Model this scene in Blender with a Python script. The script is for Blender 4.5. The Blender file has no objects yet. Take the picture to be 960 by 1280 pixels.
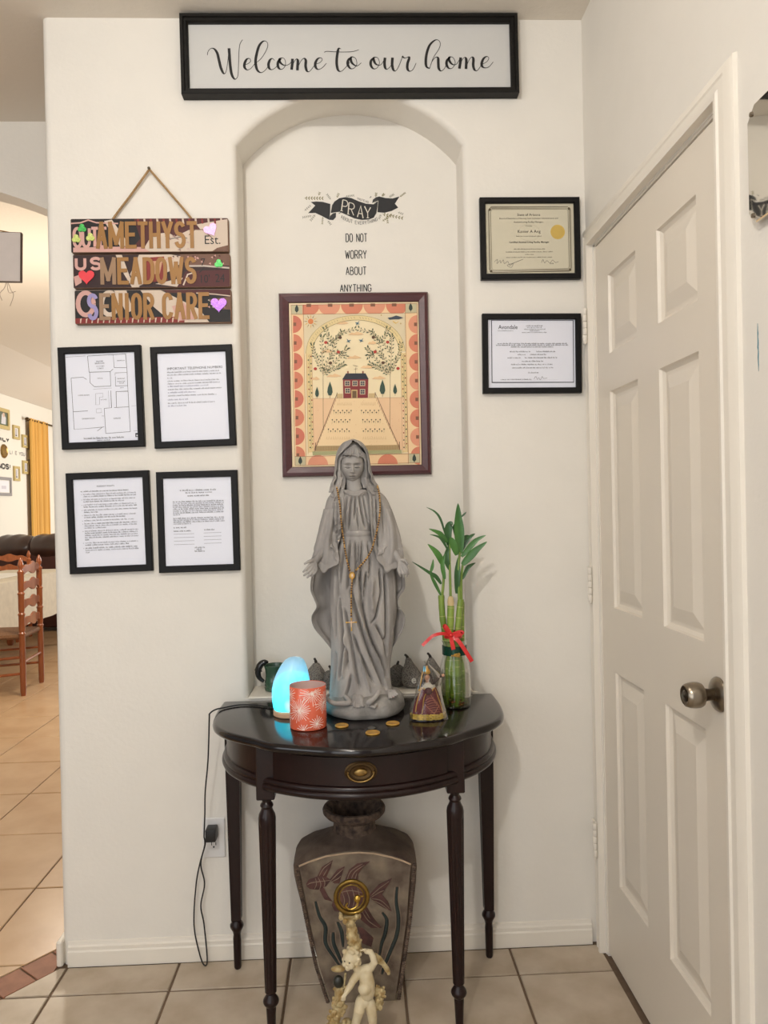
import bpy, bmesh, math, random
from mathutils import Vector, Matrix, noise
C = bpy.context.scene.collection
SC = bpy.context.scene
PI = math.pi
V3 = Vector

# ---------------------------------------------------------------- camera
cam_d = bpy.data.cameras.new('camera'); cam_d.sensor_fit = 'HORIZONTAL'; cam_d.sensor_width = 36.0
cam_d.lens = 951.54 / 960 * 36.0; cam_d.clip_start = 0.05
cam = bpy.data.objects.new('camera', cam_d); C.objects.link(cam); SC.camera = cam
cam.matrix_world = Matrix(((0.998971, 0.02128, -0.040044, 0.0), (-0.04014, 0.004095, -0.999186, -2.2403),
                           (-0.021098, 0.999765, 0.004945, 1.3067), (0, 0, 0, 1)))

# ---------------------------------------------------------------- light and exposure
SC.view_settings.view_transform = 'Standard'
SC.view_settings.look = 'None'
SC.view_settings.gamma = 1.0
SC.view_settings.use_curve_mapping = False
SC.view_settings.exposure = 0.27
w = bpy.data.worlds.new('world'); SC.world = w; w.use_nodes = True
w.node_tree.nodes['Background'].inputs[0].default_value = (1.0, 0.965, 0.92, 1)
w.node_tree.nodes['Background'].inputs[1].default_value = 0.22
def lamp(name, kind, loc, power, col, size=.3, size_y=None, target=None, spread=None):
    d = bpy.data.lights.new(name, kind); d.energy = power; d.color = col
    if kind == 'AREA':
        d.size = size
        if size_y: d.shape = 'RECTANGLE'; d.size_y = size_y
        else: d.shape = 'DISK'
    else: d.shadow_soft_size = size
    o = bpy.data.objects.new(name, d); C.objects.link(o); o.location = loc
    if target is not None:
        o.rotation_euler = (V3(target) - V3(loc)).to_track_quat('-Z', 'Y').to_euler()
    return o
lamp('entry_ceiling_light', 'POINT', (-.52, -2.55, 2.60), 54.0, (1.0, .965, .915), .045)
lamp('hall_ceiling_light', 'POINT', (-.42, -1.15, 2.58), 7.0, (1.0, .95, .88), .06)
lamp('window_light', 'AREA', (-2.6, -3.0, 1.5), 12.0, (.93, .965, 1.0), 1.2, 1.5, (-.3, 0, 1.1))
lamp('front_fill_light', 'AREA', (-.75, -3.3, 1.15), 15.0, (.97, .985, 1.0), 1.3, 1.9, (-.2, 0, .95))  # added soft fill from behind the camera, brightens the niche
lamp('dining_light', 'POINT', (-1.9, 2.9, 1.9), 58.0, (1.0, .88, .72), .12)
lamp('living_window_light', 'AREA', (-.4, 8.0, 1.7), 110.0, (1.0, .97, .92), 1.6, 1.6, (-4.2, 7.0, 1.2))

# ---------------------------------------------------------------- materials
def lin(c): return tuple(((x/255)/12.92 if x/255 <= .04045 else ((x/255+.055)/1.055)**2.4) for x in c) + (1,)
MATS = {}
def mat(name, col, rough=.5, metal=0.0, var=0.0, scale=30.0, bump=0.0, bscale=None, col2=None, emis=0.0, coat=0.0, spec=None, stretch=None, detail=4.0):
    if name in MATS: return MATS[name]
    m = bpy.data.materials.new(name); m.use_nodes = True; MATS[name] = m
    nt = m.node_tree; b = nt.nodes['Principled BSDF']
    c = lin(col); b.inputs['Base Color'].default_value = c
    b.inputs['Roughness'].default_value = rough; b.inputs['Metallic'].default_value = metal
    if spec is not None: b.inputs['Specular IOR Level'].default_value = spec
    if coat: b.inputs['Coat Weight'].default_value = coat; b.inputs['Coat Roughness'].default_value = .08
    if emis: b.inputs['Emission Color'].default_value = c; b.inputs['Emission Strength'].default_value = emis
    if var or bump or col2:
        tc = nt.nodes.new('ShaderNodeTexCoord'); src = tc.outputs['Object']
        if stretch:
            mp = nt.nodes.new('ShaderNodeMapping'); mp.inputs['Scale'].default_value = stretch
            nt.links.new(src, mp.inputs[0]); src = mp.outputs[0]
        n = nt.nodes.new('ShaderNodeTexNoise'); n.inputs['Scale'].default_value = scale; n.inputs['Detail'].default_value = detail
        nt.links.new(src, n.inputs['Vector'])
        if var or col2:
            r = nt.nodes.new('ShaderNodeValToRGB')
            if col2: a, z = c, lin(col2)
            else:
                a = tuple(max(0, x*(1-var)) for x in c[:3]) + (1,); z = tuple(min(1, x*(1+var)) for x in c[:3]) + (1,)
            r.color_ramp.elements[0].color = a; r.color_ramp.elements[1].color = z
            r.color_ramp.elements[0].position = .32; r.color_ramp.elements[1].position = .68
            nt.links.new(n.outputs['Fac'], r.inputs[0]); nt.links.new(r.outputs[0], b.inputs['Base Color'])
        if bump:
            n2 = n
            if bscale:
                n2 = nt.nodes.new('ShaderNodeTexNoise'); n2.inputs['Scale'].default_value = bscale; n2.inputs['Detail'].default_value = 3
                nt.links.new(src, n2.inputs['Vector'])
            bp = nt.nodes.new('ShaderNodeBump'); bp.inputs['Strength'].default_value = bump; bp.inputs['Distance'].default_value = .003
            nt.links.new(n2.outputs['Fac'], bp.inputs['Height']); nt.links.new(bp.outputs[0], b.inputs['Normal'])
    return m
def ink(c, rough=.6):                      # a plain print colour
    return mat('print_%d_%d_%d' % tuple(c), c, rough)
def glass(name, col, refl=.10, alpha=.0, rough=.02):
    if name in MATS: return MATS[name]
    m = bpy.data.materials.new(name); m.use_nodes = True; MATS[name] = m
    nt = m.node_tree; nt.nodes.remove(nt.nodes['Principled BSDF']); out = nt.nodes['Material Output']
    t = nt.nodes.new('ShaderNodeBsdfTransparent'); t.inputs[0].default_value = lin(col)
    g = nt.nodes.new('ShaderNodeBsdfGlossy'); g.inputs['Roughness'].default_value = rough
    f = nt.nodes.new('ShaderNodeLayerWeight'); f.inputs[0].default_value = .35
    mu = nt.nodes.new('ShaderNodeMath'); mu.operation = 'MULTIPLY_ADD'; mu.inputs[1].default_value = .55; mu.inputs[2].default_value = refl*.4
    mx = nt.nodes.new('ShaderNodeMixShader')
    nt.links.new(f.outputs['Fresnel'], mu.inputs[0]); nt.links.new(mu.outputs[0], mx.inputs[0])
    nt.links.new(t.outputs[0], mx.inputs[1]); nt.links.new(g.outputs[0], mx.inputs[2]); nt.links.new(mx.outputs[0], out.inputs[0])
    return m

# ---------------------------------------------------------------- mesh helpers
class MB:
    def __init__(s): s.bm = bmesh.new(); s.mats = []
    def mi(s, m):
        if m is None: return 0
        if m not in s.mats: s.mats.append(m)
        return s.mats.index(m)
    def face(s, vs, m=None):
        try: f = s.bm.faces.new(vs)
        except ValueError: return None
        f.material_index = s.mi(m); return f
    def poly(s, pts, m=None): return s.face([s.bm.verts.new(p) for p in pts], m)
    def box(s, c, d, m=None, bevel=0.0, rot=None, seg=1):
        r = bmesh.ops.create_cube(s.bm, size=1.0); vs = r['verts']
        M_ = Matrix.Translation(V3(c)) @ (rot.to_4x4() if rot is not None else Matrix()) @ Matrix.Diagonal((d[0], d[1], d[2], 1))
        bmesh.ops.transform(s.bm, matrix=M_, verts=vs)
        fs = list({f for v in vs for f in v.link_faces}); k = s.mi(m)
        for f in fs: f.material_index = k
        if bevel:
            es = list({e for v in vs for e in v.link_edges})
            r = bmesh.ops.bevel(s.bm, geom=es, offset=bevel, segments=seg, affect='EDGES', profile=.6)
            for f in r['faces']: f.material_index = k
        return s
    def loft(s, rings, m=None, closed=True, cap0=True, cap1=True):
        rows = [[s.bm.verts.new(p) for p in r] for r in rings]; n = len(rows[0])
        for a, b in zip(rows, rows[1:]):
            for i in range(n if closed else n-1):
                j = (i+1) % n; s.face([a[i], a[j], b[j], b[i]], m)
        if cap0: s.face(rows[0][::-1], m)
        if cap1: s.face(rows[-1], m)
        return s
    def lathe(s, prof, n=24, m=None, o=(0,0,0), cap0=True, cap1=True, sx=1, sy=1):
        return s.loft([[V3((o[0]+r*sx*math.cos(2*PI*i/n), o[1]+r*sy*math.sin(2*PI*i/n), o[2]+z)) for i in range(n)] for r, z in prof], m, True, cap0, cap1)
    def tube(s, pts, r, n=8, m=None, flat=None, cap=True):
        pts = [V3(p) for p in pts]; N = len(pts)
        rs = r if isinstance(r, (list, tuple)) else [r]*N
        rings = []; prev = None
        for i, p in enumerate(pts):
            t = (pts[min(i+1, N-1)] - pts[max(i-1, 0)]); t = t.normalized() if t.length > 1e-9 else V3((0,0,1))
            if prev is None: u = t.orthogonal().normalized()
            else:
                u = prev - t*prev.dot(t); u = u.normalized() if u.length > 1e-6 else t.orthogonal().normalized()
            prev = u; v = t.cross(u)
            if flat:
                fd = V3(flat[0]); fd = (fd - t*fd.dot(t)).normalized(); u = fd; v = t.cross(u); k = flat[1]
            else: k = 1
            rings.append([p + (u*math.cos(2*PI*q/n)*k + v*math.sin(2*PI*q/n))*rs[i] for q in range(n)])
        return s.loft(rings, m, True, cap, cap)
    def prism(s, pts, y0, y1, m=None, mside=None):       # polygon in x,z pushed from y0 to y1
        a = [s.bm.verts.new((p[0], y0, p[1])) for p in pts]; b = [s.bm.verts.new((p[0], y1, p[1])) for p in pts]
        s.face(a, m); s.face(b[::-1], m); n = len(pts)
        for i in range(n): s.face([a[i], b[i], b[(i+1) % n], a[(i+1) % n]], mside or m)
        return s
    def slab(s, pts, z0, z1, m=None):                    # polygon in x,y pushed from z0 to z1
        a = [s.bm.verts.new((p[0], p[1], z0)) for p in pts]; b = [s.bm.verts.new((p[0], p[1], z1)) for p in pts]
        s.face(a[::-1], m); s.face(b, m); n = len(pts)
        for i in range(n): s.face([a[i], a[(i+1) % n], b[(i+1) % n], b[i]], m)
        return s
    def sphere(s, c, r, m=None, nu=12, nv=8):
        r = (r, r, r) if not isinstance(r, (list, tuple)) else r
        return s.loft([[V3((c[0]+r[0]*math.sin(PI*j/nv)*math.cos(2*PI*i/nu), c[1]+r[1]*math.sin(PI*j/nv)*math.sin(2*PI*i/nu), c[2]-r[2]*math.cos(PI*j/nv))) for i in range(nu)]
                       for j in [0.12]+list(range(1, nv))+[nv-.12]], m)
    def build(s, name, m=None, parent=None, smooth=40, fix=True, loc=None):
        if fix: bmesh.ops.recalc_face_normals(s.bm, faces=s.bm.faces)
        me = bpy.data.meshes.new(name); s.bm.to_mesh(me); s.bm.free()
        ms = s.mats if s.mats and s.mats[0] is not None else []
        for q in (ms or [m]):
            me.materials.append(q if q is not None else m)
        if smooth:
            for p in me.polygons: p.use_smooth = True
            try: me.set_sharp_from_angle(angle=math.radians(smooth))
            except Exception: pass
        o = bpy.data.objects.new(name, me); C.objects.link(o)
        if parent: o.parent = parent
        if loc: o.location = loc
        return o
def thing(name, label, cat, loc=(0,0,0), rot=(0,0,0), group=None):
    o = bpy.data.objects.new(name, None); C.objects.link(o); o.empty_display_size = .05
    o.location = loc; o.rotation_euler = rot; return tag(o, label, cat, group)
def tag(o, label, cat, group=None):
    o['label'] = label; o['category'] = cat
    if group: o['group'] = group
    return o
def struct(o):
    o['kind'] = 'structure'; return o
def part_label(o, t): o['label'] = t; return o
def copy_tree(o, parent=None):
    c = o.copy(); C.objects.link(c); c.parent = parent
    for ch in list(o.children): copy_tree(ch, c)
    return c
def smooth_path(pts, k=6):                               # Catmull-Rom through the points
    P = [V3(p) if len(p) == 3 else V3((p[0], p[1], 0)) for p in pts]; out = []
    for i in range(len(P)-1):
        p0 = P[max(i-1, 0)]; p1 = P[i]; p2 = P[i+1]; p3 = P[min(i+2, len(P)-1)]
        for j in range(k):
            t = j/k; out.append(.5*((2*p1)+(p2-p0)*t+(2*p0-5*p1+4*p2-p3)*t*t+(3*p1-p0-3*p2+p3)*t**3))
    out.append(P[-1]); return out
def interp(x, xs, ys):
    if x <= xs[0]: return ys[0]
    for i in range(len(xs)-1):
        if x <= xs[i+1]:
            t = (x-xs[i])/(xs[i+1]-xs[i]); return ys[i]*(1-t)+ys[i+1]*t
    return ys[-1]

# flat print: thin coloured shapes in a local x,z plane, one mesh, many inks
class Print:
    def __init__(s, y=0.0, step=.00018): s.b = MB(); s.y = y; s.step = step; s.k = 0; s.n = 0
    def lev(s):                                           # every shape a hair above the one before it
        s.n = (s.n+1) % 40; return s.y - s.k*s.step - s.n*3.5e-6
    def layer(s): s.k += 1; return s
    def poly(s, pts, c):
        y = s.lev()
        s.b.poly([(p[0], y, p[1]) for p in pts], c if not isinstance(c, tuple) else ink(c)); return s
    def rect(s, x0, z0, x1, z1, c): return s.poly([(x0, z0), (x1, z0), (x1, z1), (x0, z1)], c)
    def disc(s, x, z, r, c, n=16, a0=0, a1=2*PI, rz=None):
        full = a1-a0 > 6.2; m = n if full else n+1
        return s.poly([(x+r*math.cos(a0+(a1-a0)*i/n), z+(rz or r)*math.sin(a0+(a1-a0)*i/n)) for i in range(m)], c)
    def line(s, pts, w, c, closed=False):
        P = [V3((p[0], p[1], 0)) for p in pts]; n = len(P)
        ws = w if isinstance(w, list) else [w]*n; L = []; R = []
        for i in range(n):
            a = P[i-1] if (i or closed) else P[i]; b = P[(i+1) % n] if (i < n-1 or closed) else P[i]
            t = b-a; t = t.normalized() if t.length > 1e-9 else V3((1,0,0)); q = V3((-t.y, t.x, 0))
            k = 1.0
            if 0 < i < n-1 or closed:
                d1 = (P[i]-P[i-1]); d2 = P[(i+1) % n]-P[i]
                if d1.length > 1e-9 and d2.length > 1e-9: k = min(1.6, 1/max(.4, q.dot(V3((-d1.y, d1.x, 0)).normalized())))
            L.append(P[i]+q*ws[i]*.5*k); R.append(P[i]-q*ws[i]*.5*k)
        y = s.lev(); m = c if not isinstance(c, tuple) else ink(c)
        rng = range(n if closed else n-1)
        vl = [s.b.bm.verts.new((p.x, y, p.y)) for p in L]; vr = [s.b.bm.verts.new((p.x, y, p.y)) for p in R]
        for i in rng:
            j = (i+1) % n; s.b.face([vl[i], vr[i], vr[j], vl[j]], m)
        return s
    def text(s, t, x, z, size, c, align='CENTER', sx=1.0, bold=0.0):
        fc = bpy.data.curves.new('txt', 'FONT'); fc.body = t; fc.size = size; fc.align_x = align; fc.resolution_u = 2; fc.offset = bold
        ob = bpy.data.objects.new('txt', fc); me = bpy.data.meshes.new_from_object(ob); y = s.lev()
        vs = [s.b.bm.verts.new((x+v.co.x*sx, y, z+v.co.y)) for v in me.vertices]; m = c if not isinstance(c, tuple) else ink(c)
        for p in me.polygons: s.b.face([vs[i] for i in p.vertices], m)
        bpy.data.objects.remove(ob); bpy.data.curves.remove(fc); bpy.data.meshes.remove(me); return s
    def words(s, x0, x1, z, h, c, seed=0, full=True):     # a line of small print too fine to read
        r = random.Random(seed*7+int(z*1e5)); x = x0; lw = h*.16
        while x < x1-h:
            n = r.randint(2, 9)
            for k in range(n):
                if x > x1-h*.4: break
                t = r.random(); hh = h*(1.35 if t > .8 else .8)
                s.rect(x, z, x+lw, z+hh, c)
                if t > .3: s.rect(x+h*.36, z, x+h*.36+lw, z+h*.8, c)
                if t < .7: s.rect(x, z+h*(.7 if t > .35 else .0), x+h*.4, z+h*(.82 if t > .35 else .13), c)
                x += h*.62
            x += h*.5
        return s
    def build(s, name, parent, **k):
        return s.b.build(name, None, parent, smooth=0, fix=False, **k)

# stroke alphabet, unit cell one wide and one high
def arc(cx, cz, rx, rz, a0, a1, n=8): return [(cx+rx*math.cos(math.radians(a0+(a1-a0)*i/n)), cz+rz*math.sin(math.radians(a0+(a1-a0)*i/n))) for i in range(n+1)]
GL = {
 'A': [[(0,0),(.5,1),(1,0)], [(.2,.34),(.8,.34)]], 'B': [[(0,0),(0,1)], [(0,1)]+arc(.45,.76,.45,.24,90,-90)+[(0,.52)], [(0,.52)]+arc(.5,.26,.5,.26,90,-90)+[(0,0)]],
 'C': [arc(.5,.72,.5,.28,10,180)+arc(.5,.28,.5,.28,180,350)], 'D': [[(0,0),(0,1)], [(0,1)]+arc(.4,.68,.6,.32,90,0)+arc(.4,.32,.6,.32,0,-90)+[(0,0)]],
 'E': [[(1,1),(0,1),(0,0),(1,0)], [(0,.52),(.8,.52)]], 'F': [[(1,1),(0,1),(0,0)], [(0,.52),(.8,.52)]], 'G': [arc(.5,.72,.5,.28,10,180)+arc(.5,.28,.5,.28,180,360)+[(1,.46),(.6,.46)]],
 'H': [[(0,0),(0,1)], [(1,0),(1,1)], [(0,.5),(1,.5)]], 'I': [[(.5,0),(.5,1)]], 'L': [[(0,1),(0,0),(1,0)]], 'M': [[(0,0),(0,1),(.5,.15),(1,1),(1,0)]],
 'N': [[(0,0),(0,1),(1,0),(1,1)]], 'O': [arc(.5,.7,.5,.3,0,180)+arc(.5,.3,.5,.3,180,360)+[(1,.7)]], 'P': [[(0,0),(0,1)], [(0,1)]+arc(.5,.72,.5,.28,90,-90)+[(0,.44)]],
 'R': [[(0,0),(0,1)], [(0,1)]+arc(.5,.74,.5,.26,90,-90)+[(0,.48)], [(.45,.48),(1,0)]], 'S': [arc(.5,.76,.5,.24,20,250,10)+arc(.5,.26,.5,.26,75,-165,10)],
 'T': [[(0,1),(1,1)], [(.5,1),(.5,0)]], 'U': [[(0,1)]+arc(.5,.3,.5,.3,180,360)+[(1,1)]], 'V': [[(0,1),(.5,0),(1,1)]], 'W': [[(0,1),(.25,0),(.5,.8),(.75,0),(1,1)]],
 'Y': [[(0,1),(.5,.48),(1,1)], [(.5,.48),(.5,0)]], '!': [[(.5,1),(.5,.3)], [(.5,.1),(.5,0)]], '&': [[(1,0),(.2,.75),(.5,1),(.75,.78),(.1,.3),(.4,0),(1,.45)]]}
def stroke_text(pr, t, x0, z0, x1, h, w, c, gap=.35, f=None):
    wid = {'I': .3, '!': .3, ' ': .7, 'M': 1.25, 'W': 1.3}
    tot = sum(wid.get(q, 1) for q in t)+gap*(len(t)-1); u = (x1-x0)/tot; x = x0
    for q in t:
        k = wid.get(q, 1)
        for st in GL.get(q, []):
            pts = [(x+p[0]*k*u, z0+p[1]*h) for p in st]
            if f: pts = [f(*p) for p in pts]
            if len(pts) > 5: pr.line(pts, w, c)
            else:
                for a_, b_ in zip(pts, pts[1:]): pr.line([a_, b_], w, c)
        x += (k+gap)*u
def heart(cx, cz, s): 
    P = []
    for i in range(24):
        t = 2*PI*i/24; P.append((cx+s*.0312*16*math.sin(t)**3*1.0, cz+s*.0312*(13*math.cos(t)-5*math.cos(2*t)-2*math.cos(3*t)-math.cos(4*t)+2)))
    return P

# ================================================================= room shell
H = 2.743; XR = .706; XL = -.872
WALL = mat('wall_paint', (231, 226, 217), .72, bump=.22, scale=9, bscale=75, var=.012)
CEIL = mat('ceiling_paint', (226, 218, 206), .85, bump=.35, scale=9, bscale=60)
TRIM = mat('trim_paint', (231, 224, 212), .42, var=.01, scale=6)
GROUT = mat('grout', (112, 92, 74), .9, var=.12, scale=60)
# --- back wall with an arched niche (bullnose edges)
NL, NR, NS, NR_ = -.3205, .3445, 2.377, .43
ncx = (NL+NR)/2; hw = (NR-NL)/2; ccz = NS-math.sqrt(NR_**2-hw**2); a0 = math.asin(hw/NR_)
SILL = .757
def niche(r):                                            # niche outline grown by r
    R = NR_+r; zz = ccz; a = math.asin(min(1, (hw+r)/R)); P = [(NL-r, SILL), (NL-r, 1.3), (NL-r, 1.9)]
    for i in range(25):
        t = -a+2*a*i/24; P.append((ncx+R*math.sin(t), zz+R*math.cos(t)))
    P += [(NR+r, 1.9), (NR+r, 1.3), (NR+r, SILL)]
    return P
b = MB(); rb = .020
rows = []
for k in range(6):
    t = PI/2*k/5; r = rb*(1-math.sin(t)); y = rb*(1-math.cos(t)); rows.append([b.bm.verts.new((p[0], y, p[1])) for p in niche(r)])
rows.append([b.bm.verts.new((p[0], .14, p[1])) for p in niche(0)])
for A, B_ in zip(rows, rows[1:]):
    for i in range(len(A)-1): b.face([A[i], A[i+1], B_[i+1], B_[i]])
b.face(rows[-1])                                         # back of the niche
yb = .62; e = XL+.022
front = [b.bm.verts.new(p) for p in ((e, 0, 0), (e, 0, SILL), (e, 0, 1.3), (e, 0, 1.9), (e, 0, H), (XR, 0, H), (XR, 0, 1.9), (XR, 0, 1.3), (XR, 0, SILL), (XR, 0, 0))]
N_ = rows[0]; n = len(N_)
b.face([front[0], front[9], front[8], N_[n-1], N_[0], front[1]])
b.face([front[1], N_[0], N_[1], front[2]]); b.face([front[2], N_[1], N_[2], front[3]])
b.face([front[3]]+N_[2:16]+[front[4]]); b.face([front[4]]+N_[15:n-2]+[front[6], front[5]])
b.face([front[6], N_[n-3], N_[n-2], front[7]]); b.face([front[7], N_[n-2], N_[n-1], front[8]])
for k in range(6):                                       # bullnose at the wall's free end
    t0, t1 = PI/2*k/6, PI/2*(k+1)/6
    f = lambda t: (e-.022*math.sin(t), .022*(1-math.cos(t)))
    (xa, ya), (xb, yb_) = f(t0), f(t1); b.poly([(xa, ya, 0), (xb, yb_, 0), (xb, yb_, H), (xa, ya, H)])
b.poly([(XL, .022, 0), (XL, yb, 0), (XL, yb, H), (XL, .022, H)]); b.poly([(XL, yb, 0), (XR, yb, 0), (XR, yb, H), (XL, yb, H)])
# niche floor (inside the wall) and the sill ledge
b.poly([(NL-.02, .0, SILL), (NR+.02, .0, SILL), (NR+.02, .14, SILL), (NL-.02, .14, SILL)])
bmesh.ops.remove_doubles(b.bm, verts=b.bm.verts, dist=1e-5)
wall_back = struct(b.build('wall_back', WALL, smooth=35))
sl = MB(); sl.box((ncx, .067, SILL+.002), (hw*2-.002, .142, .008), None, .003); o = sl.build('sill', TRIM, wall_back); 
# --- right wall with the door opening
DY0, DY1, DT = -.066, -.836, 2.052
b = MB()
def wq(x, y0, y1, z0, z1): b.poly([(x, y0, z0), (x, y1, z0), (x, y1, z1), (x, y0, z1)])
wq(XR, .0, DY0, 0, DT); wq(XR, 0, DY0, DT, H); wq(XR, DY0, DY1, DT, H); wq(XR, DY1, -3.4, 0, DT); wq(XR, DY1, -3.4, DT, H)
b.poly([(XR, DY0, DT), (XR, DY1, DT), (XR+.13, DY1, DT), (XR+.13, DY0, DT)])
for yy in (DY0, DY1): b.poly([(XR, yy, 0), (XR, yy, DT), (XR+.13, yy, DT), (XR+.13, yy, 0)])
b.poly([(XR+.13, .0, 0), (XR+.13, -3.4, 0), (XR+.13, -3.4, H), (XR+.13, 0, H)]); b.poly([(XR, -3.4, 0), (XR, -3.4, H), (XR+.13, -3.4, H), (XR+.13, -3.4, 0)])
bmesh.ops.remove_doubles(b.bm, verts=b.bm.verts, dist=1e-5)
wall_right = struct(b.build('wall_right', WALL, smooth=0))
pm = MB(); r = random.Random(3)
pts = [(XR-.0006, -.949+r.uniform(-.0006, .0006), 1.53+.083*i/14) for i in range(15)]
pm.tube(pts, [.0003+.0009*math.sin(PI*i/14)*r.uniform(.5, 1.2) for i in range(15)], 5); part_label(pm.build('pen_mark', ink((38, 112, 130)), wall_right), 'thin blue green pen stroke')
# --- ceiling of the hall, header over the opening to the dining room
b = MB(); b.box((-1.82, -1.40, H+.02), (5.10, 3.98, .04)); b2 = b.build('ceiling', CEIL, smooth=0); struct(b2)
b = MB()
arch = [(-.872, 2.28), (-.95, 2.33), (-1.02, 2.378), (-1.0905, 2.4224), (-1.1757, 2.458), (-1.2609, 2.4873), (-1.4, 2.525), (-1.6, 2.558), (-1.9, 2.58), (-2.3, 2.575), (-2.7, 2.52), (-3.0, 2.43), (-3.3, 2.28)]
P = [(-.872, H)]+arch+[(-3.3, 0), (-4.2, 0), (-4.2, H)]
b.prism(P, .59, .71); struct(b.build('trim_1', WALL, smooth=0))
# --- dining and living room beyond: long left wall, far wall, vaulted ceiling
FAR = mat('far_wall_paint', (226, 221, 208), .8, bump=.2, scale=8, bscale=60)
b = MB(); b.box((-4.26, 5.5, 1.39), (.12, 9.7, 2.78)); struct(b.build('wall_left', FAR, smooth=0))
b = MB(); b.box((-1.78, 10.36, 1.55), (5.08, .12, 3.1)); struct(b.build('wall_far', FAR, smooth=0))
b = MB(); b.prism([(-4.32, 2.755), (-3.4, 2.985), (-1.4, 3.08), (.74, 3.08), (.74, 3.13), (-1.42, 3.13), (-3.42, 3.035), (-4.32, 2.805)], .71, 10.42); struct(b.build('ceiling', CEIL, smooth=0))
# --- floor: grout bed, then tiles
b = MB(); b.box((-1.78, 3.5, -.018), (5.10, 13.8, .028)); floor = struct(b.build('floor', GROUT, smooth=0))
TILE = mat('hall_tile', (196, 182, 163), .42, col2=(172, 155, 133), scale=9, bump=.12, bscale=40)
TILE2 = mat('dining_tile', (203, 172, 136), .30, col2=(186, 150, 112), scale=5, bump=.08, bscale=30)
BRICK = mat('terracotta_tile', (164, 112, 86), .55, col2=(140, 92, 70), scale=18, bump=.2, bscale=60)
def clip(poly, p, nrm):                                  # keep the side the normal points to
    out = []
    for i in range(len(poly)):
        a, c = poly[i], poly[(i+1) % len(poly)]
        da = (a[0]-p[0])*nrm[0]+(a[1]-p[1])*nrm[1]; dc = (c[0]-p[0])*nrm[0]+(c[1]-p[1])*nrm[1]
        if da >= 0: out.append(a)
        if da*dc < 0:
            t = da/(da-dc); out.append((a[0]+(c[0]-a[0])*t, a[1]+(c[1]-a[1])*t))
    return out
rt = random.Random(5)
def tile(poly, m, name='floor_tile'):
    if len(poly) < 3: return
    A = sum(poly[i][0]*poly[(i+1) % len(poly)][1]-poly[(i+1) % len(poly)][0]*poly[i][1] for i in range(len(poly)))/2
    if abs(A) < .0015: return
    cx = sum(p[0] for p in poly)/len(poly); cy = sum(p[1] for p in poly)/len(poly); z = rt.uniform(-.0006, .0006)
    q = MB(); ins = [((p[0]-cx)*.985, (p[1]-cy)*.985) for p in poly]; full = [(p[0]-cx, p[1]-cy) for p in poly]
    q.loft([[V3((x, y, -.008)) for x, y in full], [V3((x, y, -.0018)) for x, y in full], [V3((x, y, z)) for x, y in ins]])
    q.build(name, m, floor, smooth=0, loc=(cx, cy, 0))
g = .0035; t = .3215
LO = ((-.9823, -.1486), (.768, -.640)); HI = ((-1.0304, -.0429), (-.768, .640))   # the two edges of the terracotta strip
dirv = (.640, .768)
for i in range(-3, 6):
    for j in range(-1, 5):
        x0, y1 = -.8533+i*t, -.1415-j*t; x1, y0 = x0+t, y1-t
        y1 = min(y1, -.013); x1 = min(x1, XR-.004)
        if x1-x0 < .02 or y1-y0 < .02: continue
        tile(clip([(x0+g, y0+g), (x1-g, y0+g), (x1-g, y1-g), (x0+g, y1-g)], LO[0], LO[1]), TILE)
        if i < 0 and j < 1: pass
tx, ty = .4065, .4635
for i in range(0, 8):
    for j in range(-1, 9):
        x1, y0 = -.7365-(i)*tx, .009+j*ty; x0, y1 = x1-tx, y0+ty
        if j < 1: x1 = min(x1, -.89)
        if x0 < -4.18: x0 = -4.18
        tile(clip([(x0+g*.7, y0+g*.7), (x1-g*.7, y0+g*.7), (x1-g*.7, y1-g*.7), (x0+g*.7, y1-g*.7)], HI[0], HI[1]), TILE2)
wd = .1018
for k in range(-8, 3):                                  # terracotta strip, tile by tile
    s0 = k*.098+.010; s1 = s0+.092
    A = (-.9823+.640*.0, -.1486); P = []
    for s_, d_ in ((s0, .004), (s1, .004), (s1, wd-.004), (s0, wd-.004)):
        P.append((-.9823+.640*s_-.768*d_, -.1486+.768*s_+.640*d_))
    P = clip(P, (-.886, 0), (-1, 0)) if P[1][1] > -.05 else P
    tile(P, BRICK, 'brick')
# the rest of the floors, farther off, as one tiled sheet each
def sheet(name, x0, x1, y0, y1, px, py, ox, oy, m):
    q = MB(); i = math.floor((x0-ox)/px)
    while ox+i*px < x1:
        j = math.floor((y0-oy)/py)
        while oy+j*py < y1:
            a, c = max(x0, ox+i*px+g), min(x1, ox+(i+1)*px-g); d, f_ = max(y0, oy+j*py+g), min(y1, oy+(j+1)*py-g)
            if c-a > .01 and f_-d > .01: q.box(((a+c)/2, (d+f_)/2, -.004), (c-a, f_-d, .008))
            j += 1
        i += 1
    o = q.build(name, m, floor, smooth=0); o['kind'] = 'stuff'; return o
sheet('distant_tiles', -4.18, .68, .009+9*ty, 10.28, tx, ty, -.7365, .009, TILE2)
sheet('hall_tiles', -1.6, XR-.004, -3.38, -.1415-5*t, t, t, -.8533, -.1415, TILE)
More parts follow.
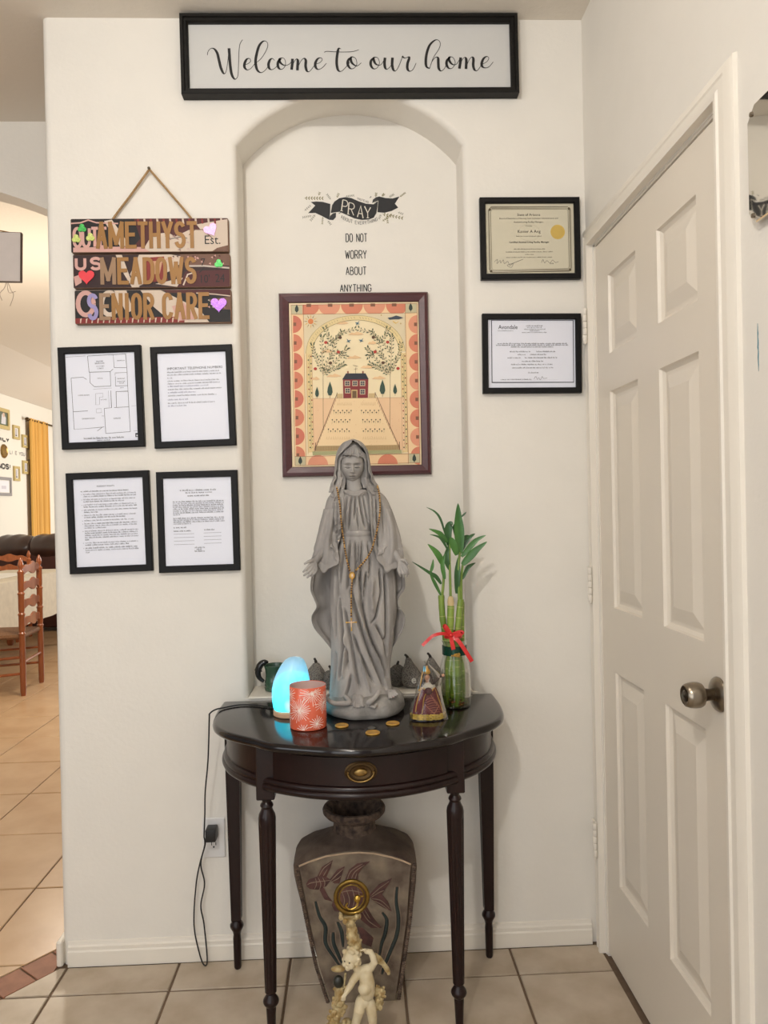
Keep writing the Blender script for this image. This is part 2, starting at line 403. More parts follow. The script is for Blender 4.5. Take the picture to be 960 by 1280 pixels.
# --- baseboards
def board(name, x0, y0, x1, y1, side):
    q = MB(); d = V3((x1-x0, y1-y0, 0)); L = d.length; d.normalize(); nn = V3((d.y, -d.x, 0))*side
    prof = [(0, 0), (.013, 0), (.013, .042), (.010, .046), (.010, .056), (.006, .060), (.004, .068), (0, .070)]
    q.loft([[V3((x0, y0, 0))+d*s_+nn*p[0]+V3((0, 0, p[1])) for p in prof] for s_ in (0, L)], None)
    return struct(q.build(name, TRIM, smooth=30))
board('baseboard_back', e-.002, -.0002, XR-.024, -.0002, 1)
q = MB(); q.box((XL-.004, .31, .037), (.018, .645, .074), None, .004); struct(q.build('baseboard_left', TRIM, smooth=30))
board('baseboard_right', XR-.0002, -.905, XR-.0002, -3.38, 1)
board('baseboard_far', -4.198, 10.28, -4.198, .72, -1)
# --- door casing on the right wall: stepped profile swept round three sides
q = MB(); prof = [(0, 0), (.018, 0), (.019, .010), (.015, .014), (.014, .030), (.016, .034), (.012, .048), (.008, .056), (0, .058)]   # (proud, outwards)
def cas(path, outs):
    rings = []
    for (y, z), (oy, oz) in zip(path, outs): rings.append([V3((XR-p[0], y+oy*p[1], z+oz*p[1])) for p in prof])
    return rings
q.loft(cas([(DY0+.006, 0), (DY0+.006, DT+.004), (DY1-.002, DT+.004), (DY1-.002, 0)], [(1, 0), (1, 1), (-1, 1), (-1, 0)]))
struct(q.build('trim_2', TRIM, smooth=30))
q = MB()                                                 # jamb and stop inside the opening
q.box((XR+.062, DY0-.004, DT/2), (.12, .010, DT)); q.box((XR+.062, DY1+.003, DT/2), (.12, .006, DT)); q.box((XR+.062, (DY0+DY1)/2, DT-.002), (.12, .78, .008))
struct(q.build('trim_3', TRIM, smooth=0))
# --- six-panel door
dy0, dy1, dz0, dz1, dx = -.0745, -.8305, .012, 2.042, XR+.004
PR = [(1.718, 1.933), (1.02, 1.614), (.25, .842)]; PC = [(-.177, -.381), (-.512, -.714)]
door = MB(); ys = [dy0, PC[0][0], PC[0][1], PC[1][0], PC[1][1], dy1]; zs = [dz1, PR[0][1], PR[0][0], PR[1][1], PR[1][0], PR[2][1], PR[2][0], dz0]
for a in range(5):
    for c in range(7):
        if a in (1, 3) and c in (1, 3, 5): continue
        door.poly([(dx, ys[a], zs[c]), (dx, ys[a+1], zs[c]), (dx, ys[a+1], zs[c+1]), (dx, ys[a], zs[c+1])])
for A in (((dy0, dz0), (dy1, dz0)), ((dy1, dz0), (dy1, dz1)), ((dy1, dz1), (dy0, dz1)), ((dy0, dz1), (dy0, dz0))):
    door.poly([(dx, A[0][0], A[0][1]), (dx, A[1][0], A[1][1]), (dx+.035, A[1][0], A[1][1]), (dx+.035, A[0][0], A[0][1])])
door.poly([(dx+.035, dy0, dz0), (dx+.035, dy1, dz0), (dx+.035, dy1, dz1), (dx+.035, dy0, dz1)])
bmesh.ops.remove_doubles(door.bm, verts=door.bm.verts, dist=1e-5)
DOORM = mat('door_paint', (224, 215, 201), .38, var=.008, scale=5)
door_1 = struct(door.build('door_1', DOORM, smooth=0))
for pr in PR:
    for pc in PC:
        q = MB(); rows = []
        for off, dep in ((0, 0), (.003, .007), (.011, .012), (.016, .012), (.020, .0115), (.052, .0015)):
            rows.append([V3((dx+dep, y, z)) for y, z in ((pc[0]-off, pr[0]+off), (pc[1]+off, pr[0]+off), (pc[1]+off, pr[1]-off), (pc[0]-off, pr[1]-off))])
        q.loft(rows, None, True, False, True); q.build('door_panel', DOORM, door_1, smooth=0)
STEEL = mat('brushed_steel', (150, 140, 126), .28, 1.0, var=.10, scale=60, stretch=(1, 1, .05))
DSTEEL = mat('dark_steel', (92, 82, 70), .32, 1.0)
kn = bpy.data.objects.new('door_knob', None); C.objects.link(kn); kn.parent = door_1; kn.location = (dx, -.775, .9275)
part_label(kn, 'brushed steel round door knob')
def xl(prof, n=32, m=None):                              # lathe along -x
    q = MB(); q.loft([[V3((-x, r*math.cos(2*PI*i/n), r*math.sin(2*PI*i/n))) for i in range(n)] for r, x in prof], m); return q
kn_parts = [('rosette', [(.034, 0), (.0345, .003), (.031, .008), (.024, .011), (.016, .013)]), ('knob_neck', [(.013, .010), (.0115, .020), (.0125, .028), (.016, .033)]),
            ('knob_body', [(.014, .032), (.0225, .036), (.025, .042), (.0255, .050), (.0245, .060), (.022, .068), (.0185, .0705), (.0185, .0685), (.012, .0665)])]
for nm, pf in kn_parts:
    o = xl(pf).build(nm, STEEL if nm != 'knob_neck' else DSTEEL, kn, smooth=40)
xl([(.0118, .066), (.0118, .069), (.006, .070), (.003, .0715)]).build('lock_button', DSTEEL, kn)
q = MB(); q.box((dx-.0006, -.8288, .916), (.002, .004, .055), None); q.build('latch_plate', mat('old_brass', (110, 88, 60), .4, 1.0), door_1, smooth=0)
for zc in (1.825, 1.0745, .3325):
    hg = bpy.data.objects.new('hinge', None); C.objects.link(hg); hg.parent = door_1; hg.location = (XR-.018, -.0615, zc)
    q = MB(); q.box((-.0025, .017, 0), (.004, .030, .099), None, .001); q.build('hinge_leaf', TRIM, hg, smooth=0)
    q = MB()
    for k in range(5): q.lathe([(.0055, 0), (.0062, .001), (.0062, .0172), (.0055, .0182)], 12, None, (-.008, 0, -.0485+k*.0194))
    q.build('hinge_barrel', TRIM, hg)
    q = MB(); q.lathe([(.002, 0), (.004, .002), (.0055, .006), (.0055, .008)], 12, None, (-.008, 0, -.057)); q.build('pin_tip', TRIM, hg)
    for zz in (-.017, .019):
        q = MB(); q.box((-.0052, .014, zz), (.002, .014, .016), None, .0008); q.build('hinge_tab', TRIM, hg, smooth=0)

# ================================================================= things on the wall
BLACK = mat('black_frame', (18, 17, 18), .5, bump=.08, scale=40, spec=.22)
BLACKW = mat('black_wood', (22, 20, 18), .5, var=.25, scale=25, bump=.12, bscale=50, stretch=(1, 1, 6), spec=.25)
PAPER = mat('paper', (230, 232, 243), .35)
CREAM = mat('cream_paper', (205, 198, 176), .38)
PANEL = mat('sign_panel', (204, 203, 200), .35, var=.015, scale=3)
INKK = (58, 58, 66); INKL = (112, 112, 122); INKD = (24, 22, 22)
def frame_bars(parent, w, h, bw, d, m, prof=None, name='frame_rail'):
    for k in range(4):                                   # four mitred rails
        L = (w if k % 2 == 0 else h)
        q = MB(); pr = prof or [(0, 0), (0, d-.002), (.002, d), (bw-.002, d), (bw, d-.003), (bw, 0)]     # (inwards, proud)
        A = []
        for s_ in (-1, 1): A.append([V3((s_*(L/2-p[0]), -p[1], -((h if k % 2 == 0 else w)/2-p[0]))) for p in pr])
        q.loft(A, None); R = Matrix.Rotation(PI/2*k, 3, 'Y')
        for v in q.bm.verts: v.co = R @ v.co
        q.build(name, m, parent, smooth=0)
def doc_frame(label, x, z, w, h, ang, lean, fill, paper=PAPER, bw=.0192, d=.016, name='framed_notice', group=None, wall_y=0.0, cat='frame'):
    t = thing(name, label, cat, (x, wall_y-.0015, z), (0, -math.radians((ang+lean)/2), 0), group)
    frame_bars(t, w, h, bw, d, BLACK)
    q = MB(); q.box((0, -.004, 0), (w-.006, .008, h-.006)); q.build('backing', paper, t, smooth=0)
    p = Print(-.0083); fill(p, w-2*bw, h-2*bw); p.build('printed_sheet', t)
    return t
def plan(p, W, Hh):                                      # floor plan drawing; U maps the sheet (0..1 from the left / top)
    U = lambda x, y: (-W/2+W*(x-72)/(848-72)*1.0, Hh/2-Hh*(y-40)/(1225-40))
    U = lambda x, y: (-W/2+W*(x+6-.045*(y-40)+0)/838, Hh/2-Hh*(y-40-.0*(848-x))/1185)
    def L(pts, w=.0011, c=INKK): p.line([U(*a) for a in pts], w, c)
    p.layer()
    L([(265, 72), (285, 290), (540, 292), (575, 258)]); L([(265, 72), (575, 66), (588, 240), (735, 245)]); L([(575, 66), (725, 62), (745, 310), (598, 312), (600, 345)])
    L([(745, 310), (752, 488), (605, 488), (603, 360)]); L([(752, 488), (757, 562), (612, 562), (618, 772)]); L([(757, 562), (768, 772), (590, 776)])
    L([(292, 295), (297, 432), (350, 486), (548, 486), (540, 292)]); L([(68, 360), (210, 352), (255, 385)]); L([(68, 360), (108, 1048), (380, 1036), (470, 1030)]); L([(95, 812), (272, 806)])
    L([(388, 1080), (450, 1032)]); L([(470, 782), (490, 1118), (788, 1106), (768, 772)]); L([(470, 782), (558, 776), (548, 546)]); L([(520, 546), (530, 770)], .0006, INKL)
    L([(365, 580), (452, 576), (455, 628), (412, 630), (414, 728), (368, 730), (365, 580)], .0006, INKL); L([(335, 520), (560, 512)], .0006, INKL); L([(372, 785), (436, 783), (438, 836), (376, 838), (372, 785)], .0006, INKL)
    L([(440, 880), (470, 884)], .0007); L([(800, 762), (880, 760)], .0005, INKL); L([(0, 78), (240, 70)], .0007, INKL)
    L([(830, 1100), (905, 1098)], .0006); p.rect(*U(850, 1182), *U(900, 1128), INKK); p.layer(); p.rect(*U(862, 1172), *U(880, 1150), (226, 226, 232))
    for s, x, y, k in (('MASTER', 412, 158, .0045), ('BEDROOM', 412, 185, .0045), ('4 X 10 BED', 420, 222, .0038), ('12 BEDS', 420, 252, .0042), ('BEDROOM', 668, 155, .0035), ('OFFICE', 418, 385, .0038), ('BEDROOM', 672, 398, .0036), ('CAREGIVER', 672, 435, .0036), ('ROOM', 680, 458, .0036), ('BATH', 684, 520, .0034), ('LIVING ROOM', 222, 603, .0040), ('KITCHEN', 464, 670, .0032), ('DINING ROOM', 280, 918, .0042), ('GARAGE', 626, 928, .0042)):
        u, v = U(x, y); p.text(s, u, v, k*1.25, INKK)
    u, v = U(470, 1186); p.words(u-W*.29, u+W*.29, v, .0042, INKK, 3); u, v = U(470, 1214); p.words(u-W*.1, u+W*.1, v, .0034, INKK, 4)
def numbers(p, W, Hh):
    p.layer(); X = lambda a: -W/2+W*a; Z = lambda a: Hh/2-Hh*a
    p.text('IMPORTANT TELEPHONE NUMBERS', X(.13), Z(.187), .0098, INKK, 'LEFT', 1.02)
    k = 0
    for z, a, c in ((.222, .13, .90), (.252, .13, .92), (.287, .13, .21), (.322, .13, .92), (.352, .13, .92), (.382, .13, .73), (.417, .13, .92), (.452, .13, .55), (.488, .13, .85), (.533, .12, .42), (.573, .12, .82), (.604, .12, .40)):
        k += 1; p.words(X(a), X(c), Z(z), .0036, INKL if k not in (6, 8, 10, 12) else (120, 120, 150), k)
def rights(p, W, Hh):
    p.layer(); X = lambda a: -W/2+W*a; Z = lambda a: Hh/2-Hh*a
    p.text('RESIDENT RIGHTS', X(.46), Z(.092), .0062, INKK)
    p.words(X(.10), X(.79), Z(.145), .0036, INKK, 1); z = .178
    for n, last in ((2, .9), (2, .73), (2, .9), (2, .34), (2, .73), (1, .86), (3, .46), (5, .2), (2, .76), (3, .2)):
        p.disc(X(.11), Z(z-.004), .0009, INKK, 6)
        for i in range(n): p.words(X(.135), X(.90 if i < n-1 else last), Z(z), .0036, INKL if (i+n) % 3 else INKK, i+n); z += .0248
        z += .0105
def authority(p, W, Hh):
    p.layer(); X = lambda a: -W/2+W*a; Z = lambda a: Hh/2-Hh*a
    for z, a, c in ((.148, .24, .78), (.176, .32, .71), (.212, .35, .68)): p.words(X(a), X(c), Z(z), .0040, INKK, int(z*99))
    z = .276
    for n in (8, 4):
        for i in range(n): p.words(X(.13), X(.88 if i < n-1 else (.24 if n == 8 else .40)), Z(z), .0037, INKL if i % 2 else INKK, i+n); z += .0212
        z += .020
    p.words(X(.13), X(.34), Z(.572), .0038, INKK, 8); p.words(X(.13), X(.40), Z(.612), .0038, INKK, 9); p.words(X(.58), X(.73), Z(.606), .0038, INKK, 5)
    for i in range(4): p.rect(X(.13), Z(.640+i*.04), X(.43), Z(.637+i*.04), INKL); p.rect(X(.57), Z(.636+i*.04), X(.83), Z(.633+i*.04), INKL)
    for i, (a, c) in enumerate(((.43, .58), (.46, .55), (.43, .58))): p.words(X(a), X(c), Z(.806+i*.021), .0038, INKK, i+30)
G4 = 'black framed notices left of the niche'
doc_frame('black framed house floor plan drawing, upper left of the four notices', -.7190, 1.6440, .2360, .2935, .7, 1.8, plan)
doc_frame('black framed white sheet headed IMPORTANT TELEPHONE NUMBERS', -.4565, 1.6424, .2345, .2930, 1.0, 1.9, numbers)
doc_frame('black framed sheet with one dense bulleted list, under the floor plan', -.7042, 1.2832, .2365, .2910, .9, 1.4, rights)
doc_frame('black framed sheet with two paragraphs and blank signature lines', -.4502, 1.2800, .2335, .2920, .5, .6, authority)
def scribble(p, pts, w, c): p.line([(a.x, a.y) for a in smooth_path(pts, 4)], w, c)
def cert_a(p, W, Hh):
    U = lambda x, y: (-W/2+W*(x-45)/825, Hh/2-Hh*(y-22)/650)
    p.layer(); BR = (96, 84, 62)
    for o_, w_ in ((0, .0019), (12, .0011), (22, .0009)):
        P = [(100+o_*.4, 52+o_), (815-o_*.4, 52+o_), (840-o_, 78+o_*.6), (840-o_, 620-o_*.6), (818-o_*.4, 648-o_), (100+o_*.4, 656-o_), (76+o_, 630-o_*.6), (76+o_, 84+o_*.6)]
        p.line([U(*a) for a in P], w_, BR, True)
    for cx, cy in ((88, 76), (828, 70), (828, 636), (90, 645)): u, v = U(cx, cy); p.disc(u, v, .0042, BR, 8)
    def T(s, x, y, k, c=(62, 58, 50), bold=0, sx=1): u, v = U(x, y); p.text(s, u, v-k*.3, k, c, 'CENTER', sx, bold)
    T('State of Arizona', 450, 125, .0105); T('Board of Examiners of Nursing Care Institution Administrators and', 450, 158, .0064); T('Assisted Living Facility Managers', 448, 192, .0068); T('Certifies', 450, 228, .0056)
    T('Kanier A Ang', 450, 280, .0125); T('Certified Assisted Living Facility Manager', 450, 378, .0072, (50, 46, 40), .0001)
    for x0, x1, y in ((330, 570, 327), (305, 595, 446), (230, 672, 472), (410, 492, 496), (232, 670, 522)): a = U(x0, y); c = U(x1, y); p.words(a[0], c[0], a[1], .0027, (92, 86, 76), y)
    u, v = U(718, 285); p.layer(); p.disc(u, v, .0215, (206, 176, 92), 40); p.layer(); p.disc(u, v, .0185, (199, 168, 86), 40)
    u, v = U(450, 290); p.line([(u+.032*math.cos(a/20*PI), v+.024*math.sin(a/20*PI)) for a in range(41)], .0004, (170, 162, 140))
    scribble(p, [U(120, 560), U(150, 535), U(145, 575), U(175, 545), U(180, 570), U(205, 540), U(215, 575), U(245, 555), U(265, 590), U(295, 575), U(280, 610), U(240, 590), U(300, 570), U(390, 535)], .0009, (88, 86, 84))
    scribble(p, [U(560, 570), U(575, 540), U(590, 572), U(610, 550), U(640, 572), U(665, 545), U(690, 568), U(720, 560)], .0009, (88, 86, 84)); a = U(640, 582); c = U(678, 572); p.words(a[0], c[0], a[1], .004, (50, 46, 40), 2)
def cert_b(p, W, Hh):
    U = lambda x, y: (-W/2+W*(x-42)/888, Hh/2-Hh*(y-28)/692)
    p.layer(); DB = (56, 58, 72); p.line([U(82, 30), U(80, 664), U(910, 666), U(912, 34)], .0024, DB); p.line([U(82, 34), U(912, 36)], .0015, DB)
    u, v = U(150, 122); p.text('Avondale', u, v, .0172, DB, 'LEFT', .88, .00012)
    a = U(146, 144); c = U(304, 140); p.words(a[0], c[0], a[1], .0024, DB, 5)
    for x0, x1, y, hh in ((432, 600, 96, .0034), (442, 592, 112, .0026), (412, 630, 130, .0026), (468, 574, 146, .0026), (390, 642, 162, .0026)): a = U(x0, y); c = U(x1, y); p.words(a[0], c[0], a[1], hh, INKK, y)
    for x0, x1, y in ((140, 845, 276), (125, 862, 292), (275, 712, 310), (262, 488, 358), (535, 730, 358), (345, 425, 388), (468, 642, 388), (240, 372, 420), (415, 745, 420), (385, 605, 456), (275, 704, 488), (285, 702, 522), (448, 552, 572), (168, 488, 640)):
        a = U(x0, y); c = U(x1, y); p.words(a[0], c[0], a[1], .0034, INKK, y+x0)
    a = U(505, 640); c = U(755, 638); p.rect(a[0], a[1], c[0], c[1]-.0004, INKL); scribble(p, [U(505, 632), U(525, 605), U(540, 635), U(555, 618), U(570, 640), U(590, 605), U(600, 625), U(640, 622)], .0008, INKK)
doc_frame('black framed cream certificate with a gold seal, upper right of the niche', .5373, 2.0924, .2960, .2400, .2, -.3, cert_a, CREAM, .0165, .018, 'framed_certificate')
doc_frame('black framed white city certificate, beside the door top hinge', .5357, 1.7536, .2930, .2340, -.5, -.5, cert_b, PAPER, .0165, .018, 'framed_certificate')

# --- welcome sign above the niche
ws = thing('welcome_sign', 'long black framed sign reading Welcome to our home above the niche', 'sign', (.0205, -.001, 2.6225), (0, -math.radians(.3), 0))
SW, SH = .976, .231
frame_bars(ws, SW, SH, .0215, .036, BLACKW, [(0, 0), (0, .034), (.003, .036), (.009, .036), (.011, .030), (.0175, .030), (.0215, .024), (.0215, 0)])
q = MB(); q.box((0, -.008, 0), (SW-.02, .014, SH-.02)); q.build('sign_panel', PANEL, ws, smooth=0)
p = Print(-.0153); p.layer()
A = lambda x, y: (240+x/4.8, 35+y/4.8); Bq = lambda x, y: (420+x/4.364, 35+y/4.364)
ST = [[A(*a) for a in s] for s in (
 [(83,147),(88,125),(105,107),(125,110),(142,135),(152,180),(162,225),(178,258),(192,245),(203,190),(210,135),(212,106)],
 [(213,106),(215,150),(218,210),(226,265),(244,292),(262,270),(268,200),(272,130),(280,80),(296,55)],
 [(300,206),(322,200),(340,185),(335,168),(318,172),(305,195),(303,220),(318,236),(340,228),(365,200),(400,172),(430,130),(446,92),(440,68),(420,64),(395,90),(378,140),(370,190),(378,235),(400,253),(425,240),(445,215)],
 [(484,180),(470,168),(455,180),(447,205),(452,228),(468,235),(490,222),(506,205)],
 [(524,170),(507,185),(503,210),(512,230),(530,232),(548,210),(548,180),(535,165),(520,168),(513,176),(520,195),(545,210),(575,200),(592,172)],
 [(592,170),(590,200),(585,236)], [(586,225),(602,188),(616,172),(624,182),(622,210),(620,240)], [(621,228),(640,188),(660,168),(672,180),(670,215),(678,245),(695,245),(720,215),(736,198)],
 [(736,200),(755,195),(771,178),(765,165),(745,170),(730,195),(730,220),(745,235),(770,225),(796,198)],
 [(886,112),(872,110),(862,150),(858,200),(866,240),(885,246),(910,225),(938,192)], [(785,132),(800,126),(850,129),(910,130),(960,127),(994,117)])]
ST += [[Bq(*a) for a in s] for s in (
 [(75,150),(60,160),(55,185),(68,208),(88,208),(105,185),(100,155),(82,145),(72,155),(80,180),(105,195),(130,178)],
 [(202,150),(185,165),(182,190),(195,210),(215,207),(230,180),(222,152),(205,148),(198,158),(210,185),(235,190),(255,165),(262,150)],
 [(262,150),(258,180),(262,208),(275,212),(295,190),(303,150)], [(303,150),(300,190),(308,220),(322,220),(340,190),(358,145)], [(356,142),(370,152),(396,148),(386,180),(384,210),(395,225),(415,215),(433,180)],
 [(512,196),(530,150),(560,105),(570,75),(560,55),(540,55),(512,80),(495,120),(487,165),(490,200),(508,210)], [(508,208),(520,175),(540,150),(555,152),(556,180),(558,210),(570,224),(590,210),(606,172)],
 [(622,150),(605,165),(602,190),(615,210),(635,207),(650,180),(640,152),(622,147),(615,160),(630,185),(655,188),(680,152)],
 [(681,150),(678,180),(672,212)], [(674,200),(690,162),(705,150),(712,165),(709,214)], [(711,200),(730,160),(745,148),(752,160),(750,195),(758,220),(775,220),(798,186)],
 [(798,188),(825,175),(838,155),(828,145),(810,155),(798,180),(800,200),(818,208),(840,200),(862,175)])]
kk = SW/423
for s_ in ST:
    P = smooth_path([((x-436.8)*kk, -(y-68.3)*kk) for x, y in s_], 5); n = len(P); W_ = []
    for i in range(n):
        d = (P[min(i+1, n-1)]-P[max(i-1, 0)]); d = d.normalized() if d.length else V3((1, 0, 0))
        W_.append(.0017+.0062*max(0, -d.y)**1.3)
    W_ = [sum(W_[max(0, i-2):i+3])/len(W_[max(0, i-2):i+3]) for i in range(n)]
    p.line([(a.x, a.y) for a in P], W_, (20, 18, 18))
p.build('script_lettering', ws)

# --- plank sign hanging from a twine loop
pk = thing('hanging_plank_sign', 'three plank sign with gold letters AMETHYST MEADOWS SENIOR CARE on twine', 'sign', (-.5660, -.001, 2.0030))
MAR, BLK, CRM, RED, BRN, PNK = (76, 22, 22), (18, 11, 12), (208, 190, 172), (128, 36, 32), (112, 78, 62), (206, 160, 150)
EDGE = mat('plank_edge', (126, 96, 76), .7, var=.2, scale=30)
GOLD = mat('gold_foil', (150, 108, 56), .5, .2, var=.08, scale=12); LILAC = mat('lilac_foil', (150, 140, 184), .5, .25, var=.1, scale=12); ROSEG = mat('bronze_foil', (150, 120, 92), .5, .25, var=.08, scale=12)
GLP = mat('pink_glitter', (226, 158, 214), .4, .2, col2=(240, 205, 238), scale=420); GLV = mat('violet_glitter', (158, 82, 206), .4, .2, col2=(206, 150, 236), scale=420)
GLG = mat('green_glitter', (36, 150, 62), .4, .2, col2=(100, 214, 110), scale=420); GLY = mat('lime_glitter', (176, 196, 90), .4, .2, col2=(226, 230, 150), scale=420)
HRT = mat('red_heart', (226, 62, 72), .4)
def plank(cx, cz, w, h, art, seed):
    q = MB(); r = .004
    P = []
    for sx_, sz_, a_ in ((1, 1, 0), (-1, 1, 90), (-1, -1, 180), (1, -1, 270)):
        for k in range(4): P.append((sx_*(w/2-r)+r*math.cos(math.radians(a_+30*k)), sz_*(h/2-r)+r*math.sin(math.radians(a_+30*k))))
    rr = random.Random(seed)
    q.loft([[V3((x, 0, z)) for x, z in P], [V3((x, -.0165, z)) for x, z in P], [V3((x*.994, -.018, z*.975)) for x, z in P]])
    o = q.build('plank', EDGE, pk, smooth=30, loc=(cx, 0, cz)); pr = Print(-.0182); art(pr, w*.992, h*.97); pr.build('plank_print', o); return o
def U1(W, Hh): return lambda x, y: (-W/2+W*x, Hh/2-Hh*y)
def art1(p, W, Hh):
    U = U1(W, Hh); r = random.Random(2)
    p.poly([U(0,0), U(1,0), U(1,1), U(0,1)], BLK); p.layer()
    p.poly([U(.40,0), U(1,0), U(1,1), U(.36,1), U(.44,.6)], MAR); p.poly([U(.01,.86), U(.3,.84), U(.62,.88), U(.62,1), U(.01,1)], PNK); p.layer()
    p.poly([U(.56,.45), U(.62,.42), U(.66,.55), U(.75,.35), U(.86,.32), U(1,.36), U(1,1), U(.5,1), U(.46,.9), U(.5,.6)], CRM); p.poly([U(.80,.18), U(1,.02), U(1,.45), U(.84,.42)], CRM); p.poly([U(.21,.06), U(.26,.02), U(.37,.8), U(.31,.85)], CRM); p.layer()
    for k in range(14): x = .42+.041*k; p.poly([U(x,0), U(x+.012,0), U(x+.016,.16), U(x+.004,.16)], CRM if k % 2 else RED)
    p.poly([U(.93,.9), U(1,.82), U(1,1), U(.9,1)], BRN); p.line([U(.0,.13), U(.06,.11), U(.11,.03), U(.16,.11), U(.30,.14)], .004, PNK); p.line([U(.62,.62), U(.70,.56), U(.74,.6)], .003, (120,110,104)); p.line([U(.75,.5), U(.79,.34), U(.84,.34), U(.90,.6)], .0024, BRN)
    for k in range(12): x, y = r.uniform(.5, .74), r.uniform(.45, .95); p.poly([U(x,y), U(x+.02,y-.03), U(x+.025,y+.05)], (150,120,110) if k % 2 else (196,170,160))
    stroke_text(p.layer(), 'OUTE', -W*.482, -Hh*.34, -W*.275, Hh*.56, .0085, PNK, .3)
def art2(p, W, Hh):
    U = U1(W, Hh); r = random.Random(4)
    p.poly([U(0,0), U(1,0), U(1,1), U(0,1)], (44, 16, 18)); p.layer()
    p.poly([U(.42,.0), U(.62,0), U(.74,.1), U(.62,.5), U(.40,1), U(.36,.6)], CRM); p.poly([U(.68,0), U(1,0), U(1,.36), U(.72,.34)], BRN); p.poly([U(.72,.52), U(1,.48), U(1,1), U(.66,1)], MAR); p.poly([U(.27,0), U(.31,0), U(.36,.7), U(.42,1), U(.37,1), U(.31,.5)], CRM); p.layer()
    p.poly([U(.44,.1), U(.58,.06), U(.6,.8), U(.46,.86)], RED); p.poly([U(.5,.2), U(.57,.2), U(.55,.6), U(.5,.6)], (196,150,120)); p.poly([U(.52,.9), U(.7,.72), U(.66,1)], CRM); p.line([U(.74,.36), U(.84,.36), U(1,.43)], .005, (190,176,164)); p.line([U(.70,.95), U(.73,.62), U(.78,.55)], .004, CRM)
    p.poly([U(.0,.66), U(.05,.58), U(.05,.84), U(.01,.95)], PNK)
    for k in range(26): x, y = r.uniform(.56, .98), r.uniform(.03, .33); p.poly([U(x,y), U(x+.012,y-.03), U(x+.014,y+.04)], PNK if k % 3 else MAR)
    stroke_text(p.layer(), 'US', -W*.482, Hh*.07, -W*.33, Hh*.33, .0085, PNK, .75)
def art3(p, W, Hh):
    U = U1(W, Hh); r = random.Random(6)
    p.poly([U(0,0), U(1,0), U(1,1), U(0,1)], BLK); p.layer()
    p.poly([U(.42,0), U(.55,0), U(.80,.6), U(.86,1), U(.62,1), U(.50,.5)], CRM); p.poly([U(.56,0), U(1,0), U(1,.22), U(.78,.12), U(.6,.08)], MAR); p.poly([U(.0,.84), U(.7,.82), U(.7,1), U(.0,1)], RED); p.layer()
    p.poly([U(.86,.3), U(1,.22), U(1,.62), U(.9,.6)], BRN); p.poly([U(.62,.5), U(.70,.4), U(.78,.9), U(.66,.95)], PNK); p.line([U(.78,.1), U(.9,.14), U(1,.2)], .003, CRM)
    for k in range(18): x = .03+.037*k; p.poly([U(x,.86), U(x+.010,.84), U(x+.004,.99), U(x-.002,.99)], CRM)
    for k in range(16): x, y = r.uniform(.84, .98), r.uniform(.25, .6); p.poly([U(x,y), U(x+.012,y-.03), U(x+.014,y+.04)], CRM if k % 3 else PNK)
    for cx in (.068, .22): u, v = U(cx, .40); p.line([(u+.022*math.cos(a*PI/10), v+.032*math.sin(a*PI/10)) for a in range(21)], .013, PNK if cx < .1 else CRM)
    u, v = U(.30, .3); p.poly([U(.25,.0), U(.33,0), U(.37,.6), U(.33,.7)], CRM)
P1 = plank(-.0030, .1040, .4490, .0975, art1, 1); P2 = plank(.0005, .0015, .4475, .0965, art2, 2); P3 = plank(.0020, -.1010, .4460, .0965, art3, 3)
def letters(par, s, x0, x1, z0, h, m, special=None):
    wid = {'I': .55, ' ': .5, 'M': 1.35, 'W': 1.35, 'T': .9}; g_ = .10; tot = sum(wid.get(c, 1) for c in s)+g_*(len(s)-1); u = (x1-x0)/tot; x = x0; sw = .0108
    for i, ch in enumerate(s):
        k = wid.get(ch, 1)*u
        if ch != ' ':
            q = Print(0)
            for st in GL[ch]:
                P = [(sw/2+pp[0]*(k-sw) if ch != 'I' else k/2, sw/2+pp[1]*(h-sw)) for pp in st]
                if len(P) > 5: q.line(P, sw, m); continue
                for a_, b_ in zip(P, P[1:]):              # straight strokes, each run half a stroke past its ends
                    d_ = V3((b_[0]-a_[0], b_[1]-a_[1], 0)).normalized()*sw*.48; q.line([(a_[0]-d_.x, max(0, min(h, a_[1]-d_.y))), (b_[0]+d_.x, max(0, min(h, b_[1]+d_.y)))], sw, m)
            o = q.b; ext = bmesh.ops.extrude_face_region(o.bm, geom=list(o.bm.faces)); bmesh.ops.translate(o.bm, verts=[v for v in ext['geom'] if isinstance(v, bmesh.types.BMVert)], vec=(0, -.0012, 0))
            mm = (special or {}).get(i, m); o.mats = [mm]; o.build('letter_sticker', mm, par, smooth=0, loc=(x, -.0195, z0))
        x += k+g_*u
letters(P1, 'AMETHYST', -.1530, .1350, -.0385, .0775, GOLD); letters(P2, 'MEADOWS', -.1460, .1280, -.0390, .0780, GOLD, {0: ROSEG}); letters(P3, 'SENIOR CARE', -.1870, .1610, -.0385, .0775, GOLD, {0: LILAC, 1: ROSEG})
def sticker(par, pts, m, name, x, z):
    q = MB(); q.prism(pts, -.0195, -.0225, m); return q.build(name, m, par, smooth=0, loc=(x, 0, z))
def rotp(pts, a): c_, s_ = math.cos(a), math.sin(a); return [(x*c_-z*s_, x*s_+z*c_) for x, z in pts]
sticker(P1, rotp(heart(0, 0, .040), .5), GLP, 'heart_sticker', .176, .012); sticker(P2, heart(0, 0, .045), HRT, 'heart_sticker', -.1850, -.0180); sticker(P3, heart(0, 0, .046), GLV, 'heart_sticker', .1880, .0010)
def clover(s): 
    P = []
    for i in range(48):
        t = 2*PI*i/48; r_ = s*(.55+.45*abs(math.cos(1.5*t+PI/4))**.7); P.append((r_*math.cos(t), r_*math.sin(t)))
    return P
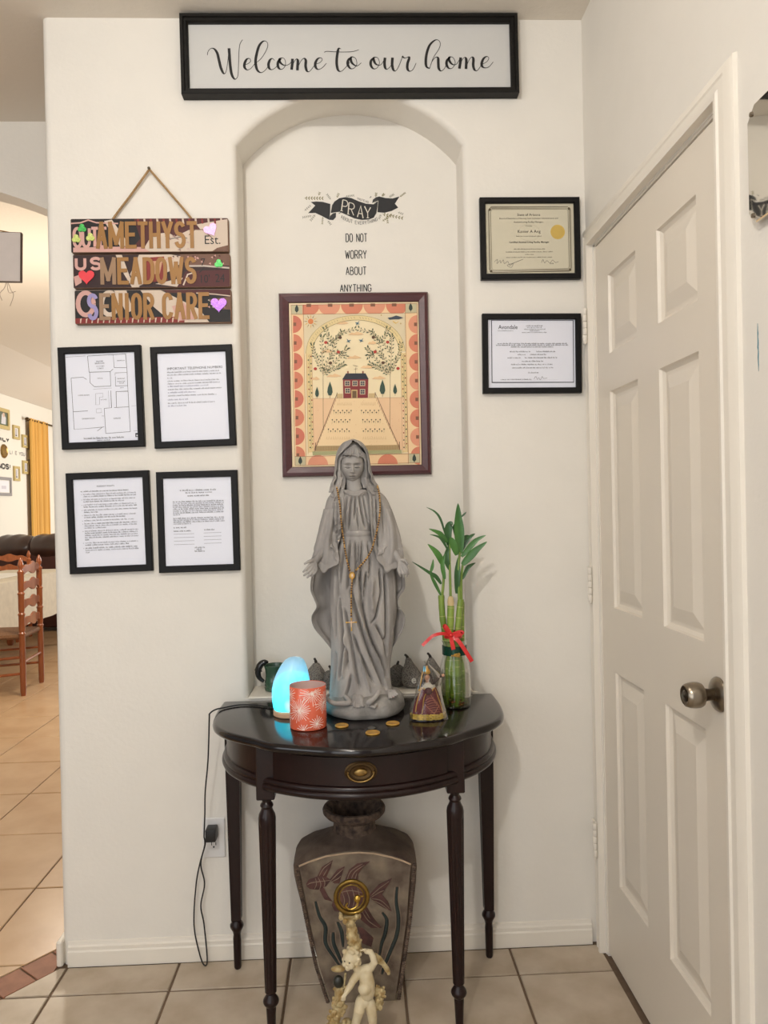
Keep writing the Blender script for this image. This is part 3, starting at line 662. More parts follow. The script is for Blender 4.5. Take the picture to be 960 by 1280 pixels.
for (par, x, z, m) in ((P1, -.191, .020, GLG), (P1, -.208, -.010, GLY), (P1, -.168, -.006, GLY), (P2, .192, .018, GLG)): sticker(par, clover(.0125), m, 'shamrock_sticker', x, z)
pr = Print(-.0187); pr.layer(); pr.text('Est.', .154, -.0265, .036, (22, 18, 18), 'LEFT', .95); pr.build('black_lettering', P1)
pr = Print(-.0187); pr.layer(); D = (20, 14, 14)
pr.text('7', .140, .014, .030, D, 'LEFT', .9); pr.line([(.136, -.006), (.150, .008)], .003, D); pr.text("10'", .134, -.036, .034, D, 'LEFT', .8); pr.text('24', .180, -.034, .034, D, 'LEFT', .85); pr.build('black_lettering', P2)
TW = mat('jute_twine', (160, 128, 88), .9, var=.25, scale=160, bump=.4, bscale=220)
q = MB(); nl = V3((-.0018, -.012, .2965))
for s_, xb in ((-1, -.1130), (1, .1180)):
    pts = [nl, V3((xb*.5, -.010, .2965*.5+.155*.5-.002)), V3((xb, -.008, .150)), V3((xb*1.01, .0-.002, .125))]
    q.tube(smooth_path(pts, 8), .0032, 7)
q.build('twine', TW, pk)
nail = MB(); nail.loft([[V3((r_*math.cos(a*PI/4), y, r_*math.sin(a*PI/4))) for a in range(8)] for r_, y in ((.0018, .004), (.0018, -.016), (.0045, -.0165), (.004, -.019))])
tag(nail.build('nail', DSTEEL, loc=(-.5678, -.001, 2.3005)), 'dark nail head holding the twine of the plank sign', 'nail')
# --- small clear hook between the two lower notices
hk = thing('adhesive_hook', 'tiny clear plastic hook between the two lower framed notices', 'hook', (-.5640, 0, 1.3920))
q = MB(); q.box((0, -.002, 0), (.012, .004, .026), None, .002); q.build('hook_pad', mat('clear_plastic', (226, 222, 214), .2), hk)
q = MB(); q.tube(smooth_path([(0, -.004, .002), (0, -.010, -.004), (0, -.012, -.010), (0, -.015, -.004)], 4), .0018, 6); q.build('hook_prong', MATS['clear_plastic'], hk)

# --- lettering decal on the back of the niche
dc = thing('wall_decal', 'black vinyl decal with a PRAY ribbon banner and four lines of words', 'decal', (0, .1395, 0))
k6 = 2.3803/951.54/6.62; U = lambda x, y: (.0195+(x-463)*k6, 2.2475-(y-192)*k6)
VB, VG, VO = (26, 26, 28), (150, 146, 132), (120, 112, 62)
WV = (216, 208, 194)
p = Print(0)
def sprig(x0, y0, x1, y1, n, c, s=14, w=.0009):
    p.line([U(x0, y0), U(x1, y1)], w, c); d = V3((x1-x0, y1-y0, 0)); L = d.length; d.normalize(); nn = V3((-d.y, d.x, 0))
    for i in range(n):
        b0 = V3((x0, y0, 0))+d*L*(i+.5)/n
        for sg in (-1, 1):
            t_ = b0+(d*.8+nn*sg*.75)*s; m_ = (b0+t_)/2; q_ = (t_-b0).normalized(); o_ = V3((-q_.y, q_.x, 0))*s*.22
            p.poly([U(b0.x, b0.y), U((m_+o_).x, (m_+o_).y), U(t_.x, t_.y), U((m_-o_).x, (m_-o_).y)], c)
for a in ((60, 116, 215, 118, 7, VO, 20), (280, 130, 250, 85, 4, VG), (330, 115, 345, 80, 3, VO), (400, 105, 470, 95, 5, VG), (180, 95, 190, 70, 2, VO), (60, 220, 110, 178, 4, VG), (120, 260, 45, 275, 5, VG), (150, 250, 110, 300, 4, VG, 16), (210, 270, 205, 330, 4, VO, 12), (250, 300, 275, 335, 3, VG),
          (340, 245, 360, 235, 2, VB, 9), (650, 110, 655, 78, 3, VO), (700, 105, 720, 85, 3, VO), (760, 112, 800, 88, 4, VG), (850, 110, 895, 75, 5, VO, 12), (700, 250, 870, 285, 7, VO, 20), (700, 310, 780, 255, 6, VO, 14), (740, 260, 745, 325, 4, VO, 14), (690, 250, 675, 290, 3, VG), (600, 118, 612, 105, 2, VB, 8), (830, 235, 872, 252, 3, VG)): p = Print(0); sprig(*a); p.build('leaf_sprig', dc)
p = Print(-.0002)
p.poly([U(*a) for a in ((115,148),(160,144),(210,147),(275,165),(272,235),(262,295),(200,262),(150,238),(90,240),(150,178))], VB)
p.poly([U(*a) for a in ((620,158),(628,130),(652,112),(680,105),(730,118),(790,122),(848,106),(808,165),(835,198),(780,225),(720,240),(662,235),(668,148))], VB); p.layer()
p.poly([U(*a) for a in ((262,295),(295,298),(318,275),(320,238),(295,240),(270,262))], (44, 44, 46)); p.poly([U(*a) for a in ((620,162),(626,132),(660,112),(672,142),(640,152))], (44, 44, 46)); p.layer()
top = [(275,235),(285,182),(310,145),(350,118),(400,110),(450,118),(510,145),(570,165),(630,170),(670,143)]; bot = [(280,240),(310,234),(350,230),(410,258),(470,285),(530,298),(590,295),(630,280),(655,240),(663,190)]
for i in range(9):
    p.poly([U(*top[i]), U(*top[i+1]), U(*bot[i+1]), U(*bot[i])], VB)
p.layer(); p.line([U(*a) for a in ((288,180),(276,235),(268,264),(295,242),(322,236))], .0010, WV); p.line([U(*a) for a in ((640,158),(670,143),(664,190),(655,240))], .0010, WV); p.line([U(*a) for a in ((622,160),(640,150),(672,142))], .0008, WV)
p.build('ribbon_banner', dc)
p = Print(-.0012); f = lambda x, z: U(*((x, z)))
for ch, (x0, y0, x1, y1, sl_) in {'P': (372, 222, 415, 132, 14), 'R': (424, 250, 470, 155, 10), 'A': (498, 275, 545, 178, 6), 'Y': (556, 280, 606, 186, 0)}.items():
    for i, st in enumerate(GL[ch]):
        p.line([U(x0+a[0]*(x1-x0)-sl_*(1-a[1])+sl_*.5, y0+a[1]*(y1-y0)+(a[0]*10)) for a in st], .0034 if i == 0 else .0024, WV)
    if ch in 'PRY': p.line([U(x0-sl_*.5-9, y0), U(x0-sl_*.5+12, y0+2)] if ch != 'Y' else [U(571, 282), U(592, 282)], .0018, WV)
p.build('white_lettering', dc)
p = Print(-.0004); stroke_text(p, 'INSTEAD', 0, 0, 1, 1, .0008, VB, .5, lambda x, z: U(498+92*x, 128+34*x-z*17)); p.build('black_lettering', dc)
p = Print(-.0004); stroke_text(p, 'ABOUT EVERYTHING', 0, 0, 1, 1, .0011, VB, .42, lambda x, z: U(360+300*x-z*4*(x-.5), 282+150*x*(1-x)+20*x*(1-x)+22*x-z*27)); p.build('black_lettering', dc)
for t_, x0, x1, y0, y1 in (('DO NOT', 430.0, 456.2, 302.2, 292.2), ('WORRY', 429.0, 455.0, 323.2, 313.0), ('ABOUT', 429.3, 454.4, 343.2, 333.6), ('ANYTHING', 421.6, 460.0, 364.2, 355.4)):
    p = Print(-.0004); A_ = U((x0-370)*6.62, (y0-230)*6.62); B2 = U((x1-370)*6.62, (y1-230)*6.62); stroke_text(p, t_, A_[0], A_[1], B2[0], B2[1]-A_[1], .0026, VB, .42); p.build('black_lettering', dc)

# --- folk picture: red house, garden and two apple trees, maroon frame
fp = thing('folk_art_picture', 'maroon framed folk picture of a red house between two apple trees', 'picture', (.0146, .1385, 1.6935))
MRN = mat('maroon_wood', (74, 32, 36), .32, var=.10, scale=14, bump=.15, bscale=90, stretch=(1, 1, 8))
AW, AH = .4625, .5680
frame_bars(fp, AW, AH, .0305, .020, MRN, [(0, 0), (0, .012), (.004, .019), (.012, .0205), (.0285, .017), (.0305, .015), (.0305, 0)])
q = MB(); q.box((0, -.006, 0), (AW-.01, .012, AH-.01)); q.build('picture_board', mat('print_cream', (234, 212, 170), .42, var=.02, scale=5), fp, smooth=0)
def U(x, y):
    t_ = (y-50)/955; xl_, xr_ = 75+29*t_, 858+15*t_; s_ = (x-xl_)/(xr_-xl_)
    zt, zb_ = 50-2*s_, 1010-15*s_
    return ((s_-.5)*AW, (.5-(y-zt)/(zb_-zt))*AH)
p = Print(-.0123); LN = (150, 92, 62); SAL = (212, 128, 98); SAL2 = (222, 150, 118); CR = (236, 206, 156); GRN = (62, 76, 48)
def pl(pts, c): p.poly([U(*a) for a in pts], c)
def ln(pts, w_, c): p.line([U(*a) for a in pts], w_, c)
pl([(140,112),(800,108),(812,935),(168,950)], (240, 206, 160)); p.layer()
pl([(205,160),(738,157),(752,888),(224,902)], (240, 222, 182)); p.layer()
def demi(cx, cy, R, a0, c):
    P = [U(cx+R*math.cos(math.radians(a0+180*i/14)), cy+R*math.sin(math.radians(a0+180*i/14))) for i in range(15)]; p.poly(P, c)
rj = random.Random(9)
for i in range(8):
    y = 212+i*97.5; xo = 148+.031*(y-110); demi(xo, y, 46, -90, SAL if i % 2 else (206, 116, 92)); xo = 801+.014*(y-110); demi(xo, y+4, 48, 90, SAL if i % 3 else SAL2)
for i in range(5):
    demi(222+118*i if i else 232, 110, 58, 0, SAL2 if i % 2 else SAL)
for x in (285, 645): demi(x, 946-(x-285)*.01, 52, 180, SAL if x > 400 else SAL2)
p.layer()
for i in range(8):
    y = 212+i*97.5; xo = 148+.031*(y-110); pl([(xo+2,y-9),(xo+16,y-9),(xo+16,y+9),(xo+2,y+9)], (128, 84, 60)); xo = 801+.014*(y-110); pl([(xo-18,y-5),(xo-3,y-5),(xo-3,y+13),(xo-18,y+13)], (128, 84, 60))
for i in range(5): x = 232+112*i; pl([(x-12,106),(x+12,106),(x+12,122),(x-12,122)], (128, 84, 60))
for (x, y) in ((142,112),(740,108),(165,902),(756,888)):
    pl([(x,y),(x+58,y),(x+58,y+48),(x,y+48)], (196, 186, 150)); 
p.layer()
for (x, y) in ((170,132),(767,128),(194,924),(783,912)):
    pl([(x,y-24),(x+9,y-5),(x+10,y+8),(x+3,y+17),(x-3,y+17),(x-10,y+8),(x-9,y-5)], (38, 52, 46)); ln([(x,y+16),(x,y+24)], .0012, (60, 44, 30))
for a in (((140,112),(800,108)), ((800,108),(812,935)), ((812,935),(168,950)), ((168,950),(140,112)), ((205,160),(738,157)), ((738,157),(752,888)), ((752,888),(224,902)), ((224,902),(205,160)), ((205,112),(205,160)), ((738,108),(738,157)), ((142,160),(205,160)), ((738,157),(800,156)), ((222,902),(222,948)), ((752,888),(752,940)), ((165,902),(222,902)), ((752,888),(810,888))): ln(a, .0011, LN)
pl([(207,162),(736,159),(738,360),(716,360),(690,290),(620,215),(540,180),(470,168),(400,178),(320,215),(262,285),(236,365),(210,365)], (222, 206, 172)); p.layer()      # pale corners outside the arch
arc_o = [(218+8*0, 365)]+[(478-256*math.cos(math.radians(a)), 350-182*math.sin(math.radians(a))) for a in range(4, 177, 8)]+[(738, 355)]
arc_i = [(252, 365)]+[(480-224*math.cos(math.radians(a)), 350-158*math.sin(math.radians(a))) for a in range(4, 177, 8)]+[(708, 355)]
for i in range(len(arc_o)-1): pl([arc_o[i], arc_o[i+1], arc_i[i+1], arc_i[i]], (226, 204, 150))
for sx_, xa, xb, xc, xd in ((0, 220, 250, 264, 234), (1, 714, 742, 750, 722)): pl([(xa,365),(xb,365),(xc,880),(xd,882)], (226, 200, 144))
pl([(255,600),(735,596),(738,870),(262,880)], (236, 198, 156))
p.layer(); ln(arc_o, .0008, (140, 116, 70)); ln(arc_i, .0011, (120, 96, 56))
for (a, c) in (((220,365),(234,890)), ((250,365),(264,880)), ((714,358),(722,885)), ((742,355),(750,880)), ((255,600),(735,596))): ln((a, c), .0008, (170, 110, 80))
for i in range(46):                                      # the fine arched line of text, too small to read
    a = 8+164*i/45
    if i % 6 == 5: continue
    x, y = 479-240*math.cos(math.radians(a)), 350-170*math.sin(math.radians(a)); dx_, dy_ = math.sin(math.radians(a))*4, -math.cos(math.radians(a))*4*0
    ln([(x-3, y-4), (x+2, y+4)], .0008, (120, 104, 66))
for i in range(26):                                      # vines up the columns
    y = 380+19*i
    for xa in (238+.028*(y-370), 729+.015*(y-370)):
        s_ = 6 if i % 2 else -6; ln([(xa-s_*.6, y-9), (xa+s_, y), (xa-s_*.6, y+9)], .0007, (110, 104, 60)); pl([(xa-s_, y-4), (xa-s_*2, y), (xa-s_, y+5), (xa-s_*.2, y)], GRN if i % 3 else (150, 70, 50))
def leaf(x, y, a, L, c): 
    ca, sa = math.cos(a), math.sin(a); pl([(x, y), (x+ca*L*.5-sa*L*.2, y+sa*L*.5+ca*L*.2), (x+ca*L, y+sa*L), (x+ca*L*.5+sa*L*.2, y+sa*L*.5-ca*L*.2)], c)
def cloud(x, y, w_):
    pl([(x-w_,y+6),(x-w_*.6,y-5),(x-w_*.2,y-3),(x+w_*.1,y-10),(x+w_*.5,y-5),(x+w_,y+3),(x+w_*.3,y+8)], (234, 196, 148)); ln([(x-w_,y+7),(x+w_*.3,y+9),(x+w_,y+4)], .0006, (196, 150, 110))
for c in ((410,205,30),(480,262,40),(470,385,38),(365,480,38),(540,435,36),(600,492,36),(565,310,24),(330,352,30),(270,495,22)): cloud(*c)
p.layer()
TR = (104, 74, 44)
for sg, tx_, ty_ in ((1, 312, 815), (-1, 656, 803)):
    ln([(tx_,ty_),(tx_-3*sg,465)], .0011, TR); b0 = (tx_-3*sg, 480)
    for br in ([(0,-20),(-5,-90),(-8,-170),(-5,-205)], [(0,-15),(28,-80),(60,-160),(92,-225)], [(0,-10),(40,-50),(95,-105),(120,-140)], [(0,-8),(-22,-60),(-45,-110),(-55,-160)], [(0,0),(45,-30),(80,-45),(105,-60)], [(-8,-110),(40,-170),(90,-215),(160,-240)], [(28,-80),(70,-120),(115,-100)], [(60,-160),(30,-200),(10,-245)]):
        P = [(a.x, a.y) for a in smooth_path([(b0[0]+x*sg, b0[1]+y) for x, y in br], 4)]; ln(P, .0008, TR)
        for i in range(1, len(P), 1):
            for s_ in (-1, 1):
                a = math.atan2(P[i][1]-P[i-1][1], P[i][0]-P[i-1][0])+s_*rj.uniform(.5, .9); leaf(P[i][0]+math.cos(a)*4, P[i][1]+math.sin(a)*4, a, rj.uniform(12, 19), GRN if rj.random() > .2 else (120, 124, 78))
    for ap in ((-45,-35),(15,-172),(88,-122),(42,-65),(98,-197)):
        x, y = b0[0]+ap[0]*sg*.9, b0[1]+ap[1]; p.layer(); P = [U(x+9*math.cos(a*PI/6), y+8*math.sin(a*PI/6)) for a in range(12)]; p.poly(P, (176, 58, 42) if ap[0] != 98 and ap[0] != 42 else (92, 62, 40)); p.k -= 1
p.layer(); p.layer()
for x, y, s_ in ((488,208,1), (440,300,-1), (508,298,1)):
    pl([(x-14*s_,y-4),(x,y-3),(x+10*s_,y-12),(x+4*s_,y+2),(x+12*s_,y+6),(x-3*s_,y+7)], (88, 118, 130)); pl([(x-2*s_,y),(x-10*s_,y+12),(x+4*s_,y+5)], (70, 98, 116))
u, v = U(243, 198); p.disc(u, v, .0085, (214, 128, 72), 18)
for i in range(12):
    a = i*PI/6; pl([(243+20*math.cos(a-.12),198+20*math.sin(a-.12)),(243+39*math.cos(a),198+39*math.sin(a)),(243+20*math.cos(a+.12),198+20*math.sin(a+.12))], (216, 172, 84) if i % 2 else (150, 120, 74))
pl([(672,196),(690,208),(704,198),(700,205),(688,213),(674,204)], (222, 184, 96)); p.layer(); pl([(645,182),(668,178),(690,170),(705,174),(728,182),(705,190),(680,190),(655,192)], (60, 70, 84))
for x, y in ((612,168),(714,212)): pl([(x-4,y),(x,y-5),(x+4,y),(x,y+5)], (190, 160, 100))
for x, y, s_ in ((278,570,1),(345,556,1.4),(618,548,1.45),(684,556,1.0)):
    pl([(x,y-32*s_),(x+8*s_,y-8*s_),(x+10*s_,y+8*s_),(x+5*s_,y+20*s_),(x-5*s_,y+20*s_),(x-10*s_,y+8*s_),(x-8*s_,y-8*s_)], (52, 76, 62)); ln([(x,y+20*s_),(x,y+30*s_)], .001, TR)
# garden with its fence
pl([(380,600),(582,598),(706,866),(268,872)], (240, 210, 164)); p.layer()
for a, c in (((382,575),(268,868)), ((580,572),(708,862))):
    ln((a, c), .0016, (120, 80, 56))
    for i in range(18): t_ = i/17; x = a[0]+(c[0]-a[0])*t_; y = a[1]+22+(c[1]-a[1]-14)*t_; ln([(x, y-8-10*t_), (x, y+4)], .0008, (130, 88, 60))
pl([(268,848),(708,842),(708,868),(268,874)], (178, 150, 104)); pl([(256,876),(716,868),(718,886),(258,896)], (168, 166, 120)); p.layer()
for i in range(52): x = 270+8.5*i; ln([(x, 850-.012*(x-268)), (x, 872-.012*(x-268))], .0007, (126, 100, 64))
for x, y0, y1 in ((272,830,872),(706,826,868),(382,570,600),(580,568,598)): ln([(x,y0),(x,y1)], .0018, (96, 66, 44))
for r_, (y, xa, xb, n) in enumerate(((628,385,455,9),(668,366,455,9),(716,358,448,9),(765,338,445,10),(806,330,445,11))):
    for sg in (0, 1):
        for i in range(n):
            x = (xa+(xb-xa)*i/(n-1)) if not sg else (972-(xa+(xb-xa)*i/(n-1)))-8
            if r_ in (0, 4): ln([(x-3,y+8),(x,y-8),(x+3,y+8)], .0006, (190, 150, 100))
            else: pl([(x-4,y+(i % 2)*10-5),(x,y-9+(i % 2)*10),(x+4,y+(i % 2)*10-5),(x,y+(i % 2)*10)], (74, 56, 40)); ln([(x,y+(i % 2)*10-2),(x-1,y+14)], .0005, (120, 110, 70))
for i in range(60): x, y = rj.uniform(262, 735), rj.uniform(606, 860); ln([(x,y),(x+2,y-4)], .0006, (196, 130, 96))
# house
pl([(412,500),(544,500),(542,597),(415,599)], (132, 40, 44)); pl([(408,502),(428,470),(530,470),(546,500)], (38, 40, 52)); p.layer()
for x in (438, 516): pl([(x-4,458),(x+4,458),(x+4,470),(x-4,470)], (150, 90, 70))
ln([(478,470),(478,440)], .0008, TR); ln([(464,428),(490,434)], .001, TR); ln([(470,448),(488,446)], .0007, TR)
for x, y in ((435,522),(475,522),(514,522),(437,560),(514,566)): pl([(x-14,y-14),(x+14,y-14),(x+14,y+14),(x-14,y+14)], (196, 178, 150))
pl([(456,555),(488,555),(488,598),(456,598)], (206, 176, 120)); p.layer()
for x, y in ((435,522),(475,522),(514,522),(437,560),(514,566)):
    for a in (0, 1):
        for c in (0, 1): pl([(x-10+11*a,y-10+11*c),(x-1+11*a,y-10+11*c),(x-1+11*a,y-1+11*c),(x-10+11*a,y-1+11*c)], (58, 62, 74))
pl([(461,561),(483,561),(483,598),(461,598)], (110, 82, 52)); pl([(382,576),(410,576),(410,598),(382,598)], (206, 178, 128)); pl([(546,574),(578,574),(578,596),(546,596)], (206, 178, 128))
p.build('printed_scene', fp)

# --- mirror plaque on the right wall, cut by the frame edge
mp_ = thing('mirror_plaque', 'frameless mirror plaque with clipped corners right of the door', 'mirror', (XR, -1.075, 1.878))
q = MB(); a, h_ = .123, .100; c_ = .022
P = [(-a+c_, -h_), (a-c_, -h_), (a, -h_+c_), (a, h_-c_), (a-c_, h_), (-a+c_, h_), (-a, h_-c_), (-a, -h_+c_)]
q.loft([[V3((-.010, y, z)) for y, z in P], [V3((-.0135, y, z)) for y, z in P], [V3((-.0145, y*.985, z*.98)) for y, z in P]], None); q.build('mirror_plate', mat('mirror_silver', (222, 218, 210), .03, 1.0), mp_, smooth=0)
q = MB(); q.box((-.005, 0, 0), (.010, .14, .11)); q.build('mount', TRIM, mp_, smooth=0)
for z in (-.086, .086): xl([(.004, .0), (.004, .0145), (.0045, .0147), (.004, .017), (.002, .018)], 12).build('mirror_screw', STEEL, mp_, loc=(0, .108, z))

# ================================================================= console table and what stands on it
WOOD = mat('espresso_wood', (30, 14, 13), .30, var=.22, scale=14, bump=.04, bscale=60, stretch=(1, 6, 1), coat=.08, spec=.3)
TOPW = mat('espresso_top', (17, 9, 9), .15, var=.18, scale=10, stretch=(1, 8, 1), coat=.25, spec=.4)
BRASS = mat('antique_brass', (150, 122, 74), .35, 1.0, var=.2, scale=60); DBRASS = mat('dark_brass', (84, 66, 44), .45, 1.0)
TZ = .755
tb = thing('console_table', 'dark half moon console table with one drawer, against the wall below the niche', 'table', (.004, 0, 0))
def sym(P): return P + [(-x, y) for x, y in P[::-1] if abs(x) > 1e-6]
def offs(P, d):                                          # offset an open outline sideways
    out = []
    for i in range(len(P)):
        a, c = P[max(i-1, 0)], P[min(i+1, len(P)-1)]; t_ = V3((c[0]-a[0], c[1]-a[1], 0)).normalized(); out.append((P[i][0]+t_.y*d, P[i][1]-t_.x*d))
    return out
half = [(.396, -.016), (.397, -.09), (.394, -.16), (.386, -.225), (.368, -.278), (.336, -.325), (.298, -.360), (.262, -.389), (.238, -.412), (.212, -.432), (.172, -.449), (.12, -.467), (.065, -.484), (0, -.492)]
top = [(p.x, p.y) for p in smooth_path(sym(half)[::-1], 4)]      # left to right, front
q = MB(); rings = []
for d, z in ((-.016, .7325), (-.006, .7335), (-.001, .738), (0, .743), (-.0015, .749), (-.005, .7535), (-.010, .755)):
    o_ = offs(top, d); rings.append([V3((x, min(y, -.016), z)) for x, y in o_])
q.loft(rings, None); q.build('tabletop', TOPW, tb, smooth=50)
side = [(.372, -.030), (.373, -.10), (.362, -.175), (.338, -.245), (.302, -.300), (.262, -.340), (.236, -.354)]
fr = [(.236, -.366), (.19, -.398), (.13, -.428), (.065, -.447), (0, -.454)]
def wallstrip(P, z0, z1, th):
    q = MB(); O = P; I = offs(P, -th); q.loft([[V3((a[0], a[1], z0)), V3((a[0], a[1], z1)), V3((b_[0], b_[1], z1)), V3((b_[0], b_[1], z0))] for a, b_ in zip(O, I)], None); return q
def mould(P, prof):
    q = MB(); rows = [offs(P, d) for d, z in prof]; q.loft([[V3((rows[k][i][0], rows[k][i][1], prof[k][1])) for k in range(len(prof))] for i in range(len(P))], None); return q
MP = [(-.016, .622), (.002, .622), (.007, .626), (.0095, .632), (.007, .638), (.003, .640), (.005, .643), (.003, .650), (-.002, .654), (-.016, .654)]
sp = [(p.x, p.y) for p in smooth_path(side, 5)]
for s_ in (1, -1):
    P = [(x*s_, y) for x, y in sp]; P = P if s_ < 0 else P[::-1]
    wallstrip(offs(P, -.004), .640, .7335, .014).build('apron', WOOD, tb); mould(P, MP).build('apron_moulding', WOOD, tb, smooth=50)
fp_ = [(p.x, p.y) for p in smooth_path(sym(fr)[::-1], 5)]
mould(fp_, MP).build('apron_moulding', WOOD, tb, smooth=50); wallstrip(fp_, .724, .7335, .016).build('apron', WOOD, tb)
drp = [p for p in fp_ if abs(p[0]) < .2125]
dr = wallstrip(offs(drp, .0015), .6555, .7225, .016).build('drawer', WOOD, tb)
q = MB(); zc = .6895
def ell(a, b_, y, z0=0): return [V3((a*math.cos(2*PI*i/32), y, z0+b_*math.sin(2*PI*i/32))) for i in range(32)]
q.loft([ell(.0385, .0255, -.455), ell(.0385, .0255, -.4575), ell(.0345, .0225, -.4595), ell(.033, .021, -.4580), ell(.026, .0165, -.4580), ell(.0245, .0155, -.4595), ell(.021, .013, -.4585)]); q.build('handle_plate', DBRASS, dr, loc=(0, 0, zc), smooth=30)
q = MB(); q.loft([ell(.0165, .0098, -.458), ell(.016, .0095, -.4605), ell(.012, .007, -.4635), ell(.005, .003, -.4645)]); q.build('handle_boss', BRASS, dr, loc=(0, 0, zc))
q = MB(); q.tube([V3((.031*math.cos(PI+PI*i/14), -.4620, .0215*math.sin(PI+PI*i/14)*1.05)) for i in range(15)], .0019, 8); q.build('bail_handle', BRASS, dr, loc=(0, 0, zc+.001))
for s_ in (-1, 1): q = MB(); q.sphere((s_*.0305, -.4605, 0), (.0028, .003, .0028)); q.build('handle_post', BRASS, dr, loc=(0, 0, zc))
LP = [(.0125, .598), (.0115, .586), (.0155, .580), (.0165, .576), (.0135, .570), (.0150, .565), (.0200, .555), (.0218, .545)]
def turned_leg():
    q = MB(); rings = []; n = 60
    def ring(r, z, fl=0): return [V3((r*(1-fl*max(0, math.cos(10*2*PI*i/n)))*math.cos(2*PI*i/n), r*(1-fl*max(0, math.cos(10*2*PI*i/n)))*math.sin(2*PI*i/n), z)) for i in range(n)]
    for r_, z in LP: rings.append(ring(r_, z))
    for z in (.535, .525, .32, .14, .125): rings.append(ring(.0146+(.0218-.0146)*(z-.113)/(.545-.113), z, .13 if .13 < z < .53 else .0))
    for r_, z in ((.0146, .113), (.0105, .108), (.0125, .104), (.0185, .095), (.0200, .089), (.0180, .083), (.0115, .075), (.0125, .071), (.0120, .060), (.0098, .010), (.0085, 0)): rings.append(ring(r_, z))
    q.loft(rings[::-1], None); return q
for s_ in (-1, 1):
    lg = turned_leg().build('front_leg', WOOD, tb, loc=(s_*.2345, -.344, 0), smooth=35)
    q = MB(); q.box((0, -.002, .6655), (.045, .047, .137), None, .0025); q.build('leg_block', WOOD, lg, smooth=30)
    q = MB(); rings = []
    for z, h_ in ((.733, .0205), (.55, .0195), (.16, .0140), (.142, .0138), (.138, .0110)):
        P = []
        for k in range(4):
            for j in range(8):
                u_ = -1+2*j/8; gr = .0016 if j in (2, 4, 6) and .15 < z < .6 else 0
                x, y = u_*h_, -h_+gr
                for _ in range(k): x, y = -y, x
                P.append(V3((x, y, z)))
        rings.append(P)
    q.loft(rings[::-1], None); bl = q.build('back_leg', WOOD, tb, loc=(s_*.3625, -.052, 0), smooth=30)
    q = MB(); q.lathe([(.0085, 0), (.0105, .006), (.0118, .085), (.0105, .098), (.013, .108), (.0195, .120), (.0195, .126), (.0135, .136), (.011, .140)], 12); q.build('turned_foot', WOOD, bl)

# --- glowing crystal style lamp
GLOW = bpy.data.materials.new('lamp_glow'); GLOW.use_nodes = True; nt = GLOW.node_tree; b_ = nt.nodes['Principled BSDF']
b_.inputs['Base Color'].default_value = lin((150, 156, 172)); b_.inputs['Roughness'].default_value = .35
tc = nt.nodes.new('ShaderNodeTexCoord'); dn = nt.nodes.new('ShaderNodeVectorMath'); dn.operation = 'DISTANCE'; dn.inputs[1].default_value = (.016, -.052, .030)
nz = nt.nodes.new('ShaderNodeTexNoise'); nz.inputs['Scale'].default_value = 14; ad = nt.nodes.new('ShaderNodeMath'); ad.operation = 'MULTIPLY_ADD'; ad.inputs[1].default_value = .035
cr = nt.nodes.new('ShaderNodeValToRGB'); e_ = cr.color_ramp.elements
e_[0].position = .0; e_[0].color = (.9, 1, 1, 1); e_[1].position = 1; e_[1].color = (.02, .05, .07, 1)
for p_, c_ in ((.15, (.45, .98, 1, 1)), (.26, (.0, .82, 1, 1)), (.46, (.0, .66, .95, 1)), (.66, (.05, .24, .33, 1))): k_ = e_.new(p_); k_.color = c_
ml = nt.nodes.new('ShaderNodeMath'); ml.operation = 'MULTIPLY'; ml.inputs[1].default_value = 5.6
nt.links.new(tc.outputs['Object'], dn.inputs[0]); nt.links.new(tc.outputs['Object'], nz.inputs['Vector']); nt.links.new(nz.outputs['Fac'], ad.inputs[0]); nt.links.new(dn.outputs['Value'], ad.inputs[2])
nt.links.new(ad.outputs[0], ml.inputs[0]); nt.links.new(ml.outputs[0], cr.inputs[0]); nt.links.new(cr.outputs[0], b_.inputs['Emission Color']); b_.inputs['Emission Strength'].default_value = 1.9
lm = thing('crystal_lamp', 'lit cyan crystal lamp on a pale wooden base, behind the orange candle glass', 'lamp', (-.180, -.178, TZ))
q = MB(); q.lathe([(.044, 0), (.0475, .003), (.0475, .014), (.044, .018), (.030, .019)], 32); part_label(q.build('lamp_base', mat('beech_wood', (214, 176, 142), .5, var=.1, scale=20, stretch=(1, 1, 8)), lm), 'pale wooden base')
q = MB(); rings = []
rr = random.Random(8)
for z, r_ in ((.016, .0435), (.022, .0465), (.045, .0500), (.070, .0512), (.090, .0485), (.108, .0430), (.122, .0385), (.136, .0330), (.147, .0260), (.153, .0170), (.156, .004)):
    cx_ = .013*max(0, (z-.06)/.096)**1.2
    rings.append([V3((cx_+r_*(1+.055*noise.noise(V3((math.cos(a*PI/14)*1.6, math.sin(a*PI/14)*1.6, z*22))))*math.cos(a*PI/14), r_*(1+.055*noise.noise(V3((math.cos(a*PI/14)*1.6, math.sin(a*PI/14)*1.6, z*22+7))))*math.sin(a*PI/14), z)) for a in range(28)])
q.loft(rings); part_label(q.build('crystal_shade', GLOW, lm, smooth=24), 'cyan glowing crystal')
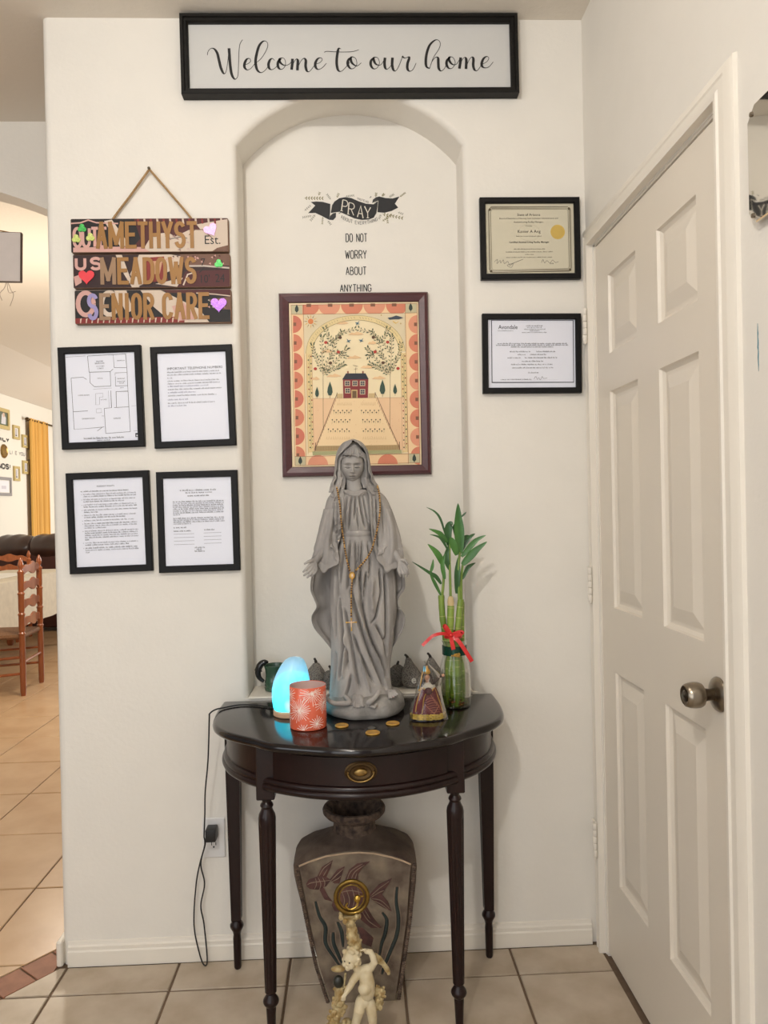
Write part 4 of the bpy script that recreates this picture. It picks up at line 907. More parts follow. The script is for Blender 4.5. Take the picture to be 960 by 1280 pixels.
# --- power cable of the lamp: over the table edge, down to the plug, with a slack loop
CAB = mat('black_rubber', (20, 19, 20), .45)
pc = thing('power_cable', 'black lamp cable running down to a black plug in the outlet', 'cable', (-.4275, 0, .36))
o_ = V3((-.4275, 0, .36))
path = [V3((-.205, -.139, .7585)), V3((-.232, -.120, .7580)), V3((-.275, -.085, .7580)), V3((-.330, -.070, .7580)), V3((-.372, -.095, .7580)), V3((-.392, -.120, .7600)), V3((-.4065, -.130, .752)), V3((-.4095, -.125, .735))] + [V3(a) for a in ((-0.4224,-0.09,0.6112), (-0.4362,-0.07,0.5143), (-0.4418,-0.055,0.4426), (-0.4475,-0.045,0.3768))]
q = MB(); q.tube([p_-o_ for p_ in smooth_path(path, 7)], .0021, 8); 
loop = [V3(a) for a in ((-0.4442,-0.04,0.3653), (-0.4479,-0.035,0.3448), (-0.4645,-0.026,0.2928), (-0.4778,-0.024,0.2275), (-0.4856,-0.026,0.1164), (-0.4716,-0.03,0.0365), (-0.4575,-0.036,0.0041), (-0.448,-0.036,0.0175), (-0.4565,-0.028,0.1163), (-0.4649,-0.026,0.17), (-0.4524,-0.028,0.2335), (-0.461,-0.032,0.2932), (-0.4457,-0.045,0.3538), (-0.4475,-0.045,0.3768))]
q.tube([p_-o_ for p_ in smooth_path(loop, 7)], .0021, 8); q.build('cable', CAB, pc)
q = MB(); q.box((-.001, -.0305, .0195), (.030, .042, .036), None, .004, None, 2); q.build('plug', CAB, pc, smooth=30)
ol = thing('wall_outlet', 'white wall outlet plate behind the table, left of its back leg', 'outlet', (-.4275, 0, .3560))
PLS = mat('white_plastic', (226, 224, 222), .3)
q = MB(); q.box((0, -.003, 0), (.066, .006, .116), None, .0025); q.build('cover_plate', PLS, ol, smooth=30)
q = MB(); q.lathe([(.002, 0), (.0035, .001), (.0, .002)], 10); 
for zz in (.0195, -.0195):
    q2 = MB(); q2.loft([[V3((.0172*max(-.93, min(.93, 1.15*math.cos(2*PI*i/32))), y, .0142*math.sin(2*PI*i/32))) for i in range(32)] for y in (-.006, -.0075)]); rc = q2.build('receptacle', PLS, ol, loc=(0, 0, zz))
    q2 = MB()
    for sx_ in (-.0062, .0062): q2 = MB(); q2.box((sx_, -.0076, .003), (.0022, .0010, .0085)); q2.build('slot', CAB, rc, smooth=0)
    q2 = MB(); q2.loft([[V3((.0026*math.cos(2*PI*i/10), y, -.0062+.0026*math.sin(2*PI*i/10))) for i in range(10)] for y in (-.0074, -.0081)]); q2.build('ground_hole', CAB, rc, smooth=0)
q.bm.free()
# --- orange candle glass with white bursts
cg = thing('candle_glass', 'orange glass candle holder with white firework bursts, in front of the cyan lamp', 'candle holder', (-.1262, -.2985, TZ))
ORG = mat('orange_glass', (226, 104, 74), .25, coat=.4); ORI = mat('frosted_inside', (206, 178, 172), .4)
q = MB(); CR_ = .0468
q.lathe([(.043, 0), (.0462, .002), (CR_, .005), (CR_, .1065), (.0462, .1075), (.0452, .1065)], 48, ORG, cap1=False); q.lathe([(.0452, .1065), (.0450, .020), (.040, .014), (.002, .013)], 48, ORI, cap0=False); q.build('glass_cup', ORG, cg, smooth=40)
q = MB(); r = random.Random(11); WHT = mat('white_print', (252, 232, 222), .4)
def strk(a0, z0, a1, z1, w_):
    R = CR_+.0003; n = 3; L = []; M_ = []
    dx_, dz_ = (a1-a0)*R, z1-z0; l_ = math.hypot(dx_, dz_) or 1; nx, nz_ = -dz_/l_*w_/2, dx_/l_*w_/2
    for i in range(n+1):
        t_ = i/n; a = a0+(a1-a0)*t_; z = z0+(z1-z0)*t_
        for lst, s_ in ((L, 1), (M_, -1)):
            aa = a+s_*nx/R; zz = min(.106, max(.004, z+s_*nz_)); lst.append(q.bm.verts.new((R*math.sin(aa), -R*math.cos(aa), zz)))
    for i in range(n): q.face([L[i], M_[i], M_[i+1], L[i+1]])
for a_, z_, R_ in ((-.42, .052, .036), (.30, .094, .034), (1.05, .066, .032), (-1.15, .088, .026), (.55, .018, .022), (-1.5, .03, .03), (2.0, .03, .03), (2.7, .08, .03), (-2.3, .07, .03), (-.2, .004, .018)):
    N_ = int(R_*760)
    for i in range(N_):
        t_ = 2*PI*i/N_; r0, r1 = R_*r.uniform(.10, .3), R_*r.uniform(.6, 1)
        if not (.004 < z_+r1*math.sin(t_) < .106) or not (.004 < z_+r0*math.sin(t_) < .106): r1 *= .6
        if not (.004 < z_+r1*math.sin(t_) < .106): continue
        strk(a_+r0*math.cos(t_)/CR_, max(.004, min(.106, z_+r0*math.sin(t_))), a_+r1*math.cos(t_)/CR_, z_+r1*math.sin(t_), r.uniform(.0009, .0017))
    for i in range(10): t_ = 2*PI*i/10; strk(a_, z_, a_+R_*.2*math.cos(t_)/CR_, max(.004, min(.106, z_+R_*.2*math.sin(t_))), .0016)
pb = q.build('printed_bursts', WHT, cg, fix=False); pb['kind'] = 'stuff'
q = MB(); q.lathe([(.0435, .013), (.0440, .030), (.040, .034), (.004, .033)], 32); q.build('wax', mat('peach_wax', (226, 160, 140), .5), cg)
q = MB(); q.tube([(0, 0, .033), (.001, 0, .044)], .0009, 6); q.build('wick', CAB, cg)
# --- coins
GC = mat('gold_coin', (222, 172, 84), .32, .55); SCN = mat('silver_coin', (150, 148, 142), .3, .9)
def coin(label, x, y, r_, m, g, th=.0045):
    q = MB(); q.lathe([(r_*.86, 0), (r_, th*.25), (r_, th*.75), (r_*.93, th), (r_*.84, th*.92), (r_*.80, th*.80), (r_*.3, th*.86), (.0005, th*.9)], 36)
    return tag(q.build('coin', m, loc=(x, y, TZ+.0002), smooth=40), label, 'coin', g)
gq = 'coins on the console table'
coin('gold coin beside the orange candle glass', -.0415, -.307, .0172, GC, gq); coin('gold coin nearest the table front, above the drawer handle', .0355, -.378, .0180, GC, gq); coin('gold coin beside the red gowned figurine', .0885, -.302, .0176, GC, gq)
coin('small silver coin between the three gold coins', .0340, -.331, .0098, SCN, gq, .002)

# ================================================================= figurine in plastic, lucky bamboo, things in the niche
gf = thing('gowned_figurine', 'small figurine in red gown with gold fringe inside a clear plastic wrap', 'figurine', (.183, -.270, TZ))
REDV = mat('crimson_velvet', (104, 22, 34), .7, var=.2, scale=60, bump=.2, bscale=160); GTR = mat('gold_trim', (206, 160, 76), .4, .55, var=.15, scale=120); GFR = mat('gold_fringe', (206, 178, 84), .5, .35, var=.25, scale=200)
FLESH = mat('painted_flesh', (196, 150, 122), .45); HAIRD = mat('dark_hair', (52, 36, 32), .6); LACE = mat('white_lace', (206, 202, 196), .7)
q = MB(); rings = []
for z, a, d_ in ((.004, .0435, .021), (.012, .0430, .0205), (.030, .0385, .019), (.050, .0325, .0170), (.070, .0250, .0145), (.084, .0190, .0125), (.092, .0150, .011), (.096, .0075, .0075)):
    rings.append([V3((-.002+(.004 if z > .06 else .001)+a*(1+.03*math.cos(9*t*PI/18))*math.cos(t*PI/18)-.06*(z-.05)*0, d_*(1+.05*math.cos(9*t*PI/18))*math.sin(t*PI/18), z)) for t in range(36)])
q.loft(rings); q.build('gown', REDV, gf)
def fs(x, z, e_=.0012):                                  # a point on the gown's front
    a = interp(z, [.004, .03, .05, .07, .084, .096], [.0435, .0385, .0325, .025, .019, .0075]); d_ = interp(z, [.004, .03, .05, .07, .084, .096], [.021, .019, .017, .0145, .0125, .0075])
    k = max(0, 1-((x)/a)**2); return V3((x, -d_*1.03*math.sqrt(k)-e_, z))
q = MB()
def trim(pts, r_, m=GTR): 
    q = MB(); q.tube([fs(a.x, a.y) for a in smooth_path(pts, 5)], r_, 6); q.build('gold_braid', m, gf)
trim([(-.012, .086), (-.006, .078), (.003, .076), (.012, .080), (.016, .087)], .0013); trim([(-.014, .088), (-.022, .070), (-.030, .045), (-.034, .024)], .0016); trim([(.012, .079), (-.005, .072), (-.012, .058), (-.015, .036), (-.018, .020)], .0016); trim([(.016, .086), (.024, .064), (.032, .040), (.036, .022)], .0013)
ORN = mat('copper_thread', (190, 116, 96), .45, .4); rg = random.Random(3)
for k in range(7): trim([(-.008+.002*k, .054-.005*k), (.002+.004*k, .060-.006*k), (.012+.003*k, .058-.006*k)], .0007, ORN)
for k in range(4): trim([(.006+.005*k, .068-.006*k), (.012+.005*k, .056-.006*k), (.018+.004*k, .046-.006*k)], .0007, ORN)
trim([(-.010, .045), (-.002, .036), (.008, .026), (.014, .020)], .0009, ORN); trim([(.014, .020), (.022, .032), (.028, .040)], .0009, ORN)
q = MB(); rf = random.Random(4)
for i in range(64):
    t_ = 2*PI*i/64; x, y = .0438*math.cos(t_), .0222*math.sin(t_)
    for k in range(3): q.sphere((x*(1+.02*rf.random()), y*(1.03+.03*rf.random()), .0165-.0048*k+rf.uniform(-.001, .001)), .0030, None, 6, 4)
f_ = q.build('gold_fringe', GFR, gf); f_['kind'] = 'stuff'
q = MB(); q.loft([[V3((.001+a*math.cos(t*PI/10), d_*math.sin(t*PI/10), z)) for t in range(20)] for z, a, d_ in ((.080, .0165, .0135), (.086, .0200, .0150), (.092, .0165, .0130), (.097, .0070, .0070))]); q.build('lace_collar', LACE, gf)
q = MB(); q.loft([[V3((a*math.cos(t*PI/12), -.0135+.002*math.sin(t*PI/12)*0-abs(math.sin(t*PI/12))*0, z+a*.9*math.sin(t*PI/12))) for t in range(24)] for a, z in ((.0095, .077), (.0001, .077))], None, True, True, False)
for f0 in []: pass
q.bm.free()
q = MB(); q.sphere((0, -.0150, .0775), (.0105, .0040, .0095), None, 16, 10); q.build('velvet_bodice', mat('dark_crimson', (74, 14, 26), .7), gf)
q = MB(); q.sphere((-.001, -.002, .1105), (.0075, .0075, .0098), None, 18, 12); q.sphere((-.001, -.0095, .1095), (.0014, .0018, .0022), None, 8, 6); q.tube([(-.001, 0, .096), (-.001, -.001, .104)], .0042, 8)
for s_ in (-1, 1): q.sphere((-.001+s_*.0028, -.0087, .1120), (.0010, .0006, .0008), None, 8, 6)
q.build('head', FLESH, gf)
q = MB(); q.sphere((-.001, .0015, .1140), (.0098, .0088, .0105), None, 18, 10)
for s_ in (-1, 1): q.tube(smooth_path([(-.001+s_*.0085, -.001, .116), (-.001+s_*.0115, -.003, .104), (-.001+s_*.0125, -.005, .094), (-.001+s_*.0150, -.006, .086)], 4), [.0036]*8+[.0030]*4+[.0014], 8)
q.build('hair', HAIRD, gf)
q = MB(); q.lathe([(.0085, .120), (.0095, .124), (.0060, .131), (.0035, .134), (.0030, .1385), (.0008, .141)], 14, None, (-.001, 0, 0)); q.build('crown', GTR, gf)
q = MB(); q.tube(smooth_path([(.010, -.004, .093), (.020, -.008, .102), (.030, -.009, .111), (.036, -.010, .115)], 4), [.0042]*5+[.0040]*5+[.0036]*2+[.003], 8); q.build('sleeve_arm', mat('brown_sleeve', (62, 46, 40), .6), gf)
q = MB(); q.sphere((.0395, -.0105, .1165), .0042, None, 10, 8); q.build('hand', FLESH, gf)
q = MB(); q.tube([(-.022, -.012, .080), (-.019, -.013, .100), (-.013, -.008, .128)], .0010, 6); q.sphere((-.022, -.012, .080), .0036, None, 8, 6); q.build('staff', GTR, gf)
PLAS = glass('clear_wrap', (238, 236, 230), .10, rough=.08)
q = MB(); rings = []
for z, a, d_, cx_ in ((.001, .0500, .026, 0), (.030, .0460, .025, .0), (.060, .0370, .024, .001), (.090, .0310, .021, .003), (.112, .0300, .019, .010), (.126, .020, .014, .008), (.140, .0105, .008, .000), (.146, .0045, .004, -.001), (.153, .0065, .006, -.002)):
    rings.append([V3((cx_+a*(1+.10*noise.noise(V3((3*math.cos(t*PI/18), 3*math.sin(t*PI/18), z*28))))*math.cos(t*PI/18), d_*(1+.16*noise.noise(V3((3*math.cos(t*PI/18), 3*math.sin(t*PI/18), z*28+5))))*math.sin(t*PI/18), z)) for t in range(36)])
q.loft(rings, None, True, False, False); part_label(q.build('plastic_wrap', PLAS, gf, smooth=12), 'clear crinkled plastic wrap')
# --- lucky bamboo
BX, BY = .272, -.14
bv = thing('lucky_bamboo', 'lucky bamboo stalks with red ribbon in a green collared glass vase', 'plant', (BX, BY, TZ))
GLS = glass('vase_glass', (246, 249, 244), .10); WAT = glass('vase_water', (232, 236, 206), .05)
q = MB(); q.lathe([(.034, .0), (.0405, .002), (.0430, .008), (.0440, .035), (.0438, .075), (.0415, .105), (.0370, .126), (.0325, .138), (.0315, .146), (.0318, .166), (.0335, .176), (.0370, .182), (.0378, .184)], 40, None, cap1=False); vg = q.build('glass_vase', GLS, bv)
q = MB(); q.lathe([(.0025, .001), (.0395, .0015), (.041, .004), (.0395, .0052), (.0025, .0050)], 40); q.build('vase_foot', glass('thick_glass', (206, 214, 206), .3), bv)
q = MB(); q.lathe([(.010, .0060), (.0395, .0062), (.0410, .012), (.0412, .084), (.040, .086), (.001, .086)], 32); q.build('water', WAT, bv)
PB = [mat('red_pebble', (126, 66, 40), .4), mat('amber_pebble', (166, 92, 48), .4), mat('olive_pebble', (96, 88, 44), .4)]; rp = random.Random(6)
for k in range(46):
    t_ = rp.uniform(0, 2*PI); r_ = .033*math.sqrt(rp.random()); q = MB(); s_ = rp.uniform(.004, .0062); q.sphere((0, 0, 0), (s_, s_*.9, s_*.75), None, 8, 6); q.build('pebble', PB[k % 3], bv, loc=(r_*math.cos(t_), r_*math.sin(t_), .0105+.0062*(k % 3)))
q = MB(); q.lathe([(.0322, .143), (.0342, .1435), (.0345, .168), (.0322, .1685)], 40, None, cap0=False, cap1=False); part_label(q.build('collar', mat('dark_green_foil', (14, 62, 46), .25, .3), bv), 'dark green collar')
q = MB(); rc_ = random.Random(2)
for k in range(22): q.sphere((rc_.uniform(-.011, .011)-.002, -.0352+rc_.uniform(-.001, .001), .146+rc_.uniform(-.005, .005)), rc_.uniform(.0018, .0034), None, 7, 5)
q.build('gold_ornament', GTR, bv)['kind'] = 'stuff'
STK = mat('bamboo_stalk', (136, 158, 66), .38, col2=(104, 132, 50), scale=30, stretch=(1, 1, .2)); NODE = mat('bamboo_node', (176, 176, 110), .5); SHT = mat('dry_sheath', (202, 178, 130), .6); LEAF = mat('bamboo_leaf', (44, 92, 38), .32, col2=(74, 124, 50), scale=26, stretch=(1, 1, .3)); LEAF2 = mat('bamboo_leaf_dark', (28, 66, 30), .32, col2=(50, 96, 42), scale=26, stretch=(1, 1, .3))
cb = lambda x, y, d_=0: None
stalks = [([(-0.0343,-0.002,0.3077), (-0.0322,-0.002,0.25), (-0.0244,0,0.1829), (-0.0192,0.004,0.0886), (-0.0259,0,0.0053)], .0078), ([(-0.0095,-0.012,0.2795), (-0.0117,-0.012,0.2288), (-0.0151,-0.01,0.1579), (-0.0077,-0.008,0.0732), (-0.0047,-0.008,0.0067)], .0088),
          ([(0.0199,-0.002,0.2952), (0.013,-0.004,0.2446), (0.0084,-0.004,0.1827), (0.0082,-0.008,0.0904), (0.0131,-0.008,0.0061)], .0080), ([(0.024,0.012,0.2867), (0.022,0.01,0.2022), (0.0218,0.006,0.1137), (0.026,0.004,0.0071)], .0072), ([(-0.0221,0.012,0.2254), (-0.0128,0.01,0.1474), (-0.0122,0.01,0.0693), (-0.0111,0.012,0.0017)], .0072), ([(0.0027,-0.014,0.1846), (0.0035,-0.016,0.1298), (0.0025,-0.02,0.0051)], .0076)]
for pts, r_ in stalks:
    P = smooth_path([V3(a) for a in pts], 6); P = P[::-1]; q = MB(); n = len(P)
    zs_ = [p_.z for p_ in P]; rs = []
    for p_ in P:
        k = (p_.z % .030)/.030; rs.append(r_*(1.0+.12*max(0, 1-min(k, 1-k)*9)))
    q.tube(P, [r__*1.10 for r__ in rs], 12); st = q.build('bamboo_stalk', STK, bv)
    q = MB(); z = .04
    last = -1
    for i, p_ in enumerate(P):
        if int(p_.z/.030) != last:
            last = int(p_.z/.030); q = MB(); t_ = (P[min(i+1, n-1)]-P[max(i-1, 0)]).normalized(); q.tube([p_-t_*.0008, p_+t_*.0008], r_*1.14, 12); q.build('node_ring', NODE, st)
q = MB(); q.lathe([(.0085, 0), (.0095, .010), (.0080, .020), (.0050, .026)], 10); sh = q.build('dry_sheath', SHT, bv, loc=(-0.0095,-0.012,0.2795))
def leaf_blade(pts, w_, m, fold=.25, side=(0, -1, .25)):
    P = smooth_path([V3(a) for a in pts], 5); n = len(P); q = MB(); rows = []
    for i in range(n):
        t_ = (P[min(i+1, n-1)]-P[max(i-1, 0)]).normalized(); f_ = V3(side); s_ = t_.cross(f_).normalized(); u_ = i/(n-1)
        k = w_*.5*(math.sin(PI*min(1, (u_*.92+.08)))**.75)*(1-.35*u_) if u_ < .999 else .0003
        up = s_.cross(t_).normalized()*k*fold
        rows.append([P[i]-s_*k+up, P[i], P[i]+s_*k+up])
    q.loft(rows, None, False, False, False); return q.build('leaf', m, bv, fix=False)
L_ = [([(0.0201,-0.004,0.4217), (0.0184,-0.008,0.4751), (0.0167,-0.01,0.5149), (0.016,-0.014,0.5613)], .0215, LEAF), ([(-0.0109,-0.006,0.4447), (-0.0125,-0.008,0.4846), (-0.0057,-0.01,0.5044), (0.0004,-0.014,0.5021)], .0165, LEAF2), ([(-0.0189,-0.004,0.4714), (-0.0311,-0.002,0.5159), (-0.046,0,0.5383), (-0.0699,0.002,0.5521)], .0050, LEAF2), ([(-0.0156,-0.01,0.4538), (-0.0312,-0.014,0.4742), (-0.0444,-0.016,0.4834), (-0.0667,-0.02,0.4928)], .0105, LEAF),
      ([(-0.0146,-0.016,0.4321), (-0.0276,-0.018,0.4567), (-0.0407,-0.02,0.4702), (-0.065,-0.022,0.4774)], .0060, LEAF2), ([(-0.0297,-0.006,0.3921), (-0.0386,-0.01,0.4147), (-0.0517,-0.012,0.4327), (-0.0703,-0.014,0.4509)], .0135, LEAF), ([(-0.0344,-0.008,0.3393), (-0.0488,-0.012,0.3599), (-0.0664,-0.014,0.3715), (-0.1146,-0.018,0.4038)], .0088, LEAF2), ([(-0.0363,-0.01,0.3086), (-0.0493,-0.012,0.3357), (-0.0601,-0.014,0.3582), (-0.0664,-0.014,0.3737)], .0072, LEAF),
      ([(-0.064,-0.012,0.3713), (-0.0593,-0.012,0.3844), (-0.0569,-0.012,0.3954), (-0.0553,-0.01,0.4084)], .0070, LEAF), ([(0.0235,0.004,0.4256), (0.0377,0.006,0.4519), (0.0515,0.006,0.4672), (0.0654,0.008,0.4757)], .0100, LEAF2), ([(0.024,-0.006,0.4129), (0.0462,-0.01,0.4392), (0.0663,-0.012,0.4587), (0.0914,-0.016,0.4715)], .0115, LEAF), ([(0.0252,-0.01,0.391), (0.0473,-0.014,0.4151), (0.0648,-0.018,0.4325), (0.0933,-0.022,0.4541)], .0165, LEAF),
      ([(0.0258,0,0.3503), (0.0401,0.002,0.3787), (0.0495,0.004,0.3872), (0.0645,0.006,0.3945)], .0090, LEAF2), ([(0.0097,-0.014,0.4182), (0.0009,-0.018,0.445), (-0.0054,-0.018,0.4606), (-0.0099,-0.02,0.4673)], .0150, LEAF), ([(0.0213,0.002,0.4391), (0.0332,0.004,0.461), (0.0451,0.008,0.4673), (0.0499,0.01,0.4693)], .0110, LEAF2), ([(0.0175,0.006,0.4479), (0.0096,0.008,0.4837), (0.0079,0.01,0.497), (0.0103,0.01,0.5059)], .0090, LEAF2), ([(0.0087,-0.005,0.3114), (0.0101,-0.01,0.3561), (0.0121,-0.008,0.3868), (0.0151,-0.006,0.4131)], .0130, LEAF2),
      ([(0.0272,0,0.5234), (0.034,0,0.5299), (0.0405,-0.002,0.5365)], .0040, LEAF2), ([(-0.0105,-0.01,0.3787), (-0.0191,-0.012,0.4055), (-0.0162,-0.01,0.4274), (-0.0088,-0.008,0.4492)], .0120, LEAF2), ([(-0.0248,-0.014,0.3529), (-0.0306,-0.014,0.3927), (-0.0231,-0.012,0.4232)], .0095, LEAF)]
for pts, w_, m in L_: leaf_blade(pts, w_*1.55, m)
for pts, r_ in (([(-0.0322,-0.002,0.3032), (-0.0268,-0.002,0.3496), (-0.0273,-0.004,0.3919), (-0.0179,-0.006,0.4272)], .0042), ([(-0.0094,-0.012,0.2861), (-0.0097,-0.01,0.3654), (-0.0093,-0.008,0.4271), (-0.0064,-0.008,0.458)], .0040), ([(0.0163,-0.003,0.2888), (0.0144,-0.006,0.3777), (0.0201,-0.004,0.4262)], .0050), ([(0.0209,-0.002,0.2885), (0.0222,-0.002,0.3506), (0.0282,-0.006,0.3995)], .0046)):
    q = MB(); P = smooth_path([V3(a) for a in pts], 5); q.tube(P, [r_*(1-.4*i/len(P)) for i in range(len(P))], 8); q.build('shoot', STK, bv)
RIB = mat('red_ribbon', (206, 34, 34), .35, bump=.1, bscale=90)
q = MB(); q.lathe([(.0265, -.009), (.0275, -.008), (.0275, .008), (.0265, .009)], 28, None, (-0.0043,-0.002,0.1982), False, False, .95, .85); rb_ = q.build('ribbon', RIB, bv, loc=(0, 0, 0))
def rib(pts, w_, tw=(0, -1, 0)):
    P = smooth_path([V3(a) for a in pts], 6); q = MB(); rows = []
    for i, p_ in enumerate(P):
        t_ = (P[min(i+1, len(P)-1)]-P[max(i-1, 0)]).normalized(); s_ = t_.cross(V3(tw)).normalized()*w_/2; n_ = t_.cross(s_).normalized()*.0004
        rows.append([p_-s_-n_, p_+s_-n_, p_+s_+n_, p_-s_+n_])
    q.loft(rows); q.build('ribbon_tail', RIB, rb_, smooth=50)
rib([(-0.0121,-0.028,0.2005), (-0.0388,-0.032,0.2063), (-0.0632,-0.034,0.2008), (-0.0811,-0.034,0.186), (-0.0924,-0.036,0.1758)], .0088, (0, -1, .5)); rib([(-0.0121,-0.028,0.2005), (0.0041,-0.036,0.1883), (0.0203,-0.042,0.1649), (0.0348,-0.044,0.1409), (0.0412,-0.044,0.1299)], .0110, (0, -1, .2)); rib([(-0.0121,-0.028,0.1984), (-0.0116,-0.038,0.1826), (-0.0079,-0.04,0.1632)], .0110); rib([(-0.0164,-0.028,0.2029), (-0.0297,-0.032,0.2236), (-0.0279,-0.036,0.2263), (-0.0148,-0.033,0.2058)], .010); rib([(-0.0078,-0.029,0.2028), (0.0093,-0.034,0.2097), (0.0177,-0.036,0.2076), (-0.0042,-0.034,0.1969)], .010)
q = MB(); q.sphere((-0.0125,-0.031,0.201), (.0065, .005, .006), None, 12, 8); q.build('ribbon_knot', RIB, rb_)
# --- in the niche: dolphin mug and cloth gourds
NZ = .7630
GRM = mat('green_glaze', (52, 82, 62), .22, var=.2, scale=12, coat=.5); DOLM = mat('black_glaze', (28, 27, 26), .25, coat=.4)
mg = thing('dolphin_mug', 'green ceramic mug with a black dolphin handle, at the niche left end', 'mug', (-.247, .072, NZ))
q = MB(); q.lathe([(.028, 0), (.0315, .003), (.0325, .010), (.031, .013), (.0325, .018), (.031, .022), (.0325, .027), (.0300, .034), (.0290, .052), (.0315, .068), (.0335, .076), (.0335, .078), (.031, .0785), (.0295, .074), (.027, .03), (.001, .02)], 36); q.build('mug_body', GRM, mg)
dp = [V3(a)-V3((-.247, .072, NZ-.757)) for a in ((-0.266,0.066,0.0922), (-0.2744,0.066,0.0936), (-0.2865,0.066,0.0892), (-0.2952,0.066,0.0761), (-0.2979,0.066,0.0593), (-0.2923,0.066,0.0447), (-0.2805,0.066,0.0346))]
q = MB(); P = smooth_path(dp, 5); q.tube(P, [interp(i/(len(P)-1), [0, .08, .2, .45, .75, .92, 1], [.0015, .0045, .0085, .0105, .0080, .0058, .0050]) for i in range(len(P))], 12)
q.tube([dp[2]+V3((-.004, 0, -.002)), dp[2]+V3((-.016, 0, -.016)), dp[2]+V3((-.021, 0, -.020))], [.007, .0045, .001], 8); q.tube([dp[3]+V3((.004, -.004, 0)), dp[3]+V3((.010, -.010, -.010))], [.004, .001], 8)
q.build('dolphin_handle', DOLM, mg)
def knit(name, a, b_):
    if name in MATS: return MATS[name]
    m = mat(name, a, .8); nt = m.node_tree; bs = nt.nodes['Principled BSDF']; tc = nt.nodes.new('ShaderNodeTexCoord'); vo = nt.nodes.new('ShaderNodeTexVoronoi'); vo.inputs['Scale'].default_value = 260
    rmp = nt.nodes.new('ShaderNodeValToRGB'); rmp.color_ramp.elements[0].color = lin(b_); rmp.color_ramp.elements[0].position = .25; rmp.color_ramp.elements[1].color = lin(a); rmp.color_ramp.elements[1].position = .5
    nt.links.new(tc.outputs['Object'], vo.inputs['Vector']); nt.links.new(vo.outputs['Distance'], rmp.inputs[0]); nt.links.new(rmp.outputs[0], bs.inputs['Base Color'])
    bp = nt.nodes.new('ShaderNodeBump'); bp.inputs['Distance'].default_value = .001; nt.links.new(vo.outputs['Distance'], bp.inputs['Height']); nt.links.new(bp.outputs[0], bs.inputs['Normal']); return m
KN = knit('grey_knit', (132, 126, 118), (66, 62, 60)); KN2 = knit('dark_knit', (104, 100, 94), (46, 44, 44)); STM = mat('dark_stem', (44, 36, 30), .6); LWH = mat('white_letter', (214, 210, 200), .5)
gg = 'cloth gourds on the niche sill'
def gourd(label, x, y, prof, ribs, m, stem, letter=None, lean=0.0):
    t = thing('cloth_gourd', label, 'gourd', (x, y, NZ), (0, 0, 0), gg); q = MB(); n = 48; rings = []
    for r_, z in prof: rings.append([V3((lean*max(0, z-.02)**1.2*8+r_*(1-.07*abs(math.sin(ribs*2*PI*i/n/2)) if ribs else 1)*math.cos(2*PI*i/n), r_*(1-(.07*abs(math.sin(ribs*PI*i/n)) if ribs else 0))*math.sin(2*PI*i/n), z)) for i in range(n)])
    q.loft(rings); q.build('gourd_body', m, t); zt = prof[-1][1]; xt = lean*max(0, zt-.02)**1.2*8
    q = MB(); q.tube(smooth_path([(xt, 0, zt-.003), (xt+stem[0]*.4, -.001, zt+stem[1]*.5), (xt+stem[0], -.002, zt+stem[1])], 4), [.0045]*4+[.0036]*4+[.0026], 8); q.build('stem', STM, t)
    if letter:
        ch, lx, lz, s_, ry = letter; pr = Print(0); pr.text(ch, 0, 0, s_, LWH, 'CENTER', 1.0, .0006); bm_ = pr.b; ext = bmesh.ops.extrude_face_region(bm_.bm, geom=list(bm_.bm.faces)); bmesh.ops.translate(bm_.bm, verts=[v for v in ext['geom'] if isinstance(v, bmesh.types.BMVert)], vec=(0, -.0015, 0)); bm_.build('letter', LWH, t, smooth=0, loc=(lx, ry, lz))
    return t
gourd('grey netted cloth gourd behind the cyan lamp', -.128, .078, [(.010, 0), (.026, .004), (.034, .018), (.034, .036), (.026, .055), (.016, .068), (.010, .076), (.004, .079)], 0, KN, (-.006, .014), None, .02)
gourd('grey ribbed cloth pumpkin marked with a white L, left of the statue', -.076, .066, [(.008, 0), (.022, .003), (.030, .014), (.0315, .028), (.028, .044), (.018, .054), (.006, .057), (.003, .0555)], 10, KN2, (-.008, .016), ('L', .001, .017, .028, -.0325))
gourd('small dark dotted cloth gourd just right of the statue', .124, .080, [(.008, 0), (.022, .004), (.030, .018), (.030, .036), (.022, .054), (.010, .064), (.003, .066)], 0, KN2, (.004, .010))
gourd('grey speckled gourd marked with a white e, right of the statue', .167, .060, [(.010, 0), (.026, .004), (.0335, .018), (.033, .034), (.026, .050), (.018, .064), (.012, .076), (.0085, .086), (.004, .090)], 0, KN, (-.010, .010), ('e', .002, .020, .032, -.0362), -.035)
gourd('grey cloth gourd half hidden behind the red gowned figurine', .232, .072, [(.010, 0), (.026, .004), (.032, .018), (.031, .036), (.024, .054), (.015, .070), (.009, .082), (.004, .087)], 0, KN, (-.010, .013), None, -.02)

